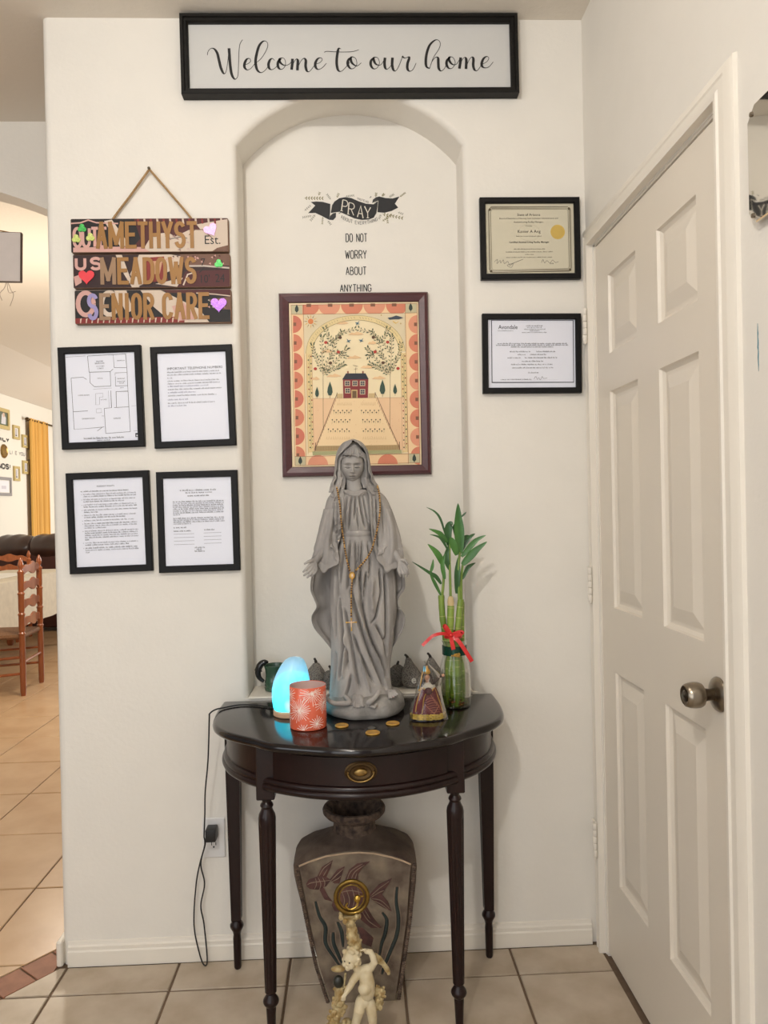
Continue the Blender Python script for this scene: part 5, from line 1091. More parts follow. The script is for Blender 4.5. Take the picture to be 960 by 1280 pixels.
# ================================================================= robed statue on the table
STONE = mat('cast_stone', (136, 132, 129), .8, col2=(168, 163, 158), scale=26, bump=.10, bscale=260, stretch=(1.2, 1, .25), detail=6)
STONEF = mat('cast_stone_smooth', (150, 146, 142), .7, col2=(164, 159, 154), scale=20, bump=.05, bscale=260)
STONE2 = mat('cast_stone_base', (156, 153, 148), .85, col2=(122, 119, 115), scale=30, bump=.35, bscale=120)
SO = V3((.012, -.16, TZ))
stt = thing('robed_woman_statue', 'tall grey stone statue of a veiled woman in robes with open hands', 'statue', SO)
UM = .0022
def remesh(o, vox, it=2, fac=.5):
    m = o.modifiers.new('r', 'REMESH'); m.mode = 'VOXEL'; m.voxel_size = vox; m.use_smooth_shade = True
    if it: s_ = o.modifiers.new('s', 'SMOOTH'); s_.iterations = it; s_.factor = fac
    dg = bpy.context.evaluated_depsgraph_get(); me = bpy.data.meshes.new_from_object(o.evaluated_get(dg)); mm = list(o.data.materials); o.modifiers.clear(); old = o.data; o.data = me
    if not me.materials:
        for q_ in mm: me.materials.append(q_)
    for p_ in me.polygons: p_.use_smooth = True
    bpy.data.meshes.remove(old); me.name = o.name; return o
def capsule(q, pts, rs, n=10):                           # tapered rounded limb
    P = [V3(a) for a in pts]; t0 = (P[1]-P[0]).normalized(); t1 = (P[-1]-P[-2]).normalized()
    pp = [P[0]-t0*rs[0]*.95, P[0]-t0*rs[0]*.6]+P+[P[-1]+t1*rs[-1]*.6, P[-1]+t1*rs[-1]*.95]; rr_ = [rs[0]*.25, rs[0]*.8]+list(rs)+[rs[-1]*.8, rs[-1]*.25]
    q.tube(pp, rr_, n)
def smooth_table(rows, n):
    K = len(rows[0]); out = []
    P = [[r_[k] for r_ in rows] for k in range(K)]
    for i in range(n):
        t_ = i/(n-1)*(len(rows)-1); a = min(int(t_), len(rows)-2); f = t_-a; v = []
        for k in range(K):
            p0, p1, p2, p3 = P[k][max(a-1, 0)], P[k][a], P[k][a+1], P[k][min(a+2, len(rows)-1)]
            v.append(.5*(2*p1+(p2-p0)*f+(2*p0-5*p1+4*p2-p3)*f*f+(p3-p0-3*p2+3*p1)*f**3*1.0))
        out.append(v)
    return out
def fold_fn(creases):
    C_ = []
    for pts, amp, w_ in creases:
        P = sorted([(a[2], a[0]) for a in pts]); C_.append((P[0][0], P[-1][0], [a[0] for a in P], [a[1] for a in P], amp*UM, w_*UM*(.78 if amp < 0 else 1)))
    def f(x, z):
        d_ = 0
        for z0, z1, zs_, xs_, amp, w_ in C_:
            if z0 < z < z1:
                dx_ = (x-interp(z, zs_, xs_))/w_
                if abs(dx_) < 3: d_ += amp*math.exp(-dx_*dx_)*min(1, (z-z0)/.018, (z1-z)/.018)
        return d_
    return f
# rock base
q = MB(); rings = []; n = 72
for rr_, z in ((.86, 0), (.97, .006), (1.0, .017), (.99, .029), (.955, .040), (.88, .049), (.74, .055), (.5, .058), (.2, .059), (.03, .059)):
    ring = []
    for i in range(n):
        t_ = 2*PI*i/n; v = V3((.1115*math.cos(t_), .112*math.sin(t_), 0)); k = 1+.06*noise.noise(V3((math.cos(t_)*1.5, math.sin(t_)*1.5, z*15)))+.03*noise.noise(V3((math.cos(t_)*5, math.sin(t_)*5, z*40)))
        ring.append(V3((.009+v.x*rr_*k, v.y*rr_*k, max(0, z+.004*noise.noise(V3((v.x*rr_*22, v.y*rr_*22, 3.3)))*(1 if z > .002 else 0)))))
    rings.append(ring)
q.loft(rings); q.build('rock_base', STONE2, stt, smooth=60)
# inner robe
rows = [((-0.0472,-0.0132,0.6047), (0.0243,-0.0132,0.6033), 8, 10), ((-0.0562,-0.0132,0.5919), (0.0371,-0.0132,0.59), 14, 13), ((-0.061,-0.0132,0.5703), (0.0453,-0.0132,0.5681), 19, 15), ((-0.0594,-0.0132,0.5399), (0.0468,-0.0132,0.5377), 21.5, 16), ((-0.0536,-0.0132,0.5094), (0.0418,-0.0132,0.5073), 19.5, 16),
        ((-0.0476,-0.0132,0.4854), (0.037,-0.0132,0.4835), 16, 15), ((-0.0524,-0.0132,0.466), (0.0431,-0.0132,0.4638), 18, 16), ((-0.0638,-0.0132,0.4359), (0.0642,-0.0132,0.4329), 21.5, 18), ((-0.0732,-0.0132,0.4014), (0.0896,-0.0132,0.3975), 23, 19), ((-0.0762,-0.0132,0.3624), (0.0996,-0.0132,0.358), 24.5, 20),
        ((-0.0794,-0.0132,0.3169), (0.1009,-0.0132,0.3123), 26, 21), ((-0.0795,-0.0132,0.2626), (0.0975,-0.0132,0.2579), 28.5, 21), ((-0.0798,-0.0132,0.1975), (0.0896,-0.0132,0.1927), 27, 22), ((-0.0812,-0.0132,0.1324), (0.0795,-0.0132,0.1276), 26, 23), ((-0.0843,-0.0132,0.0846), (0.0807,-0.0132,0.0797), 28, 25), ((-0.0892,-0.0176,0.0554), (0.0842,-0.0176,0.0501), 32, 28), ((-0.0958,-0.0264,0.0319), (0.0876,-0.0264,0.0261), 37, 31)]
crease = [([(-0.015,-0.044,0.5905), (-0.0224,-0.0528,0.5394), (-0.0267,-0.0396,0.4922)], -1.9, 1.5), ([(-0.0054,-0.044,0.5903), (-0.0085,-0.0528,0.5433), (-0.0111,-0.0484,0.522)], -2.0, 1.3), ([(0.0043,-0.044,0.5901), (0.0097,-0.0528,0.5472), (0.0205,-0.0396,0.4955)], -2.0, 1.5), ([(-0.0278,-0.044,0.5886), (-0.0351,-0.0484,0.5439), (-0.0361,-0.0396,0.501)], -1.7, 1.4), ([(0.0149,-0.044,0.5877), (0.0224,-0.0484,0.5427), (0.0283,-0.0396,0.5103)], -1.6, 1.4), ([(-0.0016,-0.044,0.5645), (-0.0015,-0.0484,0.5218), (0.0022,-0.0396,0.4916)], -1.3, 1.2),
          ([(-0.024,-0.044,0.4688), (-0.0283,-0.0484,0.4157), (-0.0332,-0.0572,0.3314)], -2.2, 1.7), ([(-0.009,-0.044,0.4684), (-0.0086,-0.0484,0.3896), (-0.0181,-0.0572,0.3416)], -2.0, 1.6), ([(0.0102,-0.044,0.468), (0.0058,-0.0484,0.4149), (0.0013,-0.0528,0.3556)], -1.9, 1.5), ([(-0.039,-0.044,0.467), (-0.0466,-0.0484,0.4055), (-0.0543,-0.0528,0.3421)], -2.0, 1.7), ([(0.0252,-0.044,0.4655), (0.0304,-0.0484,0.4143), (0.0247,-0.0528,0.3507)], -1.9, 1.6), ([(0.0006,-0.044,0.4661), (-0.0016,-0.0484,0.4151), (-0.0066,-0.0528,0.3814)], -1.4, 1.1),
          ([(-0.064,-0.044,0.3949), (-0.0609,-0.0528,0.3295), (-0.0535,-0.0572,0.2766), (-0.0504,-0.0572,0.2212), (-0.0494,-0.0528,0.1715), (-0.0595,-0.0572,0.0939)], -3.0, 2.2), ([(-0.0517,-0.0572,0.2085), (-0.0387,-0.0572,0.172), (-0.0376,-0.0572,0.123)], -2.4, 1.7), ([(-0.0296,-0.0528,0.3521), (-0.0168,-0.0594,0.3014), (-0.0031,-0.0616,0.2483), (0.0088,-0.0594,0.2072), (0.0229,-0.0572,0.1702), (0.0492,-0.0594,0.1081), (0.0671,-0.066,0.0623)], -3.4, 2.2), ([(-0.0002,-0.0528,0.3812), (0.0044,-0.0594,0.3009), (0.0178,-0.0616,0.235), (0.0339,-0.0594,0.1916), (0.0565,-0.0572,0.1479), (0.0701,-0.0616,0.0952)], -3.2, 2.0),
          ([(0.0201,-0.0528,0.3871), (0.0113,-0.0594,0.3283), (0.0071,-0.0616,0.2799)], -2.6, 1.7), ([(0.0554,-0.0528,0.3927), (0.0582,-0.0572,0.3269), (0.0417,-0.0638,0.2622), (0.0243,-0.0616,0.2412)], -2.2, 1.6), ([(0.0382,-0.0616,0.2471), (0.0516,-0.0616,0.2255), (0.065,-0.0572,0.1967), (0.0715,-0.0572,0.1496)], -2.6, 1.7), ([(0.0696,-0.0396,0.3784), (0.0715,-0.044,0.2736), (0.0696,-0.044,0.1857)], -3.2, 2.0), ([(-0.0217,-0.0594,0.2208), (-0.0047,-0.0572,0.171), (0.0145,-0.0594,0.1262), (0.0356,-0.066,0.0803)], -2.8, 1.8), ([(-0.0687,-0.0484,0.1712), (-0.0731,-0.0528,0.1061), (-0.0814,-0.0572,0.0605)], -2.4, 1.8),
          ([(-0.0426,-0.0594,0.2894), (-0.0274,-0.0594,0.204), (-0.0163,-0.0616,0.1297), (-0.005,-0.0704,0.0656)], -2.4, 2.0), ([(-0.0272,-0.0616,0.1151), (-0.0342,-0.066,0.0824), (-0.0454,-0.0792,0.0479)], -2.2, 1.8), ([(-0.0626,-0.0484,0.3525), (-0.0686,-0.0528,0.2679), (-0.068,-0.0484,0.2032)], -2.0, 1.7), ([(0.0357,-0.0572,0.3722), (0.0302,-0.0616,0.3196), (0.0334,-0.0638,0.271)], 1.6, 3.0), ([(-0.0122,-0.0572,0.3202), (0.0015,-0.0594,0.267), (0.0174,-0.0594,0.2133), (0.0397,-0.0572,0.1591), (0.0616,-0.0616,0.0955)], 1.6, 1.8), ([(-0.0418,-0.0572,0.2253), (-0.0432,-0.0572,0.1615), (-0.0508,-0.0616,0.0989)], 1.6, 2.0), ([(0.0214,-0.0616,0.203), (0.0394,-0.0594,0.1468), (0.0574,-0.0616,0.0956)], -1.6, 1.2), ([(-0.0067,-0.0616,0.1783), (0.0069,-0.0616,0.1226), (0.0224,-0.0704,0.0605)], 1.5, 1.6)]
ff = fold_fn(crease)
rows = [(a[0], b_[0], a[2]*.5+b_[2]*.5, f_*UM, k_*UM) for a, b_, f_, k_ in rows]
T_ = smooth_table(rows, 240); rings = []; n = 300
for xl_, xr_, z, f_, k_ in T_:
    cx_, a = (xl_+xr_)/2, (xr_-xl_)/2; ring = []
    hem = max(0, (.075-z)/.05)
    for i in range(n):
        t_ = 2*PI*i/n; c_, s_ = math.cos(t_), math.sin(t_); x = a*(abs(c_)**.92)*(1 if c_ > 0 else -1); dep = f_ if s_ < 0 else k_; y = dep*(abs(s_)**.86)*(1 if s_ > 0 else -1)
        nn = V3((c_/a, s_/dep, 0)).normalized(); d_ = 3.0*ff(cx_+x, z) if s_ < .15 else 0
        fl = .0016*math.sin(9*t_+z*30+2*math.sin(z*25))*min(1, max(0, (.50-z)/.1)) if (s_ > -.2 or abs(c_) > .9) else 0
        fl += hem*.0035*math.sin(11*t_+1.2)
        zz = z
        if z < .10:                                      # the hem lifts over the forward foot
            zz += max(0, (.10-z)/.07)*(.012*math.exp(-((cx_+x+.006)/.020)**2)*max(0, -s_)+.006*math.sin(7*t_)*.3)
        ring.append(V3((cx_+x, y-.004, zz))+nn*(d_+fl))
    rings.append(ring)
robe = MB(); robe.loft(rings[::-1]); robe = robe.build('robe', STONE, stt, smooth=75)
# belt
q = MB(); rings = []
for k in range(61):
    t_ = PI*1.06+PI*.88*k/60; x = math.cos(t_); s_ = math.sin(t_); z0 = ((-0.0065,-0.0396,0.4854))[2]; c0 = ((-0.0053,-0.0132,0.4845))[0]
    rings.append([V3((c0+x*(.0435+dx_), s_*(.0375+dx_)-.0035, z0+dz_)) for dx_, dz_ in ((-.006, -.0068), (.0005, -.0072), (.0022, -.003), (.0022, .003), (.0005, .0072), (-.006, .0068))])
q.loft(rings); q.build('belt', STONE, stt, smooth=50)
# neckline braid
q = MB(); q.tube(smooth_path([(-0.0404,-0.0308,0.6085), (-0.032,-0.0396,0.5973), (-0.0129,-0.0462,0.5883), (0.0064,-0.0462,0.59), (0.0217,-0.0352,0.6007)], 6), .0022, 8); q.build('neckline', STONE, stt)
# mantle over shoulders and arms, open in front
def cshell(rows, n, th, ffn, N=110, ripple=0.0, edge_roll=0.0, parent=None, name='mantle', seed=0):
    T_ = smooth_table(rows, N); rings = []
    for j, (xl_, xr_, z, el, er, f_, k_) in enumerate(T_):
        cx_, a = (xl_+xr_)/2, (xr_-xl_)/2
        tl = PI+math.acos(max(-1, min(1, -(el-cx_)/a))); tr = 2*PI-math.acos(max(-1, min(1, (er-cx_)/a)))
        tr0 = tr-2*PI                                     # from right front edge round the back to left front edge
        out, inn = [], []
        for i in range(n+1):
            u_ = i/n; t_ = tr0+(tl-tr0)*u_; c_, s_ = math.cos(t_), math.sin(t_); dep = f_ if s_ < 0 else k_
            x, y = a*c_, dep*s_; nn = V3((c_/a, s_/dep, 0)).normalized(); e_ = min(u_, 1-u_)*n
            d_ = 3.4*ffn(cx_+x, z) if s_ < .2 else 0
            d_ += ripple*math.sin(12*t_+z*28+seed)*(.5+.5*math.sin(z*40+t_*2))*max(0, min(1, s_+.6))
            d_ += edge_roll*math.exp(-(e_/3.0)**2)
            p_ = V3((cx_+x, y-.004, z))+nn*d_; out.append(p_); inn.append(p_-nn*th)
        rings.append(out+inn[::-1])
    q = MB(); q.loft(rings[::-1]); return q.build(name, STONE, parent or stt, smooth=70)
mr = [((-0.0514,-0.0088,0.6158), (0.0377,-0.0088,0.614), (-0.0341,-0.0088,0.6155), (0.0235,-0.0088,0.6143), 8, 12), ((-0.0669,-0.0088,0.6009), (0.057,-0.0088,0.5984), (-0.0365,-0.0088,0.6003), (0.0265,-0.0088,0.599), 14, 14), ((-0.0814,-0.0088,0.5838), (0.0762,-0.0088,0.5806), (-0.0369,-0.0088,0.5829), (0.0305,-0.0088,0.5815), 18.5, 15), ((-0.0895,-0.0088,0.5579), (0.0887,-0.0088,0.5542), (-0.0375,-0.0088,0.5568), (0.0321,-0.0088,0.5554), 23, 16),
      ((-0.0955,-0.0088,0.5298), (0.0969,-0.0088,0.5257), (-0.0402,-0.0088,0.5286), (0.0326,-0.0088,0.527), 25, 17), ((-0.0994,-0.0088,0.5016), (0.1017,-0.0088,0.4972), (-0.0452,-0.0088,0.5004), (0.0342,-0.0088,0.4987), 23.5, 18), ((-0.1021,-0.0088,0.4756), (0.1055,-0.0088,0.4709), (-0.0501,-0.0088,0.4745), (0.0358,-0.0088,0.4725), 22, 19), ((-0.1027,-0.0088,0.4496), (0.1061,-0.0088,0.4447), (-0.0582,-0.0088,0.4485), (0.0407,-0.0088,0.4463), 23, 20), ((-0.1032,-0.0088,0.4257), (0.1045,-0.0088,0.4208), (-0.0663,-0.0088,0.4248), (0.0467,-0.0088,0.4221), 24, 20), ((-0.0993,-0.0088,0.406), (0.0986,-0.0088,0.4013), (-0.0733,-0.0088,0.4054), (0.055,-0.0088,0.4023), 24, 20)]
mr = [(a[0], b_[0], a[2]*.5+b_[2]*.5, e0[0], e1[0], f_*UM, k_*UM) for a, b_, e0, e1, f_, k_ in mr]
mf = fold_fn([([(-0.0972,-0.0308,0.5107), (-0.0899,-0.0396,0.4872), (-0.0753,-0.044,0.4657)], -1.5, 1.4), ([(-0.0967,-0.0308,0.4849), (-0.0862,-0.0396,0.4593), (-0.0695,-0.044,0.4378)], -1.5, 1.4), ([(0.0996,-0.0308,0.5064), (0.0911,-0.0396,0.4832), (0.0744,-0.044,0.4623)], -1.5, 1.4), ([(0.0991,-0.0308,0.4805), (0.0873,-0.0396,0.4553), (0.0695,-0.044,0.4345)], -1.5, 1.4), ([(-0.0646,-0.0352,0.5745), (-0.0697,-0.0396,0.5339), (-0.0664,-0.0396,0.4846)], -2.4, 1.5), ([(-0.0557,-0.0396,0.5871), (-0.0569,-0.0484,0.523), (-0.0608,-0.0484,0.4378)], -1.8, 1.3), ([(0.06,-0.0352,0.5805), (0.0696,-0.0396,0.5309), (0.0708,-0.0352,0.4813)], -2.4, 1.5), ([(0.0514,-0.0396,0.5849), (0.0519,-0.0484,0.5207), (0.0522,-0.0484,0.4352)], -1.8, 1.3), ([(-0.0785,-0.022,0.5447), (-0.0858,-0.0264,0.5018), (-0.091,-0.0264,0.4588)], -1.4, 1.3), ([(0.0857,-0.022,0.5412), (0.091,-0.0264,0.4979), (0.0944,-0.0264,0.4546)], -1.4, 1.3), ([(0.0408,-0.0396,0.5937), (0.0412,-0.0484,0.5209), (0.042,-0.0484,0.4568)], -1.2, 1.0), ([(-0.0448,-0.0396,0.5955), (-0.0473,-0.0484,0.5228), (-0.0519,-0.0484,0.4589)], -1.2, 1.0)])
cshell(mr, 150, .0040, mf, 100, .0014, .0012, name='mantle')
lr = [((-0.1083,0.0132,0.4354), (0.1071,0.0132,0.4304), 20), ((-0.1199,0.0132,0.405), (0.1174,0.0132,0.3993), 21), ((-0.1282,0.0132,0.3744), (0.1212,0.0132,0.3683), 22), ((-0.1323,0.0132,0.3372), (0.1226,0.0132,0.3307), 22), ((-0.123,0.0132,0.3106), (0.1055,0.0132,0.3047), 22), ((-0.1169,0.0132,0.2907), (0.1029,0.0132,0.2827), 22), ((-0.1306,0.0132,0.2625), (0.1189,0.0132,0.258), 22), ((-0.1236,0.0132,0.2315), (0.1183,0.0132,0.2293), 22), ((-0.0981,0.0132,0.1978), (0.1033,0.0132,0.1988), 22), ((-0.081,0.0132,0.1754), (0.0884,0.0132,0.175), 21), ((-0.0683,0.0132,0.153), (0.0724,0.0132,0.1489), 19)]
lr = [(a[0], b_[0], a[2]*.5+b_[2]*.5, a[0]+.0012, b_[0]-.0012, 9*UM, k_*UM) for a, b_, k_ in lr]
cf = fold_fn([([(-0.1022,0,0.388), (-0.0972,0,0.3158), (-0.1015,0,0.2177)], -2.6, 1.8), ([(-0.1154,0,0.3796), (-0.1142,0,0.3359), (-0.1041,0,0.3007), (-0.1117,0,0.2507)], -2.0, 1.3), ([(-0.0891,0,0.3877), (-0.0844,0,0.3046), (-0.0846,0,0.1953)], -2.2, 1.7), ([(0.1074,0,0.3785), (0.1064,0,0.3325), (0.0925,0,0.2956), (0.1046,0,0.2449)], -2.2, 1.4), ([(0.09,0,0.3833), (0.0862,0,0.3111), (0.0864,0,0.2125)], -2.4, 1.6), ([(0.1142,0,0.2863), (0.1028,0,0.2646), (0.0954,0,0.2254)], -1.8, 1.2)])
cshell(lr, 70, .0050, cf, 110, .0022, .0030, name='mantle_train', seed=1.3)
# sleeves, hollow at the cuff
def sleeve(R, m):
    q = MB(); rings = []; n = 40
    for k, (c_, u_, v_) in enumerate(R):
        c_, u_, v_ = V3(c_), V3(u_)*UM, V3(v_)*UM; ring = []
        for i in range(n):
            t_ = 2*PI*i/n; f_ = 1+.15*math.sin(5*t_+k*.8)*(1 if k > 0 else 0)+.06*math.sin(9*t_+k); ring.append(c_+(u_*math.cos(t_)+v_*math.sin(t_))*f_)
        rings.append(ring)
    fine = []
    for a in range(len(rings)-1):
        for j in range(4):
            f_ = j/4; p0, p1, p2, p3 = rings[max(a-1, 0)], rings[a], rings[a+1], rings[min(a+2, len(rings)-1)]
            fine.append([.5*(2*p1[i]+(p2[i]-p0[i])*f_+(2*p0[i]-5*p1[i]+4*p2[i]-p3[i])*f_*f_+(p3[i]-p0[i]-3*p2[i]+3*p1[i])*f_**3) for i in range(n)])
    fine.append(rings[-1]); q.loft(fine); return q.build('sleeve', STONE, stt, smooth=70)
sleeve([((-0.0722,-0.011,0.5532), (9, 0, 0), (0, 10, 0)), ((-0.0805,-0.0154,0.5144), (9.5, 0, 0), (0, 12.5, 1)), ((-0.0874,-0.0242,0.4802), (10.5, 0, 1), (-.5, 13, 4)), ((-0.0896,-0.0374,0.4529), (12.5, -2, 1), (-1, 9, 9)), ((-0.0907,-0.0484,0.4321), (14.5, -4, 2), (-2, 5, 14)), ((-0.0907,-0.055,0.4219), (15, -5, 2), (-2, 4, 14.5)), ((-0.0906,-0.0561,0.4241), (13.2, -4, 2), (-2, 4, 12.8)), ((-0.0897,-0.0418,0.4402), (8, -2, 1), (-1, 4, 7))], 0)
sleeve([((0.0711,-0.011,0.5502), (9, 0, 0), (0, 10, 0)), ((0.0799,-0.0154,0.5109), (9.5, 0, 0), (0, 12.5, 1)), ((0.0863,-0.0242,0.4763), (10.5, 0, -1), (.5, 13, 4)), ((0.0862,-0.0374,0.4488), (12.5, 2, -1), (1, 9, 9)), ((0.0852,-0.0484,0.428), (14.5, 4, -2), (2, 5, 14)), ((0.0847,-0.055,0.4177), (15, 5, -2), (2, 4, 14.5)), ((0.0847,-0.0561,0.4199), (13.2, 4, -2), (2, 4, 12.8)), ((0.0846,-0.0418,0.4362), (8, 2, -1), (1, 4, 7))], 0)
# hands: palm, four fingers and a thumb each, open and turned up
def hand(pts):
    q = MB(); W0, W1, KN_, TI, MI, TH, EL = pts; u = UM
    capsule(q, [EL, W0, W1], [5.2*u, 4.4*u, 3.8*u])
    for k in range(4): capsule(q, [W1, V3(W1).lerp(V3(KN_[k]), .6), KN_[k]], [3.3*u, 2.7*u, 2.3*u])
    for k in range(4): capsule(q, [KN_[k], MI[k], TI[k]], [1.95*u, 1.75*u, 1.25*u])
    capsule(q, [W1, TH[0], TH[1], TH[2]], [2.8*u, 2.5*u, 1.9*u, 1.35*u])
    return remesh(q.build('hand', STONE, stt), .0010, 2)
hand(((-0.1077,-0.0528,0.4264), (-0.1168,-0.066,0.4148), ((-0.1316,-0.0792,0.4034), (-0.1268,-0.0792,0.3962), (-0.1203,-0.077,0.3921), (-0.1133,-0.0748,0.3913)), ((-0.1464,-0.0814,0.3897), (-0.1449,-0.0814,0.3805), (-0.1364,-0.0792,0.3746), (-0.1256,-0.077,0.3771)), ((-0.139,-0.0847,0.3965), (-0.1358,-0.0847,0.3872), (-0.1285,-0.0825,0.3827), (-0.1195,-0.0792,0.3834)), ((-0.1236,-0.0748,0.4181), (-0.1315,-0.0836,0.4167), (-0.1422,-0.088,0.4115)), (-0.0951,-0.0396,0.4424)))
hand(((0.103,-0.0528,0.4214), (0.1095,-0.066,0.4093), ((0.123,-0.0792,0.3973), (0.1177,-0.0792,0.3902), (0.111,-0.077,0.3864), (0.104,-0.0748,0.386)), ((0.1291,-0.0814,0.3775), (0.1248,-0.0814,0.3713), (0.1169,-0.0792,0.3692), (0.1082,-0.077,0.3721)), ((0.1266,-0.0847,0.3875), (0.1222,-0.0847,0.3801), (0.1143,-0.0825,0.3775), (0.1057,-0.0792,0.3787)), ((0.1156,-0.0748,0.4136), (0.1213,-0.0836,0.4124), (0.1271,-0.088,0.4037)), (0.0912,-0.0396,0.438)))
# feet under the hem
def foot(heel, ball, toes, r_, w_=1.0):                # toes apart, the great toe largest
    q = MB(); u = UM
    for k in range(3): capsule(q, [heel, V3(heel).lerp(V3(toes[k*2]), .55)+V3((0, 0, .004)), V3(toes[k*2]).lerp(V3(heel), .18)], [4.2*u*w_, 3.8*u*w_, 2.2*u*w_])
    for k, t_ in enumerate(toes): capsule(q, [V3(t_).lerp(V3(heel), .30)+V3((0, 0, .002)), t_], [2.2*u*w_, (2.0 if k == r_ else 1.55)*u*w_])
    return remesh(q.build('foot', STONE, stt), .0012, 2)
foot((-0.0113,-0.0484,0.0605), None, ((-0.0282,-0.1012,0.0436), (-0.0212,-0.1056,0.0393), (-0.0138,-0.1067,0.0372), (-0.0063,-0.1067,0.037), (0.0021,-0.1056,0.0396)), 4)
foot((0.075,-0.0572,0.0631), None, ((0.0716,-0.0792,0.0517), (0.0779,-0.0792,0.0519), (0.0841,-0.0781,0.0537), (0.0902,-0.077,0.0567), (0.0954,-0.0748,0.0598)), 0, .66)
# the serpent roll under the feet
q = MB(); P = smooth_path([(-0.0451,-0.0792,0.0605), (-0.0326,-0.099,0.0483), (-0.0534,-0.1034,0.047), (-0.0764,-0.0968,0.0481), (-0.0912,-0.0836,0.0568), (-0.0874,-0.066,0.0628)], 6); q.tube(P, [interp(i/(len(P)-1), [0, .3, .8, 1], [.0062, .0072, .0056, .0030]) for i in range(len(P))], 12); q.build('serpent_tail', STONE, stt)
q = MB(); P = smooth_path([(0.0455,-0.0836,0.0714), (0.0342,-0.1012,0.0593), (0.0213,-0.11,0.0515), (0.0138,-0.1144,0.0446)], 6); q.tube(P, [interp(i/(len(P)-1), [0, .5, .8, 1], [.0060, .0062, .0085, .0040]) for i in range(len(P))], 12); q.tube([(0.0149,-0.11,0.0414), (0.0314,-0.11,0.0367), (0.038,-0.1012,0.0425)], [.0035, .0050, .004], 10); q.build('serpent_head', STONE, stt)
# head with face, and neck
H0 = V3((-0.0121,-0.0088,0.6672)); hu = .00212
def bump(x, y, cx_, cy_, sx_, sy_, a): return a*math.exp(-((x-cx_)/sx_)**2-((y-cy_)/sy_)**2)
q = MB(); rings = []; NU, NV = 220, 190
for j in range(NV+1):
    ph = PI*(.004+.992*j/NV); sy_ = -math.cos(ph); yy = sy_*24.0+(1.5 if sy_ < 0 else 0)*0      # face units, down is positive later
    ring = []
    for i in range(NU):
        t_ = 2*PI*i/NU; c_, s_ = math.cos(t_), math.sin(t_); sr = math.sin(ph)
        up = math.cos(ph)*-1                              # -1 bottom .. 1 top
        zz = up*(27 if up > 0 else 19.6)
        wx = 14.9; 
        if up < 0: wx = 14.9*(1-.30*(-up)**1.6)
        wf = 16.5 if up > 0 else 16.5-1.5*(-up)
        wb = 17.5 if up > -.2 else 17.5-9*(-up-.2)
        x = wx*sr**.86*c_; y = (wf if s_ < 0 else wb)*sr**.80*s_
        if s_ < 0:
            d_ = 0; fx, fy = x, -zz                       # fx to the viewer's right, fy down from eye level
            nose = max(0, min(1, (fy+1.5)/9.0)); d_ += nose**1.3*5.0*math.exp(-(fx/1.75)**2)*(1 if fy < 7.6 else math.exp(-((fy-7.6)/.9)**2)) if fy > -1.5 else 0
            d_ += bump(fx, fy, 0, -2.5, 1.7, 3, .8)
            for sg in (-1, 1):
                d_ += bump(fx, fy, sg*1.9, 7.2, 1.1, .95, 1.6)            # nostrils
                d_ += bump(fx, fy, sg*6.0, -1.0, 4.0, 2.4, -4.6)           # sockets
                d_ += bump(fx, fy, sg*6.1, .5, 3.0, 1.6, 3.5)             # lowered lids
                d_ += bump(fx, fy-.16*(fx-sg*6.1)**2*-.12, sg*6.1, 2.0, 3.3, .6, -3.4)   # lash line
                d_ += bump(fx, fy, sg*6.1, -1.8, 3.2, .5, -.8)
                d_ += bump(fx, fy, sg*6.4, -4.4, 4.2, 1.1, 1.0)            # brows
                d_ += bump(fx, fy, sg*8.2, 6.5, 3.4, 3.4, .7)             # cheeks
            d_ += bump(fx, fy, 0, 10.3, .8, .9, -.35)
            d_ += bump(fx, fy, 0, 11.3, 3.4, .9, 2.5)+bump(fx, fy, 0, 13.9, 2.8, 1.0, 2.8)-3.2*math.exp(-(fx/3.9)**4)*math.exp(-((fy-12.5-.02*fx*fx)/.5)**2)
            d_ += bump(fx, fy, 0, 15.9, 2.8, .8, -1.0)+bump(fx, fy, 0, 17.6, 3.0, 2.0, 1.3)
            y -= d_*min(1, max(0, -s_*2.2))
        ring.append(H0+V3((x*hu, y*hu, zz*hu)))
    rings.append(ring)
q.loft(rings); R_ = Matrix.Translation(H0) @ Matrix.Rotation(math.radians(2.5), 4, 'X') @ Matrix.Translation(-H0)
bmesh.ops.transform(q.bm, matrix=R_, verts=q.bm.verts); q.build('head', STONEF, stt, smooth=80)
q = MB(); q.tube(smooth_path([(-0.0105,0.0044,0.6526), (-0.009,-0.0022,0.6173), (-0.0073,-0.0066,0.5954), (-0.0067,-0.0066,0.5736)], 5), [.0205]*6+[.0215]*5+[.026]*4+[.03], 24)
q.build('neck', STONEF, stt, smooth=80)
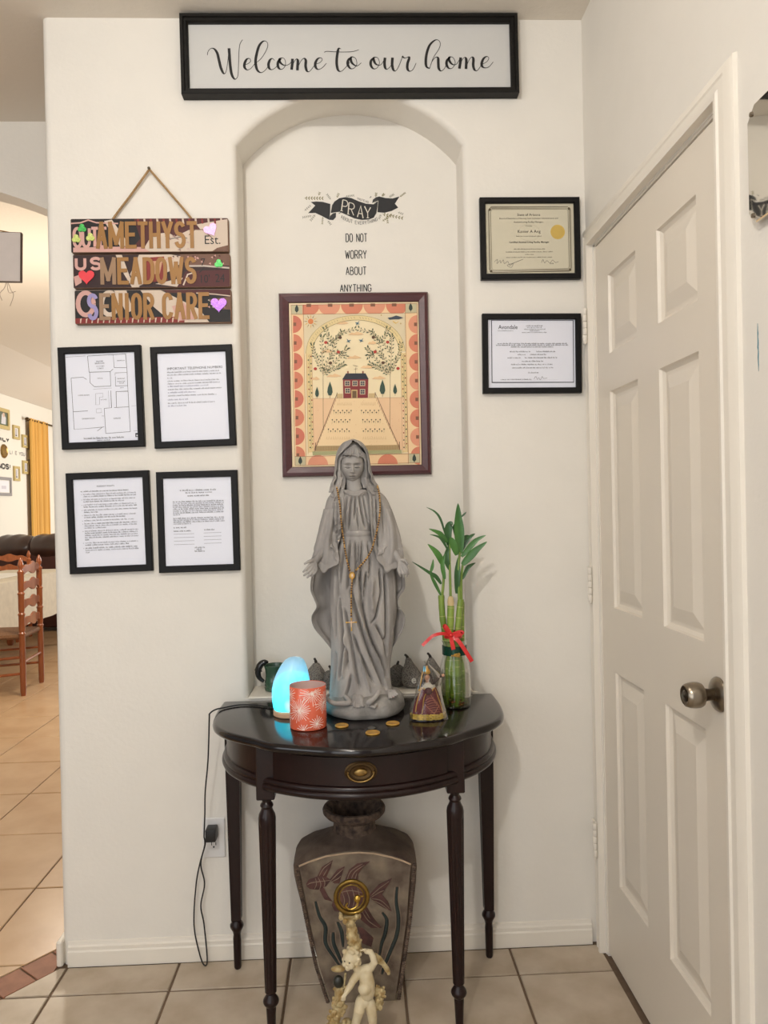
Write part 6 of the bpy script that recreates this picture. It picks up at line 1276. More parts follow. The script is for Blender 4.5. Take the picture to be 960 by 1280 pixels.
# hair framing the face
q = MB(); rh = random.Random(4)
def lock(pts, r0, r1): P = smooth_path([V3(a) for a in pts], 6); q.tube(P, [r0+(r1-r0)*(i/(len(P)-1))+.0006*math.sin(i*1.1) for i in range(len(P))], 8)
for k in range(5):
    o_ = k*1.5; lock([(-0.0126,-0.0374,0.7021), (-0.0278,-0.0374,0.6949), (-0.0431,-0.0242,0.6864), (-0.0469,-0.0176,0.6695), (-0.0462,-0.0176,0.6501), (-0.0455,-0.0198,0.6305), (-0.0511,-0.0286,0.613), (-0.0578,-0.0374,0.5915), (-0.0646,-0.0374,0.5745)], .0030, .0018) if k == 0 else lock([V3(a)+V3((-.0022*k, .0035*k, .0012*k)) for a in ((-0.0168,-0.0352,0.7045), (-0.032,-0.033,0.6974), (-0.0432,-0.0242,0.6842), (-0.0469,-0.0176,0.6652), (-0.0474,-0.0176,0.6436), (-0.0466,-0.0242,0.6239), (-0.0555,-0.033,0.6044), (-0.0644,-0.0374,0.583))], .0030, .0016)
    lock([V3(a)+V3((.0022*k, .0035*k, .0012*k)) for a in ((-0.0083,-0.0374,0.7031), (0.0066,-0.0352,0.6976), (0.0215,-0.0242,0.6852), (0.0244,-0.0176,0.6639), (0.0251,-0.0176,0.6422), (0.0245,-0.0242,0.6225), (0.0348,-0.0308,0.6048), (0.0451,-0.0352,0.5873))], .0030, .0016)
for k in range(7): lock([V3(a)+V3((.0022*k, .0012*k, 0)) for a in ((-0.0467,-0.0132,0.6785), (-0.0473,-0.011,0.6526), (-0.0467,-0.0132,0.6308), (-0.0491,-0.0242,0.6088))], .0030, .0022); lock([V3(a)+V3((-.0022*k, .0012*k, 0)) for a in ((0.0248,-0.0132,0.6771), (0.0254,-0.011,0.6512), (0.026,-0.0132,0.6293), (0.0307,-0.022,0.6073))], .0030, .0022)
for k in range(4): lock([V3(a)+V3((-.0022*k, .002*k, -.0006*k)) for a in ((-0.0411,-0.0154,0.6371), (-0.0445,-0.0242,0.6217), (-0.0501,-0.0352,0.6042), (-0.0579,-0.0396,0.585))], .0024, .0014); lock([V3(a)+V3((.0022*k, .002*k, -.0006*k)) for a in ((0.0217,-0.0154,0.6358), (0.0245,-0.0242,0.6203), (0.0304,-0.0352,0.6048), (0.0407,-0.0396,0.5894))], .0024, .0014)
q.build('hair', STONE, stt, smooth=80)
# ruffled cap edge on the forehead and the veil over the head
q = MB(); rings = []
for j in range(26):
    v_ = j/25; ring = []; 
    for i in range(81):
        t_ = PI+PI*i/80; c_, s_ = math.cos(t_), math.sin(t_); wav = math.sin(i*.36+.6)*math.exp(-((v_-1)/.6)**2)+.55*math.sin(i*1.15+v_*3)*min(1, v_*2)
        R = 1.0+.06*v_+1.0*.12*wav*v_; zz = 27.3-14.0*v_-3.0*math.cos(i*.36+.6)*v_**2; rr_ = math.sqrt(max(0, 1-(zz/29.2)**2))
        ring.append(H0+V3((15.6*R*rr_**.80*c_*hu, 18.0*R*rr_**.7*s_*hu-.001, zz*hu)))
    rings.append(ring)
full = [r_+[p_+V3((0, .0035, .001)) for p_ in r_[::-1]] for r_ in rings]; q.loft(full); q.build('cap_ruffle', STONE, stt, smooth=75)
vr = [((-0.0162,-0.0044,0.7394), (-0.001,-0.0044,0.7392), 6, .02, .02), ((-0.0316,-0.0044,0.7343), (0.0109,-0.0044,0.7346), 12, .04, .10), ((-0.0426,-0.0044,0.7257), (0.0205,-0.0044,0.7268), 17, .14, .48), ((-0.0527,-0.0044,0.7118), (0.03,-0.0044,0.7103), 20.5, .50, .76), ((-0.0579,-0.0044,0.6923), (0.0346,-0.0044,0.6906), 22, .84, .88), ((-0.0603,-0.0044,0.6706), (0.0368,-0.0044,0.6687), 22, .90, .88), ((-0.0621,-0.0044,0.6488), (0.0403,-0.0044,0.649), 21, .90, .86), ((-0.0675,-0.0044,0.6315), (0.0468,-0.0044,0.6293), 19, .88, .84), ((-0.0744,-0.0044,0.6142), (0.0563,-0.0044,0.6116), 17, .84, .80), ((-0.0779,-0.0044,0.5991), (0.0625,-0.0044,0.5962), 16, .80, .76)]
vr = [(a[0], b_[0], a[2]*.5+b_[2]*.5, (a[0]+b_[0])/2-(b_[0]-a[0])/2*k0, (a[0]+b_[0])/2+(b_[0]-a[0])/2*k1, (19.5 if 1 < i < 6 else 18)*UM if i > 1 else (12+6.5*i)*UM, k_*UM) for i, (a, b_, k_, k0, k1) in enumerate(vr)]
def vshell(rows):
    T_ = smooth_table(rows, 90); rings = []; n = 72
    for j, (xl_, xr_, z, el, er, f_, k_) in enumerate(T_):
        cx_, a = (xl_+xr_)/2, (xr_-xl_)/2; tl = PI+math.acos(max(-1, min(1, (cx_-el)/a))); tr0 = -math.acos(max(-1, min(1, (er-cx_)/a))); out, inn = [], []
        low = max(0, min(1, (j-38)/30))
        for i in range(n+1):
            u_ = i/n; t_ = tr0+(tl-tr0)*u_; c_, s_ = math.cos(t_), math.sin(t_); dep = f_ if s_ < 0 else k_; nn = V3((c_/a, s_/dep, 0)).normalized(); e_ = min(u_, 1-u_)
            d_ = low*.0028*math.sin(j*.42+(0 if u_ < .5 else 2))*math.exp(-(e_/.10)**2)+.0012*math.sin(14*t_+j*.05)*low+.0016*math.exp(-(e_/.03)**2)
            p_ = V3((cx_+a*c_, dep*s_-.0045, z))+nn*d_; out.append(p_); inn.append(p_-nn*.0032)
        rings.append(out+inn[::-1])
    q = MB(); q.loft(rings[::-1]); q.sphere(H0+V3((.001, .005, .0520)), (.0235, .0310, .0135), None, 28, 14); return q.build('veil', STONE, stt, smooth=70)
vshell(vr)
# --- rosary hanging over the shoulders
ros = thing('rosary', 'brown and gold bead rosary with a crucifix hanging on the statue', 'rosary', SO)
BEAD = mat('brown_bead', (96, 62, 34), .3, coat=.4); GB = mat('gold_bead', (206, 164, 92), .28, .9)
LS = [(-0.0552,-0.0418,0.6063), (-0.0512,-0.0539,0.5847), (-0.0474,-0.0627,0.5569), (-0.0458,-0.066,0.5273), (-0.0434,-0.0627,0.4975), (-0.0398,-0.0616,0.4677), (-0.0362,-0.0638,0.4381), (-0.0314,-0.066,0.4106), (-0.0246,-0.0682,0.3852)]
RS = [(0.054,-0.0396,0.6085), (0.0575,-0.0495,0.5868), (0.0586,-0.0594,0.5547), (0.0557,-0.0638,0.525), (0.0499,-0.0616,0.4954), (0.0418,-0.0616,0.4659), (0.0316,-0.0638,0.4365), (0.0129,-0.0682,0.4097), (-0.0097,-0.0693,0.3871)]
TS = [(-0.0198,-0.0693,0.3619), (-0.0221,-0.0704,0.3325), (-0.0236,-0.0726,0.3011), (-0.0239,-0.0748,0.2677)]
def beads(path, step, r_):
    P = smooth_path([V3(a) for a in path], 12); s_ = 0; out = []; nxt = 0
    for i in range(1, len(P)):
        d_ = (P[i]-P[i-1]).length
        while nxt <= s_+d_: out.append(P[i-1].lerp(P[i], (nxt-s_)/d_)); nxt += step
        s_ += d_
    return P, out
proto = None; pg = None
for path, cnt in ((LS, 0), (RS, 0), (TS, 0)):
    P, bs = beads(path, .0066, .0026); q = MB(); q.tube(P, .0007, 5); q.build('chain', GB, ros)
    for i, b_ in enumerate(bs):
        if proto is None:
            q = MB(); q.sphere((0, 0, 0), (.0026, .0026, .0024), None, 8, 6); proto = q.build('bead', BEAD, ros); q = MB(); q.sphere((0, 0, 0), .0021, None, 8, 6); pg = q.build('gold_bead', GB, ros); proto.location = b_; pg.location = b_+V3((0, 0, .0033)); continue
        o = (proto if i % 6 else pg).copy(); C.objects.link(o); o.parent = ros; o.location = b_
        o = pg.copy(); C.objects.link(o); o.parent = ros; o.location = b_+V3((.0004, 0, .0033))
q = MB(); c_ = V3((-0.0195,-0.0726,0.376)); q.loft([[c_+V3((.0085*k*math.cos(PI*i/4+PI/8), y, .0105*k*math.sin(PI*i/4+PI/8))) for i in range(8)] for y, k in ((.003, 1), (-.0005, 1), (-.002, .82), (-.0012, .7))]); q.build('centre_medal', GB, ros, smooth=20)
q = MB(); q.sphere((c_.x+.001, c_.y-.002, c_.z), (.0028, .0018, .0052), None, 10, 8); q.build('medal_figure', mat('pale_gold', (236, 206, 176), .4, .4), ros)
q = MB(); c_ = V3((-0.0238,-0.0803,0.2516)); q.box((c_.x, c_.y, c_.z-.0035), (.0034, .0026, .030), None, .0009); q.box((c_.x, c_.y, c_.z+.0022), (.0260, .0026, .0034), None, .0009)
for dx_, dz_ in ((-.0125, .0022), (.0125, .0022), (0, .0115), (0, -.0185)): q.sphere((c_.x+dx_, c_.y, c_.z+dz_), (.0026, .0016, .0026), None, 8, 6)
cx = q.build('crucifix', GB, ros)
q = MB(); q.tube([(c_.x, c_.y-.0026, c_.z+.004), (c_.x, c_.y-.0028, c_.z-.010)], [.0015, .0009], 6); q.tube([(c_.x-.008, c_.y-.0024, c_.z+.0045), (c_.x, c_.y-.0026, c_.z+.002), (c_.x+.008, c_.y-.0024, c_.z+.0045)], .0008, 5); q.sphere((c_.x, c_.y-.003, c_.z+.0055), .0015, None, 7, 5); q.build('corpus', MATS['pale_gold'], ros)

# ================================================================= big vase and cherub under the table
CLAY = mat('aged_clay', (112, 96, 82), .85, col2=(78, 62, 54), scale=16, bump=.6, bscale=90, detail=8)
CLAYD = mat('dark_clay', (118, 98, 82), .9, col2=(58, 46, 41), scale=60, bump=1.0, bscale=160)
CLAYP = mat('panel_clay', (136, 122, 104), .9, col2=(86, 72, 62), scale=20, bump=.45, bscale=110, detail=8)
VO_ = V3((-.006, -.135, 0))
vs = thing('floor_vase', 'large tapered clay vase with fish and seaweed relief, under the table', 'vase', VO_)
VR = [(0, .092, .084, .006), (.004, .095, .086, .006), (.02, .099, .090, .006), (.10, .120, .098, .002), (.20, .144, .108, -.002), (.30, .162, .118, -.007), (.335, .1665, .1215, -.009), (.352, .1665, .1215, -.010), (.366, .158, .115, -.010), (.385, .132, .098, -.010), (.402, .098, .080, -.010), (.414, .072, .064, -.010), (.424, .0625, .060, -.010)]
def rsq(a, d_, cx_, z, n=48, p_=.42):
    out = []
    for i in range(n):
        t_ = 2*PI*i/n; c_, s_ = math.cos(t_), math.sin(t_); pw = p_ if z < .38 else p_+(1-p_)*min(1, (z-.38)/.04); out.append(V3((cx_+a*abs(c_)**pw*(1 if c_ > 0 else -1), d_*abs(s_)**pw*(1 if s_ > 0 else -1), z)))
    return out
q = MB(); q.loft([rsq(a, d_, c_, z) for z, a, d_, c_ in VR]); q.build('vase_body', CLAY, vs, smooth=40)
q = MB(); q.lathe([(.0625, .418), (.058, .432), (.0570, .450), (.0640, .458), (.0790, .464), (.0860, .472), (.0870, .480), (.0840, .486), (.0760, .487), (.062, .476), (.054, .455), (.053, .43)], 40, None, (-.010, 0, 0)); part_label(q.build('vase_neck', CLAYD, vs), 'round flared neck with a worn rim')
PE = [(-0.1541,-2.1192,0.1923), (-0.1067,-2.121,0.2116), (-0.0361,-2.122,0.222), (0.0391,-2.1217,0.2189), (0.0955,-2.1203,0.2042), (0.1354,-2.1185,0.1852), (0.1224,-2.1037,0.0331), (0.1,-2.089,-0.1182), (0.0872,-2.0808,-0.2023), (-0.0793,-2.0804,-0.2068), (-0.1088,-2.092,-0.0877), (-0.1322,-2.1053,0.0497)]
PE = [(-0.1541,-0.1315,0.3854), (-0.1304,-0.1325,0.3953), (-0.0832,-0.1339,0.4096), (-0.0361,-0.1344,0.415), (0.0015,-0.1345,0.416), (0.0391,-0.1341,0.412), (0.0861,-0.1329,0.3996), (0.1119,-0.1319,0.3897), (0.1354,-0.1308,0.3783), (0.1224,-0.116,0.2262), (0.1,-0.1013,0.0749), (0.0872,-0.0934,-0.0067), (-0.0769,-0.093,-0.0113), (-0.1088,-0.1043,0.1054), (-0.1322,-0.1177,0.2427)]
q = MB(); nrm = V3((0, -.35, -.034)).normalized(); q.loft([[V3(a)-nrm*.010 for a in PE], [V3(a) for a in PE]]); q.build('relief_panel', CLAYP, vs, smooth=0)
q = MB(); PP = [V3(a)+nrm*.0005 for a in PE]; q.tube(PP[:9], .0024, 6); part_label(q.build('panel_edge', mat('pale_clay', (176, 152, 126), .8, var=.2, scale=40), vs), 'pale worn edge of the panel')
q = MB(); rp = random.Random(3)
for pa, pb in ((PP[8], PP[9]), (PP[9], PP[10]), (PP[10], PP[11]), (PP[0], PP[14]), (PP[14], PP[13]), (PP[13], PP[12])):
    n = int((pb-pa).length/.006)
    for i in range(n):
        c_ = pa.lerp(pb, (i+.5)/n)+V3((.010 if pa.x > 0 else -.009, .004, 0)); q.sphere(c_, (.0055, .0045, .0034*rp.uniform(.8, 1.2)), None, 7, 5)
rb2 = q.build('rope_border', CLAYD, vs); rb2['kind'] = 'stuff'
FISH = mat('maroon_relief', (96, 62, 56), .85, col2=(72, 48, 46), scale=50, bump=.3, bscale=120); WEED = mat('teal_relief', (46, 56, 52), .8, col2=(32, 42, 42), scale=40, bump=.3); GRV = mat('pale_outline', (138, 118, 100), .85)
def rel(name, paths, m, r_=.0026, par=None):
    q = MB()
    for pts, k in paths:
        P = smooth_path([V3(a) for a in pts], 5); q.tube(P, [r_*k*(.35+.65*math.sin(PI*min(.98, .06+.94*i/(len(P)-1)))) for i in range(len(P))], 6)
    return q.build(name, m, par or vs)
for nm, pts in (('a', [(-0.1145,-0.1219,0.287), (-0.1052,-0.118,0.2465), (-0.0904,-0.115,0.2158), (-0.091,-0.1106,0.1704), (-0.0687,-0.1066,0.1289), (-0.0564,-0.1046,0.108)]), ('b', [(-0.0704,-0.1135,0.1997), (-0.0701,-0.1105,0.1695), (-0.059,-0.1075,0.1386), (-0.0501,-0.105,0.1128)]), ('c', [(-0.0583,-0.1163,0.2284), (-0.0481,-0.1134,0.1987), (-0.0457,-0.1094,0.1582)]), ('d', [(0.0589,-0.1183,0.2492), (0.07,-0.1163,0.2286), (0.066,-0.1129,0.1935), (0.056,-0.11,0.1636), (0.0491,-0.1065,0.1284)]), ('e', [(0.099,-0.1249,0.3176), (0.096,-0.121,0.2777), (0.101,-0.1166,0.2322), (0.096,-0.1122,0.187), (0.077,-0.1074,0.1372), (0.061,-0.1035,0.0972), (0.0549,-0.1016,0.0771)])):
    wd_ = rel('seaweed', [(pts, 1)], WEED, .0058); q = MB(); P = smooth_path([V3(a)-nrm*.0005 for a in pts], 5); q.tube([p_+V3((-.0062, 0, 0)) for p_ in P], .0013, 5); q.tube([p_+V3((.0062, 0, 0)) for p_ in P], .0013, 5); q.build('carved_outline', GRV, wd_)
def flatpoly(pts, m, name, par, h=.003):
    q = MB(); c_ = sum((V3(a) for a in pts), V3())/len(pts); q.loft([[V3(a)-nrm*.004 for a in pts], [V3(a)+nrm*h*.4 for a in pts], [c_.lerp(V3(a), .8)+nrm*h for a in pts]]); return q.build(name, m, par, smooth=40)
f1 = flatpoly([(-0.1367,-0.1269,0.3377), (-0.1294,-0.1279,0.3483), (-0.108,-0.1286,0.3553), (-0.0846,-0.1283,0.3528), (-0.073,-0.1276,0.3449), (-0.0852,-0.1259,0.328), (-0.1066,-0.1251,0.319), (-0.1277,-0.1254,0.3224), (-0.136,-0.1261,0.3302)], FISH, 'small_fish', vs)
for P_ in ([(-0.108,-0.1286,0.3553), (-0.0956,-0.131,0.3805), (-0.067,-0.1327,0.3981), (-0.0722,-0.1309,0.3795), (-0.0846,-0.1283,0.3528)], [(-0.0763,-0.1276,0.345), (-0.0559,-0.1302,0.3714), (-0.0359,-0.131,0.3805), (-0.0445,-0.1287,0.3561), (-0.0511,-0.1265,0.334), (-0.0638,-0.1266,0.3345)], [(-0.1033,-0.125,0.3188), (-0.0923,-0.1257,0.3258), (-0.0812,-0.1233,0.3005), (-0.0697,-0.1218,0.285), (-0.0908,-0.1224,0.2919)]): flatpoly(P_, FISH, 'fin', f1, .0022)
o = rel('carved_lines', [([(-0.1057,-0.1314,0.3534), (-0.0991,-0.1297,0.3358), (-0.1033,-0.1283,0.321)], 1), ([(-0.094,-0.1314,0.3529), (-0.0887,-0.1299,0.3378), (-0.0923,-0.1286,0.3245)], 1), ([(-0.1128,-0.1313,0.3522), (-0.1104,-0.1297,0.3362), (-0.1159,-0.1284,0.3226)], 1), ([(-0.1023,-0.1319,0.3582), (-0.091,-0.1338,0.3775), (-0.0704,-0.1354,0.394)], 1), ([(-0.0915,-0.1318,0.3578), (-0.0817,-0.1335,0.3747)], 1), ([(-0.073,-0.1305,0.3436), (-0.0552,-0.1322,0.3612), (-0.0393,-0.1335,0.3754)], 1), ([(-0.0708,-0.1302,0.3405), (-0.0541,-0.131,0.3487), (-0.0469,-0.1317,0.3559)], 1), ([(-0.1344,-0.1296,0.3348), (-0.1202,-0.1302,0.3406), (-0.0744,-0.1306,0.3446)], 1)], GRV, .0011, f1)
f2 = flatpoly([(-0.0723,-0.1208,0.2751), (-0.0622,-0.1237,0.3046), (-0.0381,-0.126,0.3285), (-0.0048,-0.1267,0.336), (0.023,-0.1243,0.3109), (0.0298,-0.1228,0.2956), (0.0175,-0.1204,0.2711), (-0.0113,-0.1188,0.2549), (-0.0445,-0.1187,0.2538), (-0.0656,-0.1193,0.2598)], FISH, 'large_fish', vs, .004)
for P_ in ([(-0.0403,-0.1265,0.3335), (-0.0253,-0.13,0.3701), (-0.0038,-0.1316,0.3865), (0.0293,-0.1321,0.3911), (0.0101,-0.1306,0.3761), (-0.0021,-0.1287,0.3567), (-0.0025,-0.1266,0.3344)], [(0.0276,-0.1233,0.3007), (0.0517,-0.1258,0.3271), (0.0861,-0.1274,0.343), (0.0705,-0.125,0.3188), (0.0583,-0.1232,0.2994), (0.0746,-0.1211,0.2786), (0.0837,-0.1184,0.2506), (0.0554,-0.12,0.2669), (0.032,-0.1218,0.2855)], [(-0.0026,-0.1195,0.262), (0.0175,-0.1202,0.2686), (0.0358,-0.1169,0.2352), (0.0567,-0.1141,0.2065), (0.0282,-0.1143,0.2078), (0.0025,-0.1166,0.2317)], [(-0.0074,-0.1147,0.212), (0.0068,-0.1144,0.2088), (0.0348,-0.1115,0.1797), (0.0286,-0.1091,0.1547), (0.0059,-0.1102,0.1659)]): flatpoly(P_, FISH, 'fin', f2, .0026)
rel('carved_lines', [([(-0.0332,-0.1307,0.3353), (-0.0207,-0.1337,0.3671), (0.0103,-0.1356,0.3866)], 1), ([(-0.0237,-0.1306,0.3349), (-0.0113,-0.1335,0.3642), (0.015,-0.1353,0.3829)], 1), ([(-0.0133,-0.1307,0.336), (-0.0053,-0.1332,0.3614)], 1), ([(0.0299,-0.127,0.2977), (0.0516,-0.1289,0.3167), (0.0779,-0.1307,0.3355)], 1), ([(0.0312,-0.1267,0.2942), (0.0523,-0.1279,0.3067), (0.0647,-0.1283,0.3112)], 1), ([(0.0321,-0.1263,0.2901), (0.0557,-0.1257,0.2841), (0.0791,-0.1234,0.2605)], 1), ([(0.033,-0.1259,0.2861), (0.0555,-0.1247,0.2741), (0.0743,-0.1232,0.2582)], 1), ([(0.0054,-0.1232,0.2587), (0.0215,-0.1205,0.2304), (0.0496,-0.1183,0.208)], 1), ([(0.0126,-0.1234,0.2609), (0.0263,-0.1209,0.2352)], 1), ([(-0.0455,-0.1285,0.3135), (-0.0389,-0.1261,0.2882), (-0.0467,-0.1235,0.2611)], 1), ([(-0.0336,-0.129,0.3179), (-0.0257,-0.126,0.2877), (-0.0339,-0.1232,0.258)], 1), ([(-0.0193,-0.1294,0.3223), (-0.0129,-0.1265,0.2921), (-0.0206,-0.1233,0.2599)], 1), ([(-0.0051,-0.1296,0.3242), (0,-0.1269,0.2965), (-0.0063,-0.1238,0.2643)], 1), ([(-0.0574,-0.128,0.308), (-0.0242,-0.1287,0.315), (0.0088,-0.1279,0.3071)], 1)], GRV, .0011, f2)
# --- cherub figurine holding a leafy torch with a brass ring
KO = V3((0, -.42, 0))
ck = thing('cherub_figurine', 'cream cherub figurine with raised arm, leafy torch and brass ring, before the vase', 'figurine', KO)
IV = mat('ivory_resin', (216, 204, 174), .5, col2=(196, 178, 140), scale=30, bump=.1, bscale=140); IVG = mat('gilded_ivory', (196, 180, 138), .5, col2=(142, 112, 58), scale=70, bump=.5, bscale=160)
mm_ = .00201
q = MB()
capsule(q, [(0.0054,-0.008,0.1974), (0.0088,-0.008,0.1743), (0.0083,-0.01,0.1545)], [.0165, .0185, .0190], 16)
q.sphere((0.0027,-0.022,0.17), (.0165, .012, .015), None, 16, 10); q.sphere((0.0002,-0.008,0.1325), (.020, .018, .015), None, 16, 10)
capsule(q, [(-0.0074,-0.014,0.1349), (-0.0116,-0.024,0.1188), (-0.0177,-0.022,0.0987), (-0.026,-0.018,0.066), (-0.0301,-0.02,0.0485)], [.0135, .0130, .0105, .0100, .0085], 14); capsule(q, [(0.0135,-0.01,0.1275), (0.0186,-0.014,0.1031), (0.02,-0.012,0.0787), (0.0193,-0.008,0.0415), (0.0189,-0.01,0.0238)], [.0135, .0125, .0100, .0095, .0080], 14)
capsule(q, [(-0.0301,-0.02,0.0485), (-0.0339,-0.034,0.0491)], [.0080, .0060]); capsule(q, [(0.0189,-0.01,0.0238), (0.0204,-0.026,0.0237)], [.0080, .0060])
capsule(q, [(-0.0117,-0.008,0.2001), (0.0037,-0.006,0.2058), (0.0191,-0.006,0.2109), (0.027,-0.01,0.2244), (0.0235,-0.008,0.2368), (0.018,-0.006,0.2474), (0.0085,-0.006,0.2497)], [.0120, .0120, .0100, .0085, .0078, .0070, .0062], 12)
capsule(q, [(-0.0137,-0.01,0.1976), (-0.0253,-0.016,0.1866), (-0.0331,-0.022,0.1755), (-0.0408,-0.026,0.167)], [.0105, .0090, .0078, .0062], 12)
for k in range(4): capsule(q, [V3((0.0085,-0.006,0.2497))+V3((-.002*k+.003, -.003, 0)), V3((0.0029,-0.006,0.2576))+V3((-.002*k+.003, -.005-.001*k, .001)), V3((-0.0028,-0.008,0.2571))+V3((-.002*k+.003, -.004, -.002))], [.0024, .0021, .0017], 7); capsule(q, [V3((-0.0408,-0.026,0.167))+V3((-.002*k+.003, -.003, 0)), V3((-0.0466,-0.028,0.1609))+V3((-.0025*k+.003, -.004, -.001)), V3((-0.0486,-0.028,0.1535))+V3((-.0025*k+.004, -.003, -.003))], [.0024, .0021, .0017], 7)
capsule(q, [(-0.0116,-0.008,0.2058), (-0.017,-0.008,0.2176)], [.0105, .0100], 12)
hc = V3((-0.0271,-0.008,0.2372)); q.sphere(hc, (.0205, .0205, .0235), None, 24, 18); fdir = V3((-.55, -.83, -.12)).normalized(); sd = V3((-fdir.y, fdir.x, 0)).normalized()*-1
q.sphere(hc+fdir*.0205+V3((0, 0, -.003)), (.0030, .0030, .0032), None, 10, 8); q.sphere(hc+fdir*.0170+V3((0, 0, -.0150)), (.0068, .0068, .0050), None, 12, 8)
for s_ in (-1, 1): q.sphere(hc+fdir*.0148+sd*s_*.0088+V3((0, 0, -.008)), (.0080, .0080, .0075), None, 12, 8); q.sphere(hc+fdir*.0178+sd*s_*.0065+V3((0, 0, .0052)), (.0040, .0040, .0016), None, 10, 6)
q.sphere(hc+fdir*.0208+V3((0, 0, -.0095)), (.0044, .0044, .0013), None, 10, 6); q.sphere(hc+fdir*.0205+V3((0, 0, -.0122)), (.0036, .0036, .0014), None, 10, 6)
q.sphere(hc-fdir*.004+sd*.0205+V3((0, 0, -.002)), (.0032, .0036, .0048), None, 8, 6); q.sphere(hc-fdir*.004-sd*.0205+V3((0, 0, -.002)), (.0032, .0036, .0048), None, 8, 6)
cb_ = remesh(q.build('cherub_body', IV, ck), .0013, 3)
for s_ in (-1, 1):
    q = MB(); q.sphere(hc+fdir*.0192+sd*s_*.0066+V3((0, 0, .0012)), (.0021, .0021, .0018), None, 10, 8); q.build('eye', mat('dark_eye', (54, 42, 34), .3), cb_)
q = MB(); rk = random.Random(5)
for k in range(64):
    d_ = V3((rk.gauss(0, 1), rk.gauss(0, 1), rk.gauss(.35, 1))).normalized()
    if d_.dot(fdir) > .38 or d_.z < -.45: continue
    q.sphere(hc+V3((d_.x*.0205, d_.y*.0205, d_.z*.0232)), rk.uniform(.0042, .0064), None, 8, 6)
remesh(q.build('curly_hair', IV, cb_), .0013, 1)
q = MB()                                                 # leafy torch column above the head
TP = [V3(a) for a in ((-0.0146,0.002,0.2403), (-0.0179,0.002,0.2636), (-0.0232,0,0.2842), (-0.0276,0,0.3036), (-0.0292,0,0.319), (-0.0299,0,0.3325))]
P = smooth_path(TP, 5); q.tube(P, [interp(i/(len(P)-1), [0, .2, .45, .75, .9, 1], [.013, .015, .0125, .0095, .012, .020]) for i in range(len(P))], 16)
for k in range(70):
    i = rk.randrange(len(P)); a = rk.uniform(0, 2*PI); r_ = interp(i/(len(P)-1), [0, .2, .45, .75, .9, 1], [.013, .0155, .0125, .0095, .012, .020]); q.sphere(P[i]+V3((math.cos(a)*r_, math.sin(a)*r_, rk.uniform(-.003, .003))), (rk.uniform(.003, .005), rk.uniform(.003, .005), rk.uniform(.003, .006)), None, 7, 5)
for k in range(9): a = 2*PI*k/9; q.sphere(P[-1]+V3((math.cos(a)*.022, math.sin(a)*.018, rk.uniform(-.006, .004))), (.006, .006, .0075), None, 8, 6)
remesh(q.build('leafy_torch', IVG, ck), .0014, 1)
q = MB(); rc = V3((-0.0241,0,0.3774))
def ring(R, r_, dy=0, n=40):
    V = [[None]*10 for _ in range(n)]
    vs_ = [[q.bm.verts.new(rc+V3(((R+r_*math.cos(2*PI*j/10))*math.cos(2*PI*i/n), dy+r_*math.sin(2*PI*j/10), (R+r_*math.cos(2*PI*j/10))*math.sin(2*PI*i/n)))) for j in range(10)] for i in range(n)]
    for i in range(n):
        for j in range(10): q.face([vs_[i][j], vs_[(i+1) % n][j], vs_[(i+1) % n][(j+1) % 10], vs_[i][(j+1) % 10]])
ring(.0385, .0052); ring(.0300, .0022, -.001); q.build('brass_ring', mat('aged_brass', (132, 106, 52), .35, .95, var=.3, scale=40), ck)
q = MB(); q.sphere(rc+V3((.0135, -.006, -.001)), (.0085, .0075, .0095), None, 16, 12); q.tube(smooth_path([rc+V3((.016, -.002, -.010)), rc+V3((.010, -.003, -.022)), rc+V3((-.004, -.003, -.027)), rc+V3((-.014, -.003, -.020)), rc+V3((-.010, -.003, -.012))], 5), .0024, 7); q.tube([rc+V3((.0135, -.001, 0)), rc+V3((.030, 0, .002))], .0022, 7); q.build('brass_ornament', mat('bright_brass', (190, 156, 76), .25, 1.0), ck)
q = MB()                                                 # wing behind the raised arm
for k in range(7):
    b0 = V3((0.0277,0.006,0.2361)); d_ = V3((.010+.004*k, .004, -.020-.006*k)); q.tube(smooth_path([b0+V3((0, 0, -.003*k)), b0+d_*.6+V3((.007, 0, 0)), b0+d_], 4), [.0035]*4+[.0048]*4+[.0012], 7)
remesh(q.build('wing', IVG, ck), .0014, 1)
def cluster(name, pts, n, r0, r1, seed, m):
    q = MB(); r = random.Random(seed); P = smooth_path([V3(a) for a in pts], 5)
    for p_ in P: q.sphere(p_, r1*1.25, None, 8, 6)
    for k in range(n):
        c_ = P[r.randrange(len(P))]; d_ = V3((r.gauss(0, 1), r.gauss(0, .8)-.4, r.gauss(0, 1))).normalized(); p_ = c_+d_*r1*1.5; s_ = r.uniform(r0, r1)*.6
        for j in range(4): a = j*PI/2+r.random(); q.sphere(p_+V3((math.cos(a)*s_*.6, -.001, math.sin(a)*s_*.6)), (s_*.62, s_*.5, s_*.62), None, 7, 5)
    return remesh(q.build(name, m, ck), .0014, 1)
cluster('flower_stem', [(-0.0569,0.008,0.1461), (-0.0593,0.004,0.1218), (-0.0673,-0.002,0.0992), (-0.0755,-0.004,0.0702), (-0.0725,-0.004,0.0356)], 60, .006, .011, 2, IVG); cluster('flower_spray', [(0.0295,0.002,0.1459), (0.041,0,0.1466), (0.0367,0,0.1275), (0.0287,0.002,0.1112)], 26, .005, .008, 3, IVG)
cluster('leaf_mound', [(-0.0989,0,0.0533), (-0.0761,-0.008,0.0386), (-0.0458,-0.006,0.0318), (-0.0413,0.006,0.0695), (-0.0492,0,0.0547)], 50, .006, .011, 4, IVG)
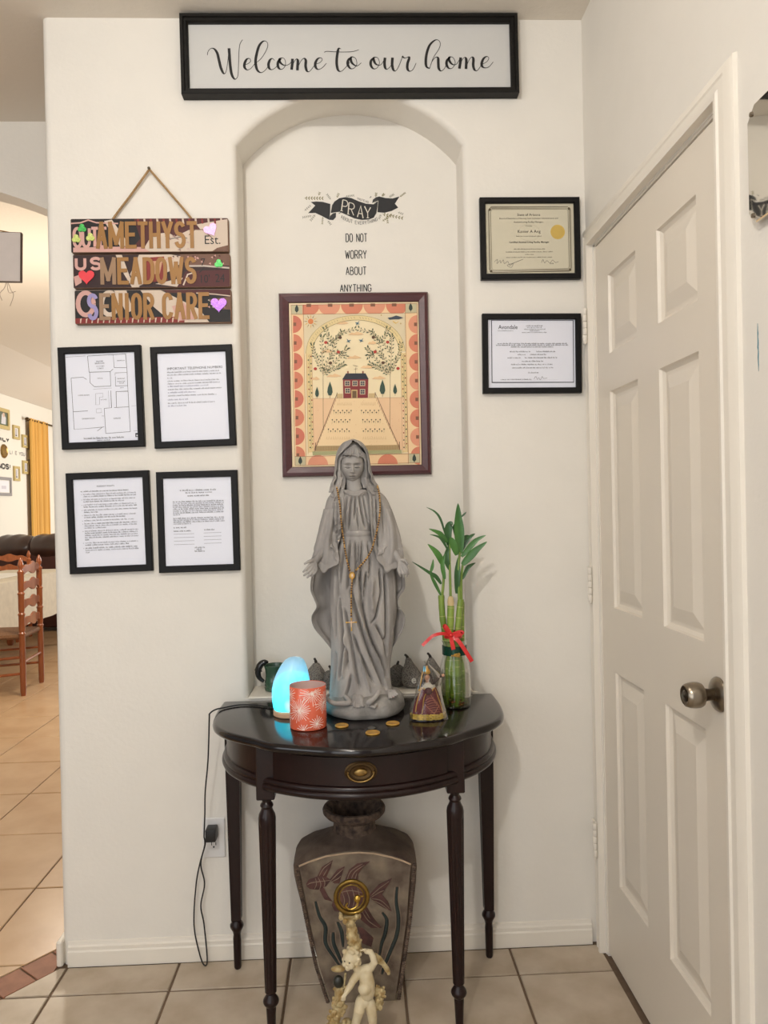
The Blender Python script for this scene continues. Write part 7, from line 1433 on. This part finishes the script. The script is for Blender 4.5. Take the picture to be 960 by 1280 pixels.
q = MB(); q.sphere((-0.0595,0.004,0.2046), (.0185, .009, .0075), None, 14, 8); q.tube([(-0.0425,0.006,0.193), (-0.047,0.008,0.1611), (-0.0514,0.008,0.1342)], [.003, .0035, .004], 8); remesh(q.build('curled_leaf', IVG, ck), .0014, 1)
q = MB(); q.sphere((-0.0602,0.006,0.1726), (.0130, .010, .0150), None, 16, 12); q.build('dark_orb', mat('dark_orb', (40, 40, 34), .3), ck)
q = MB(); q.loft([[V3((.002+.062*k*math.cos(2*PI*i/36)*(1+.05*math.sin(5*2*PI*i/36)), .004+.052*k*math.sin(2*PI*i/36)*(1+.05*math.sin(4*2*PI*i/36)), z)) for i in range(36)] for k, z in ((.96, 0), (1, .005), (.97, .012), (.85, .018), (.5, .021), (.05, .022))]); q.build('mound_base', IVG, ck)
capl = None

# ================================================================= dining and living room seen past the wall end
XW = -4.2
OAK = mat('cherry_wood', (146, 80, 44), .28, var=.18, scale=16, stretch=(1, 1, .3), coat=.3); OAK_LIT = mat('cherry_wood_lit', (186, 104, 56), .3, var=.14, scale=16, stretch=(3, 1, 1), coat=.3); RUSH = mat('woven_rush', (120, 84, 54), .8, var=.25, scale=90)  # far chair's tone is cherry wood with light put into its colour
def ladder_chair(label, loc, rz, m, slat_m):
    t = thing('ladder_back_chair', label, 'chair', loc, (0, 0, rz), 'ladder back chairs at the dining table'); W_ = .43          # back towards -y, seat towards +y
    for s_ in (-1, 1):
        q = MB(); x = s_*W_/2; y0 = 0
        prof = [(.017, 0), (.021, .03), (.022, .30), (.021, .44), (.026, .452), (.019, .462), (.022, .48), (.022, .58), (.027, .592), (.018, .604), (.022, .62), (.022, .73), (.027, .742), (.018, .754), (.022, .77), (.022, .88), (.025, .90), (.015, .912), (.013, .922), (.021, .942), (.019, .962), (.009, .990), (.004, 1.0)]
        q.lathe(prof, 12); q.build('back_post', m, t, loc=(x, 0, 0))
        q = MB(); q.lathe([(.016, 0), (.021, .05), (.022, .36), (.024, .43), (.012, .44)], 12); q.build('front_leg', m, t, loc=(s_*.235, .37, 0))
        for z in (.16, .28): q = MB(); q.tube([(s_*.215, .0, z), (s_*.235, .37, z-.02)], .010, 8); q.build('stretcher', m, t)
    for z in (.20, .31): q = MB(); q.tube([(-.235, .37, z), (.235, .37, z)], .010, 8); q.build('stretcher', m, t)
    q = MB(); q.tube([(-.215, 0, .24), (.215, 0, .24)], .010, 8); q.build('stretcher', m, t)
    for z in (.525, .655, .785, .905):
        q = MB(); n = 24; lo = []; hi = []
        for i in range(n+1):
            u_ = -1+2*i/n; hi.append((u_*.205, .040+.014*math.cos(u_*PI)+.008*math.cos(3*PI*u_))); lo.append((u_*.205, -.020-.012*math.cos(u_*2*PI)))
        rows = []
        for (x, a), (_, b_) in zip(hi, lo):
            y = -.018*(1-(x/.205)**2); rows.append([V3((x, y-.006, z+a)), V3((x, y+.006, z+a)), V3((x, y+.006, z+b_)), V3((x, y-.006, z+b_))])
        q.loft(rows); q.build('slat', slat_m, t, smooth=40)
    q = MB(); q.loft([[V3((x*k, y0+(y1-y0)*((y-.19)/.38*k+.5), z)) for x, y in ((-.205, 0), (.205, 0), (.235, .38), (-.235, .38))] for k, z, y0, y1 in ((1, .41, 0, .38), (1.03, .425, 0, .38), (1, .442, 0, .38), (.6, .447, 0, .38))]); q.build('seat', RUSH, t, smooth=30)
    return t
ladder_chair('dark wooden ladder back chair drawn up to the right side of the table', (-2.445, 3.60, 0), PI/2+.10, OAK, OAK)
ladder_chair('orange lit ladder back chair at the far end of the table', (-3.74, 6.15, 0), PI, OAK_LIT, OAK_LIT).scale = (1, 1, .93)
# table and cloth
dt = thing('dining_table', 'dining table under a pale cloth beyond the wall end', 'table', (-3.24, 4.75, 0))
q = MB(); q.box((0, 0, .735), (.62, 1.84, .035)); q.build('tabletop', OAK, dt, smooth=0)
for sx_ in (-1, 1):
    for sy_ in (-1, 1): q = MB(); q.lathe([(.025, 0), (.035, .03), (.03, .4), (.042, .6), (.042, .72)], 10); q.build('leg', OAK, dt, loc=(sx_*.26, sy_*.86, 0))
q = MB(); n = 96; rings = []
def rr_pt(i, hx, hy, r_=.03):
    t_ = 4*i/n; k = int(t_); f_ = t_-k; c_ = [(-hx, -hy), (hx, -hy), (hx, hy), (-hx, hy)]; a, b_ = c_[k % 4], c_[(k+1) % 4]; return (a[0]+(b_[0]-a[0])*f_, a[1]+(b_[1]-a[1])*f_)
for z, g_, wv in ((.7575, -.05, 0), (.758, 0, 0), (.752, .012, 0), (.70, .018, .25), (.55, .026, .8), (.352, .034, 1.0)):
    rings.append([V3((-3.24+x*(1+.02*wv*math.sin(i*1.9)), 4.75+y*(1+.008*wv*math.sin(i*1.9+1)), z)) for i in range(n) for x, y in [rr_pt(i, .315+g_, .925+g_)]])
q.loft(rings, None, True, True, False); tag(q.build('tablecloth', mat('linen', (206, 196, 176), .8, var=.06, scale=18, bump=.15, bscale=160), smooth=40), 'pale beige cloth hanging over the dining table', 'tablecloth')
q = MB(); q.box((-3.25, 4.55, .7605), (.30, 1.3, .003), None, .001); tag(q.build('table_runner', mat('white_runner', (232, 230, 222), .6), smooth=0), 'white runner lying along the dining table cloth', 'table runner')
# black folding stand at the frame edge
BKM = mat('black_metal', (20, 18, 18), .35)
bs = thing('folding_stand', 'black metal folding stand cut by the left frame edge, beside the ladder back chair', 'stand', (-2.80, 3.12, 0))
q = MB(); q.tube([(.18, 0, .0), (.095, 0, .28), (.165, 0, .84)], .017, 8); q.build('leg', BKM, bs); q = MB(); q.tube([(-.14, .03, .0), (.02, .02, .40), (-.10, .03, .84)], .017, 8); q.build('leg', BKM, bs)
q = MB(); q.tube([(.19, 0, .86), (-.13, .03, .86)], .018, 8); q.build('top_bar', BKM, bs); q = MB(); q.tube([(.105, 0, .30), (-.02, .02, .30)], .010, 8); q.build('cross_bar', BKM, bs)
# leather sofa, its back to the table
LEA = mat('brown_leather', (58, 38, 32), .30, var=.12, scale=14, bump=.12, bscale=60, coat=.25); LEA2 = mat('maroon_leather', (74, 40, 34), .4, var=.1, scale=10)
so = thing('leather_sofa', 'dark brown leather sofa with puffy rolled back cushions below the yellow curtain', 'sofa', (-3.05, 6.70, 0))
q = MB(); q.box((0, -.16, .47), (2.06, .14, .86), None, .02); q.build('back_panel', LEA2, so, smooth=30)
q = MB(); q.box((0, .35, .24), (2.06, .90, .40), None, .03); q.build('seat_base', LEA2, so, smooth=30)
for s_ in (-1, 1): q = MB(); q.box((s_*.98, .32, .34), (.20, .98, .62), None, .07, None, 3); q.build('armrest', LEA, so, smooth=40)
for k in range(3): q = MB(); q.box((-.58+.58*k, .40, .50), (.565, .74, .16), None, .05, None, 3); q.build('seat_cushion', LEA, so, smooth=40)
for k in range(5):
    q = MB(); n = 26; rings = []
    for i in range(n+1):
        u_ = -1+2*i/n; b_ = max(.02, (1-abs(u_)**2.6))**.45; rings.append([V3((-.80+.40*k+u_*.205, -.10+.17*(.72+.28*b_)*math.cos(a*PI/12), .94+(.155*(.70+.30*b_)+.006*math.sin(9*u_+a)*b_)*math.sin(a*PI/12))) for a in range(24)])
    q.loft(rings); q.build('back_cushion', LEA, so, smooth=60)
# things on the long left wall
def wall_item(name, label, cat, c_, group=None): return thing(name, label, cat, c_, (0, 0, PI/2), group)
FRG = mat('gilt_frame', (196, 176, 120), .45, .2); FRW = mat('pale_frame', (206, 202, 192), .5); FRS = mat('silver_frame', (150, 148, 150), .4, .3)
def wframe(label, a, b_, m, bw, art):
    a, b_ = V3(a), V3(b_); w_, h_ = abs(b_.y-a.y), abs(a.z-b_.z); t = wall_item('wall_picture', label, 'picture', (XW+.001, (a.y+b_.y)/2, (a.z+b_.z)/2), 'small pictures on the far wall')
    frame_bars(t, w_, h_, bw, .022, m); q = MB(); q.box((0, -.005, 0), (w_-.01, .008, h_-.01)); q.build('mat_board', mat('mat_board', (222, 218, 208), .6), t, smooth=0)
    p = Print(-.0095); art(p, w_-2*bw, h_-2*bw); p.build('printed_picture', t)
def art_vase(p, W, Hh): p.rect(-W*.22, -Hh*.42, W*.22, Hh*.42, (200, 196, 200)); p.layer(); p.rect(-W*.16, -Hh*.40, W*.2, -Hh*.28, (66, 60, 62)); p.line([(0, -Hh*.3), (-W*.02, Hh*.1), (W*.05, Hh*.35)], .012, (146, 140, 146)); p.disc(W*.04, Hh*.28, W*.10, (168, 160, 170), 10)
def art_photo(p, W, Hh): p.rect(-W/2, -Hh/2, W/2, Hh/2, (96, 106, 92)); p.layer(); p.poly([(-W*.2, -Hh*.5), (W*.3, -Hh*.5), (W*.34, Hh*.1), (W*.1, Hh*.42), (-W*.1, Hh*.3)], (206, 204, 206)); p.layer(); p.disc(W*.1, Hh*.3, W*.12, (206, 176, 156), 12); p.rect(-W/2, -Hh*.5, W/2, -Hh*.4, (80, 92, 64))
def art_sheet(p, W, Hh): p.rect(-W*.42, -Hh*.44, W*.42, Hh*.44, (226, 224, 228)); p.layer(); p.rect(-W*.2, -Hh*.2, W*.2, Hh*.05, (200, 196, 204))
wframe('gilt framed wedding style photo, top of the far wall cluster', (-4.2,6.9309,2.6058), (-4.2,7.2622,2.3566), FRG, .045, art_photo)
for lb, x0, y0, x1, y1 in (('gilt framed vase print, highest of the small far wall pictures', 0, 0, 0, 0),): pass
wframe('small vase print, highest of the five on the far wall', (-4.2,7.3647,2.4365), (-4.2,7.5403,2.2642), FRG, .03, art_vase)
wframe('small vase print just above the rightmost far wall picture', (-4.2,7.6185,2.3425), (-4.2,7.79,2.1782), FRG, .03, art_vase)
wframe('squarish print, rightmost of the five on the far wall', (-4.2,7.8132,2.1592), (-4.2,8.03,2.0382), FRG, .03, art_vase)
wframe('small vase print just below the rightmost far wall picture', (-4.2,7.6194,2.012), (-4.2,7.7958,1.842), FRG, .03, art_vase)
wframe('small vase print, lowest of the five on the far wall', (-4.2,7.36,1.9262), (-4.2,7.5194,1.7439), FRG, .03, art_vase)
wframe('grey framed white sheet low on the far wall', (-4.2,6.8893,1.7775), (-4.2,7.2746,1.5535), FRS, .035, art_sheet)
def wdecal(label, txt, a, b_, w_, col=(60, 58, 56)):
    a, b_ = V3(a), V3(b_); t = wall_item('wall_lettering', label, 'lettering', (XW+.0015, (a.y+b_.y)/2, b_.z)); p = Print(0); L = abs(b_.y-a.y); stroke_text(p, txt, -L/2, 0, L/2, a.z-b_.z, w_, col, .35); o = p.build('letters', t); return t
wdecal('dark lettering FAMILY under the gilt framed photo on the far wall', 'FAMILY', (-4.2,6.7748,2.2507), (-4.2,7.2656,2.2149), .020)
wdecal('dark lettering FRIENDS! above the grey framed sheet on the far wall', 'FRIENDS!', (-4.2,6.6254,1.9351), (-4.2,7.2918,1.8831), .020)
wdecal('thin pale lettering LIKE YOU between the far wall pictures', 'LIKE YOU', (-4.2,7.282,2.1133), (-4.2,7.7124,2.0744), .012, (150, 146, 142))
bc = wall_item('brass_medallion', 'round brass medallion between the wall letterings', 'ornament', (-4.2,7.1205,2.0912)); q = MB(); rr_ = .085
q.loft([[V3((rr_*k*math.cos(PI*i/14), y, rr_*k*math.sin(PI*i/14))) for i in range(28)] for k, y in ((1, 0), (1, -.01), (.85, -.022), (.7, -.014), (.3, -.02), (.02, -.024))]); q.build('disc', BRASS, bc)
# yellow curtain on its rod
CUR = mat('gold_curtain', (214, 164, 78), .7, var=.10, scale=10, stretch=(1, 1, .1))
cn = wall_item('window_curtain', 'golden yellow curtain panel hanging on the far wall', 'curtain', (XW, 8.02, 0))
q = MB(); rows = []
for z in (2.565, 2.45, 2.0, 1.4, .8, .12): rows.append([V3((-.27+.56*i/60, -.055-.022*math.sin(i*.75)*(.6+.4*math.sin(z))-.008*math.sin(i*.31), z)) for i in range(61)])
rows = [r_+[p_+V3((0, .006, 0)) for p_ in r_[::-1]] for r_ in rows]; q.loft(rows); q.build('curtain_panel', CUR, cn, smooth=60)
q = MB(); q.tube([(-.33, -.055, 2.545), (1.3, -.055, 2.545)], .012, 8); q.build('rod', DBRASS, cn); q = MB(); q.sphere((-.345, -.055, 2.545), .024, None, 10, 8); q.build('rod_finial', DBRASS, cn)
q = MB(); q.box((-.24, -.03, 2.545), (.02, .06, .03)); q.build('rod_bracket', DBRASS, cn, smooth=0)
# plaque hanging in the arched opening
hp = thing('hanging_plaque', 'square pale plaque with dark edge hanging in the arched opening', 'plaque', (-1.315, .65, 2.2705), (0, .03, 0))
q = MB(); q.box((0, 0, 0), (.205, .014, .186), None, .002); q.build('plaque_board', mat('dark_edge', (92, 76, 66), .6), hp, smooth=0)
q = MB(); q.box((-.001, -.0075, 0), (.199, .002, .180)); q.build('plaque_face', mat('plaque_face', (222, 212, 206), .7, var=.05, scale=12), hp, smooth=0)
q = MB(); q.tube(smooth_path([(.06, .0, .092), (.02, -.004, .098), (-.04, -.008, .104), (-.06, 0, .255)], 5), .0022, 6); q.tube([(-.04, -.008, .104), (-.01, -.010, .094), (-.004, -.010, .080)], .0018, 6); q.build('twine', TW, hp)
q = MB()
for pts in ([(.045, 0, -.093), (.038, 0, -.115), (.022, 0, -.135), (.030, 0, -.16)], [(.052, 0, -.093), (.062, 0, -.12), (.072, 0, -.14), (.060, 0, -.18)], [(.048, 0, -.093), (.055, 0, -.13), (.080, 0, -.125)]): q.tube(smooth_path(pts, 5), .0011, 5)
q.build('loose_thread', mat('pale_thread', (176, 160, 146), .8), hp)
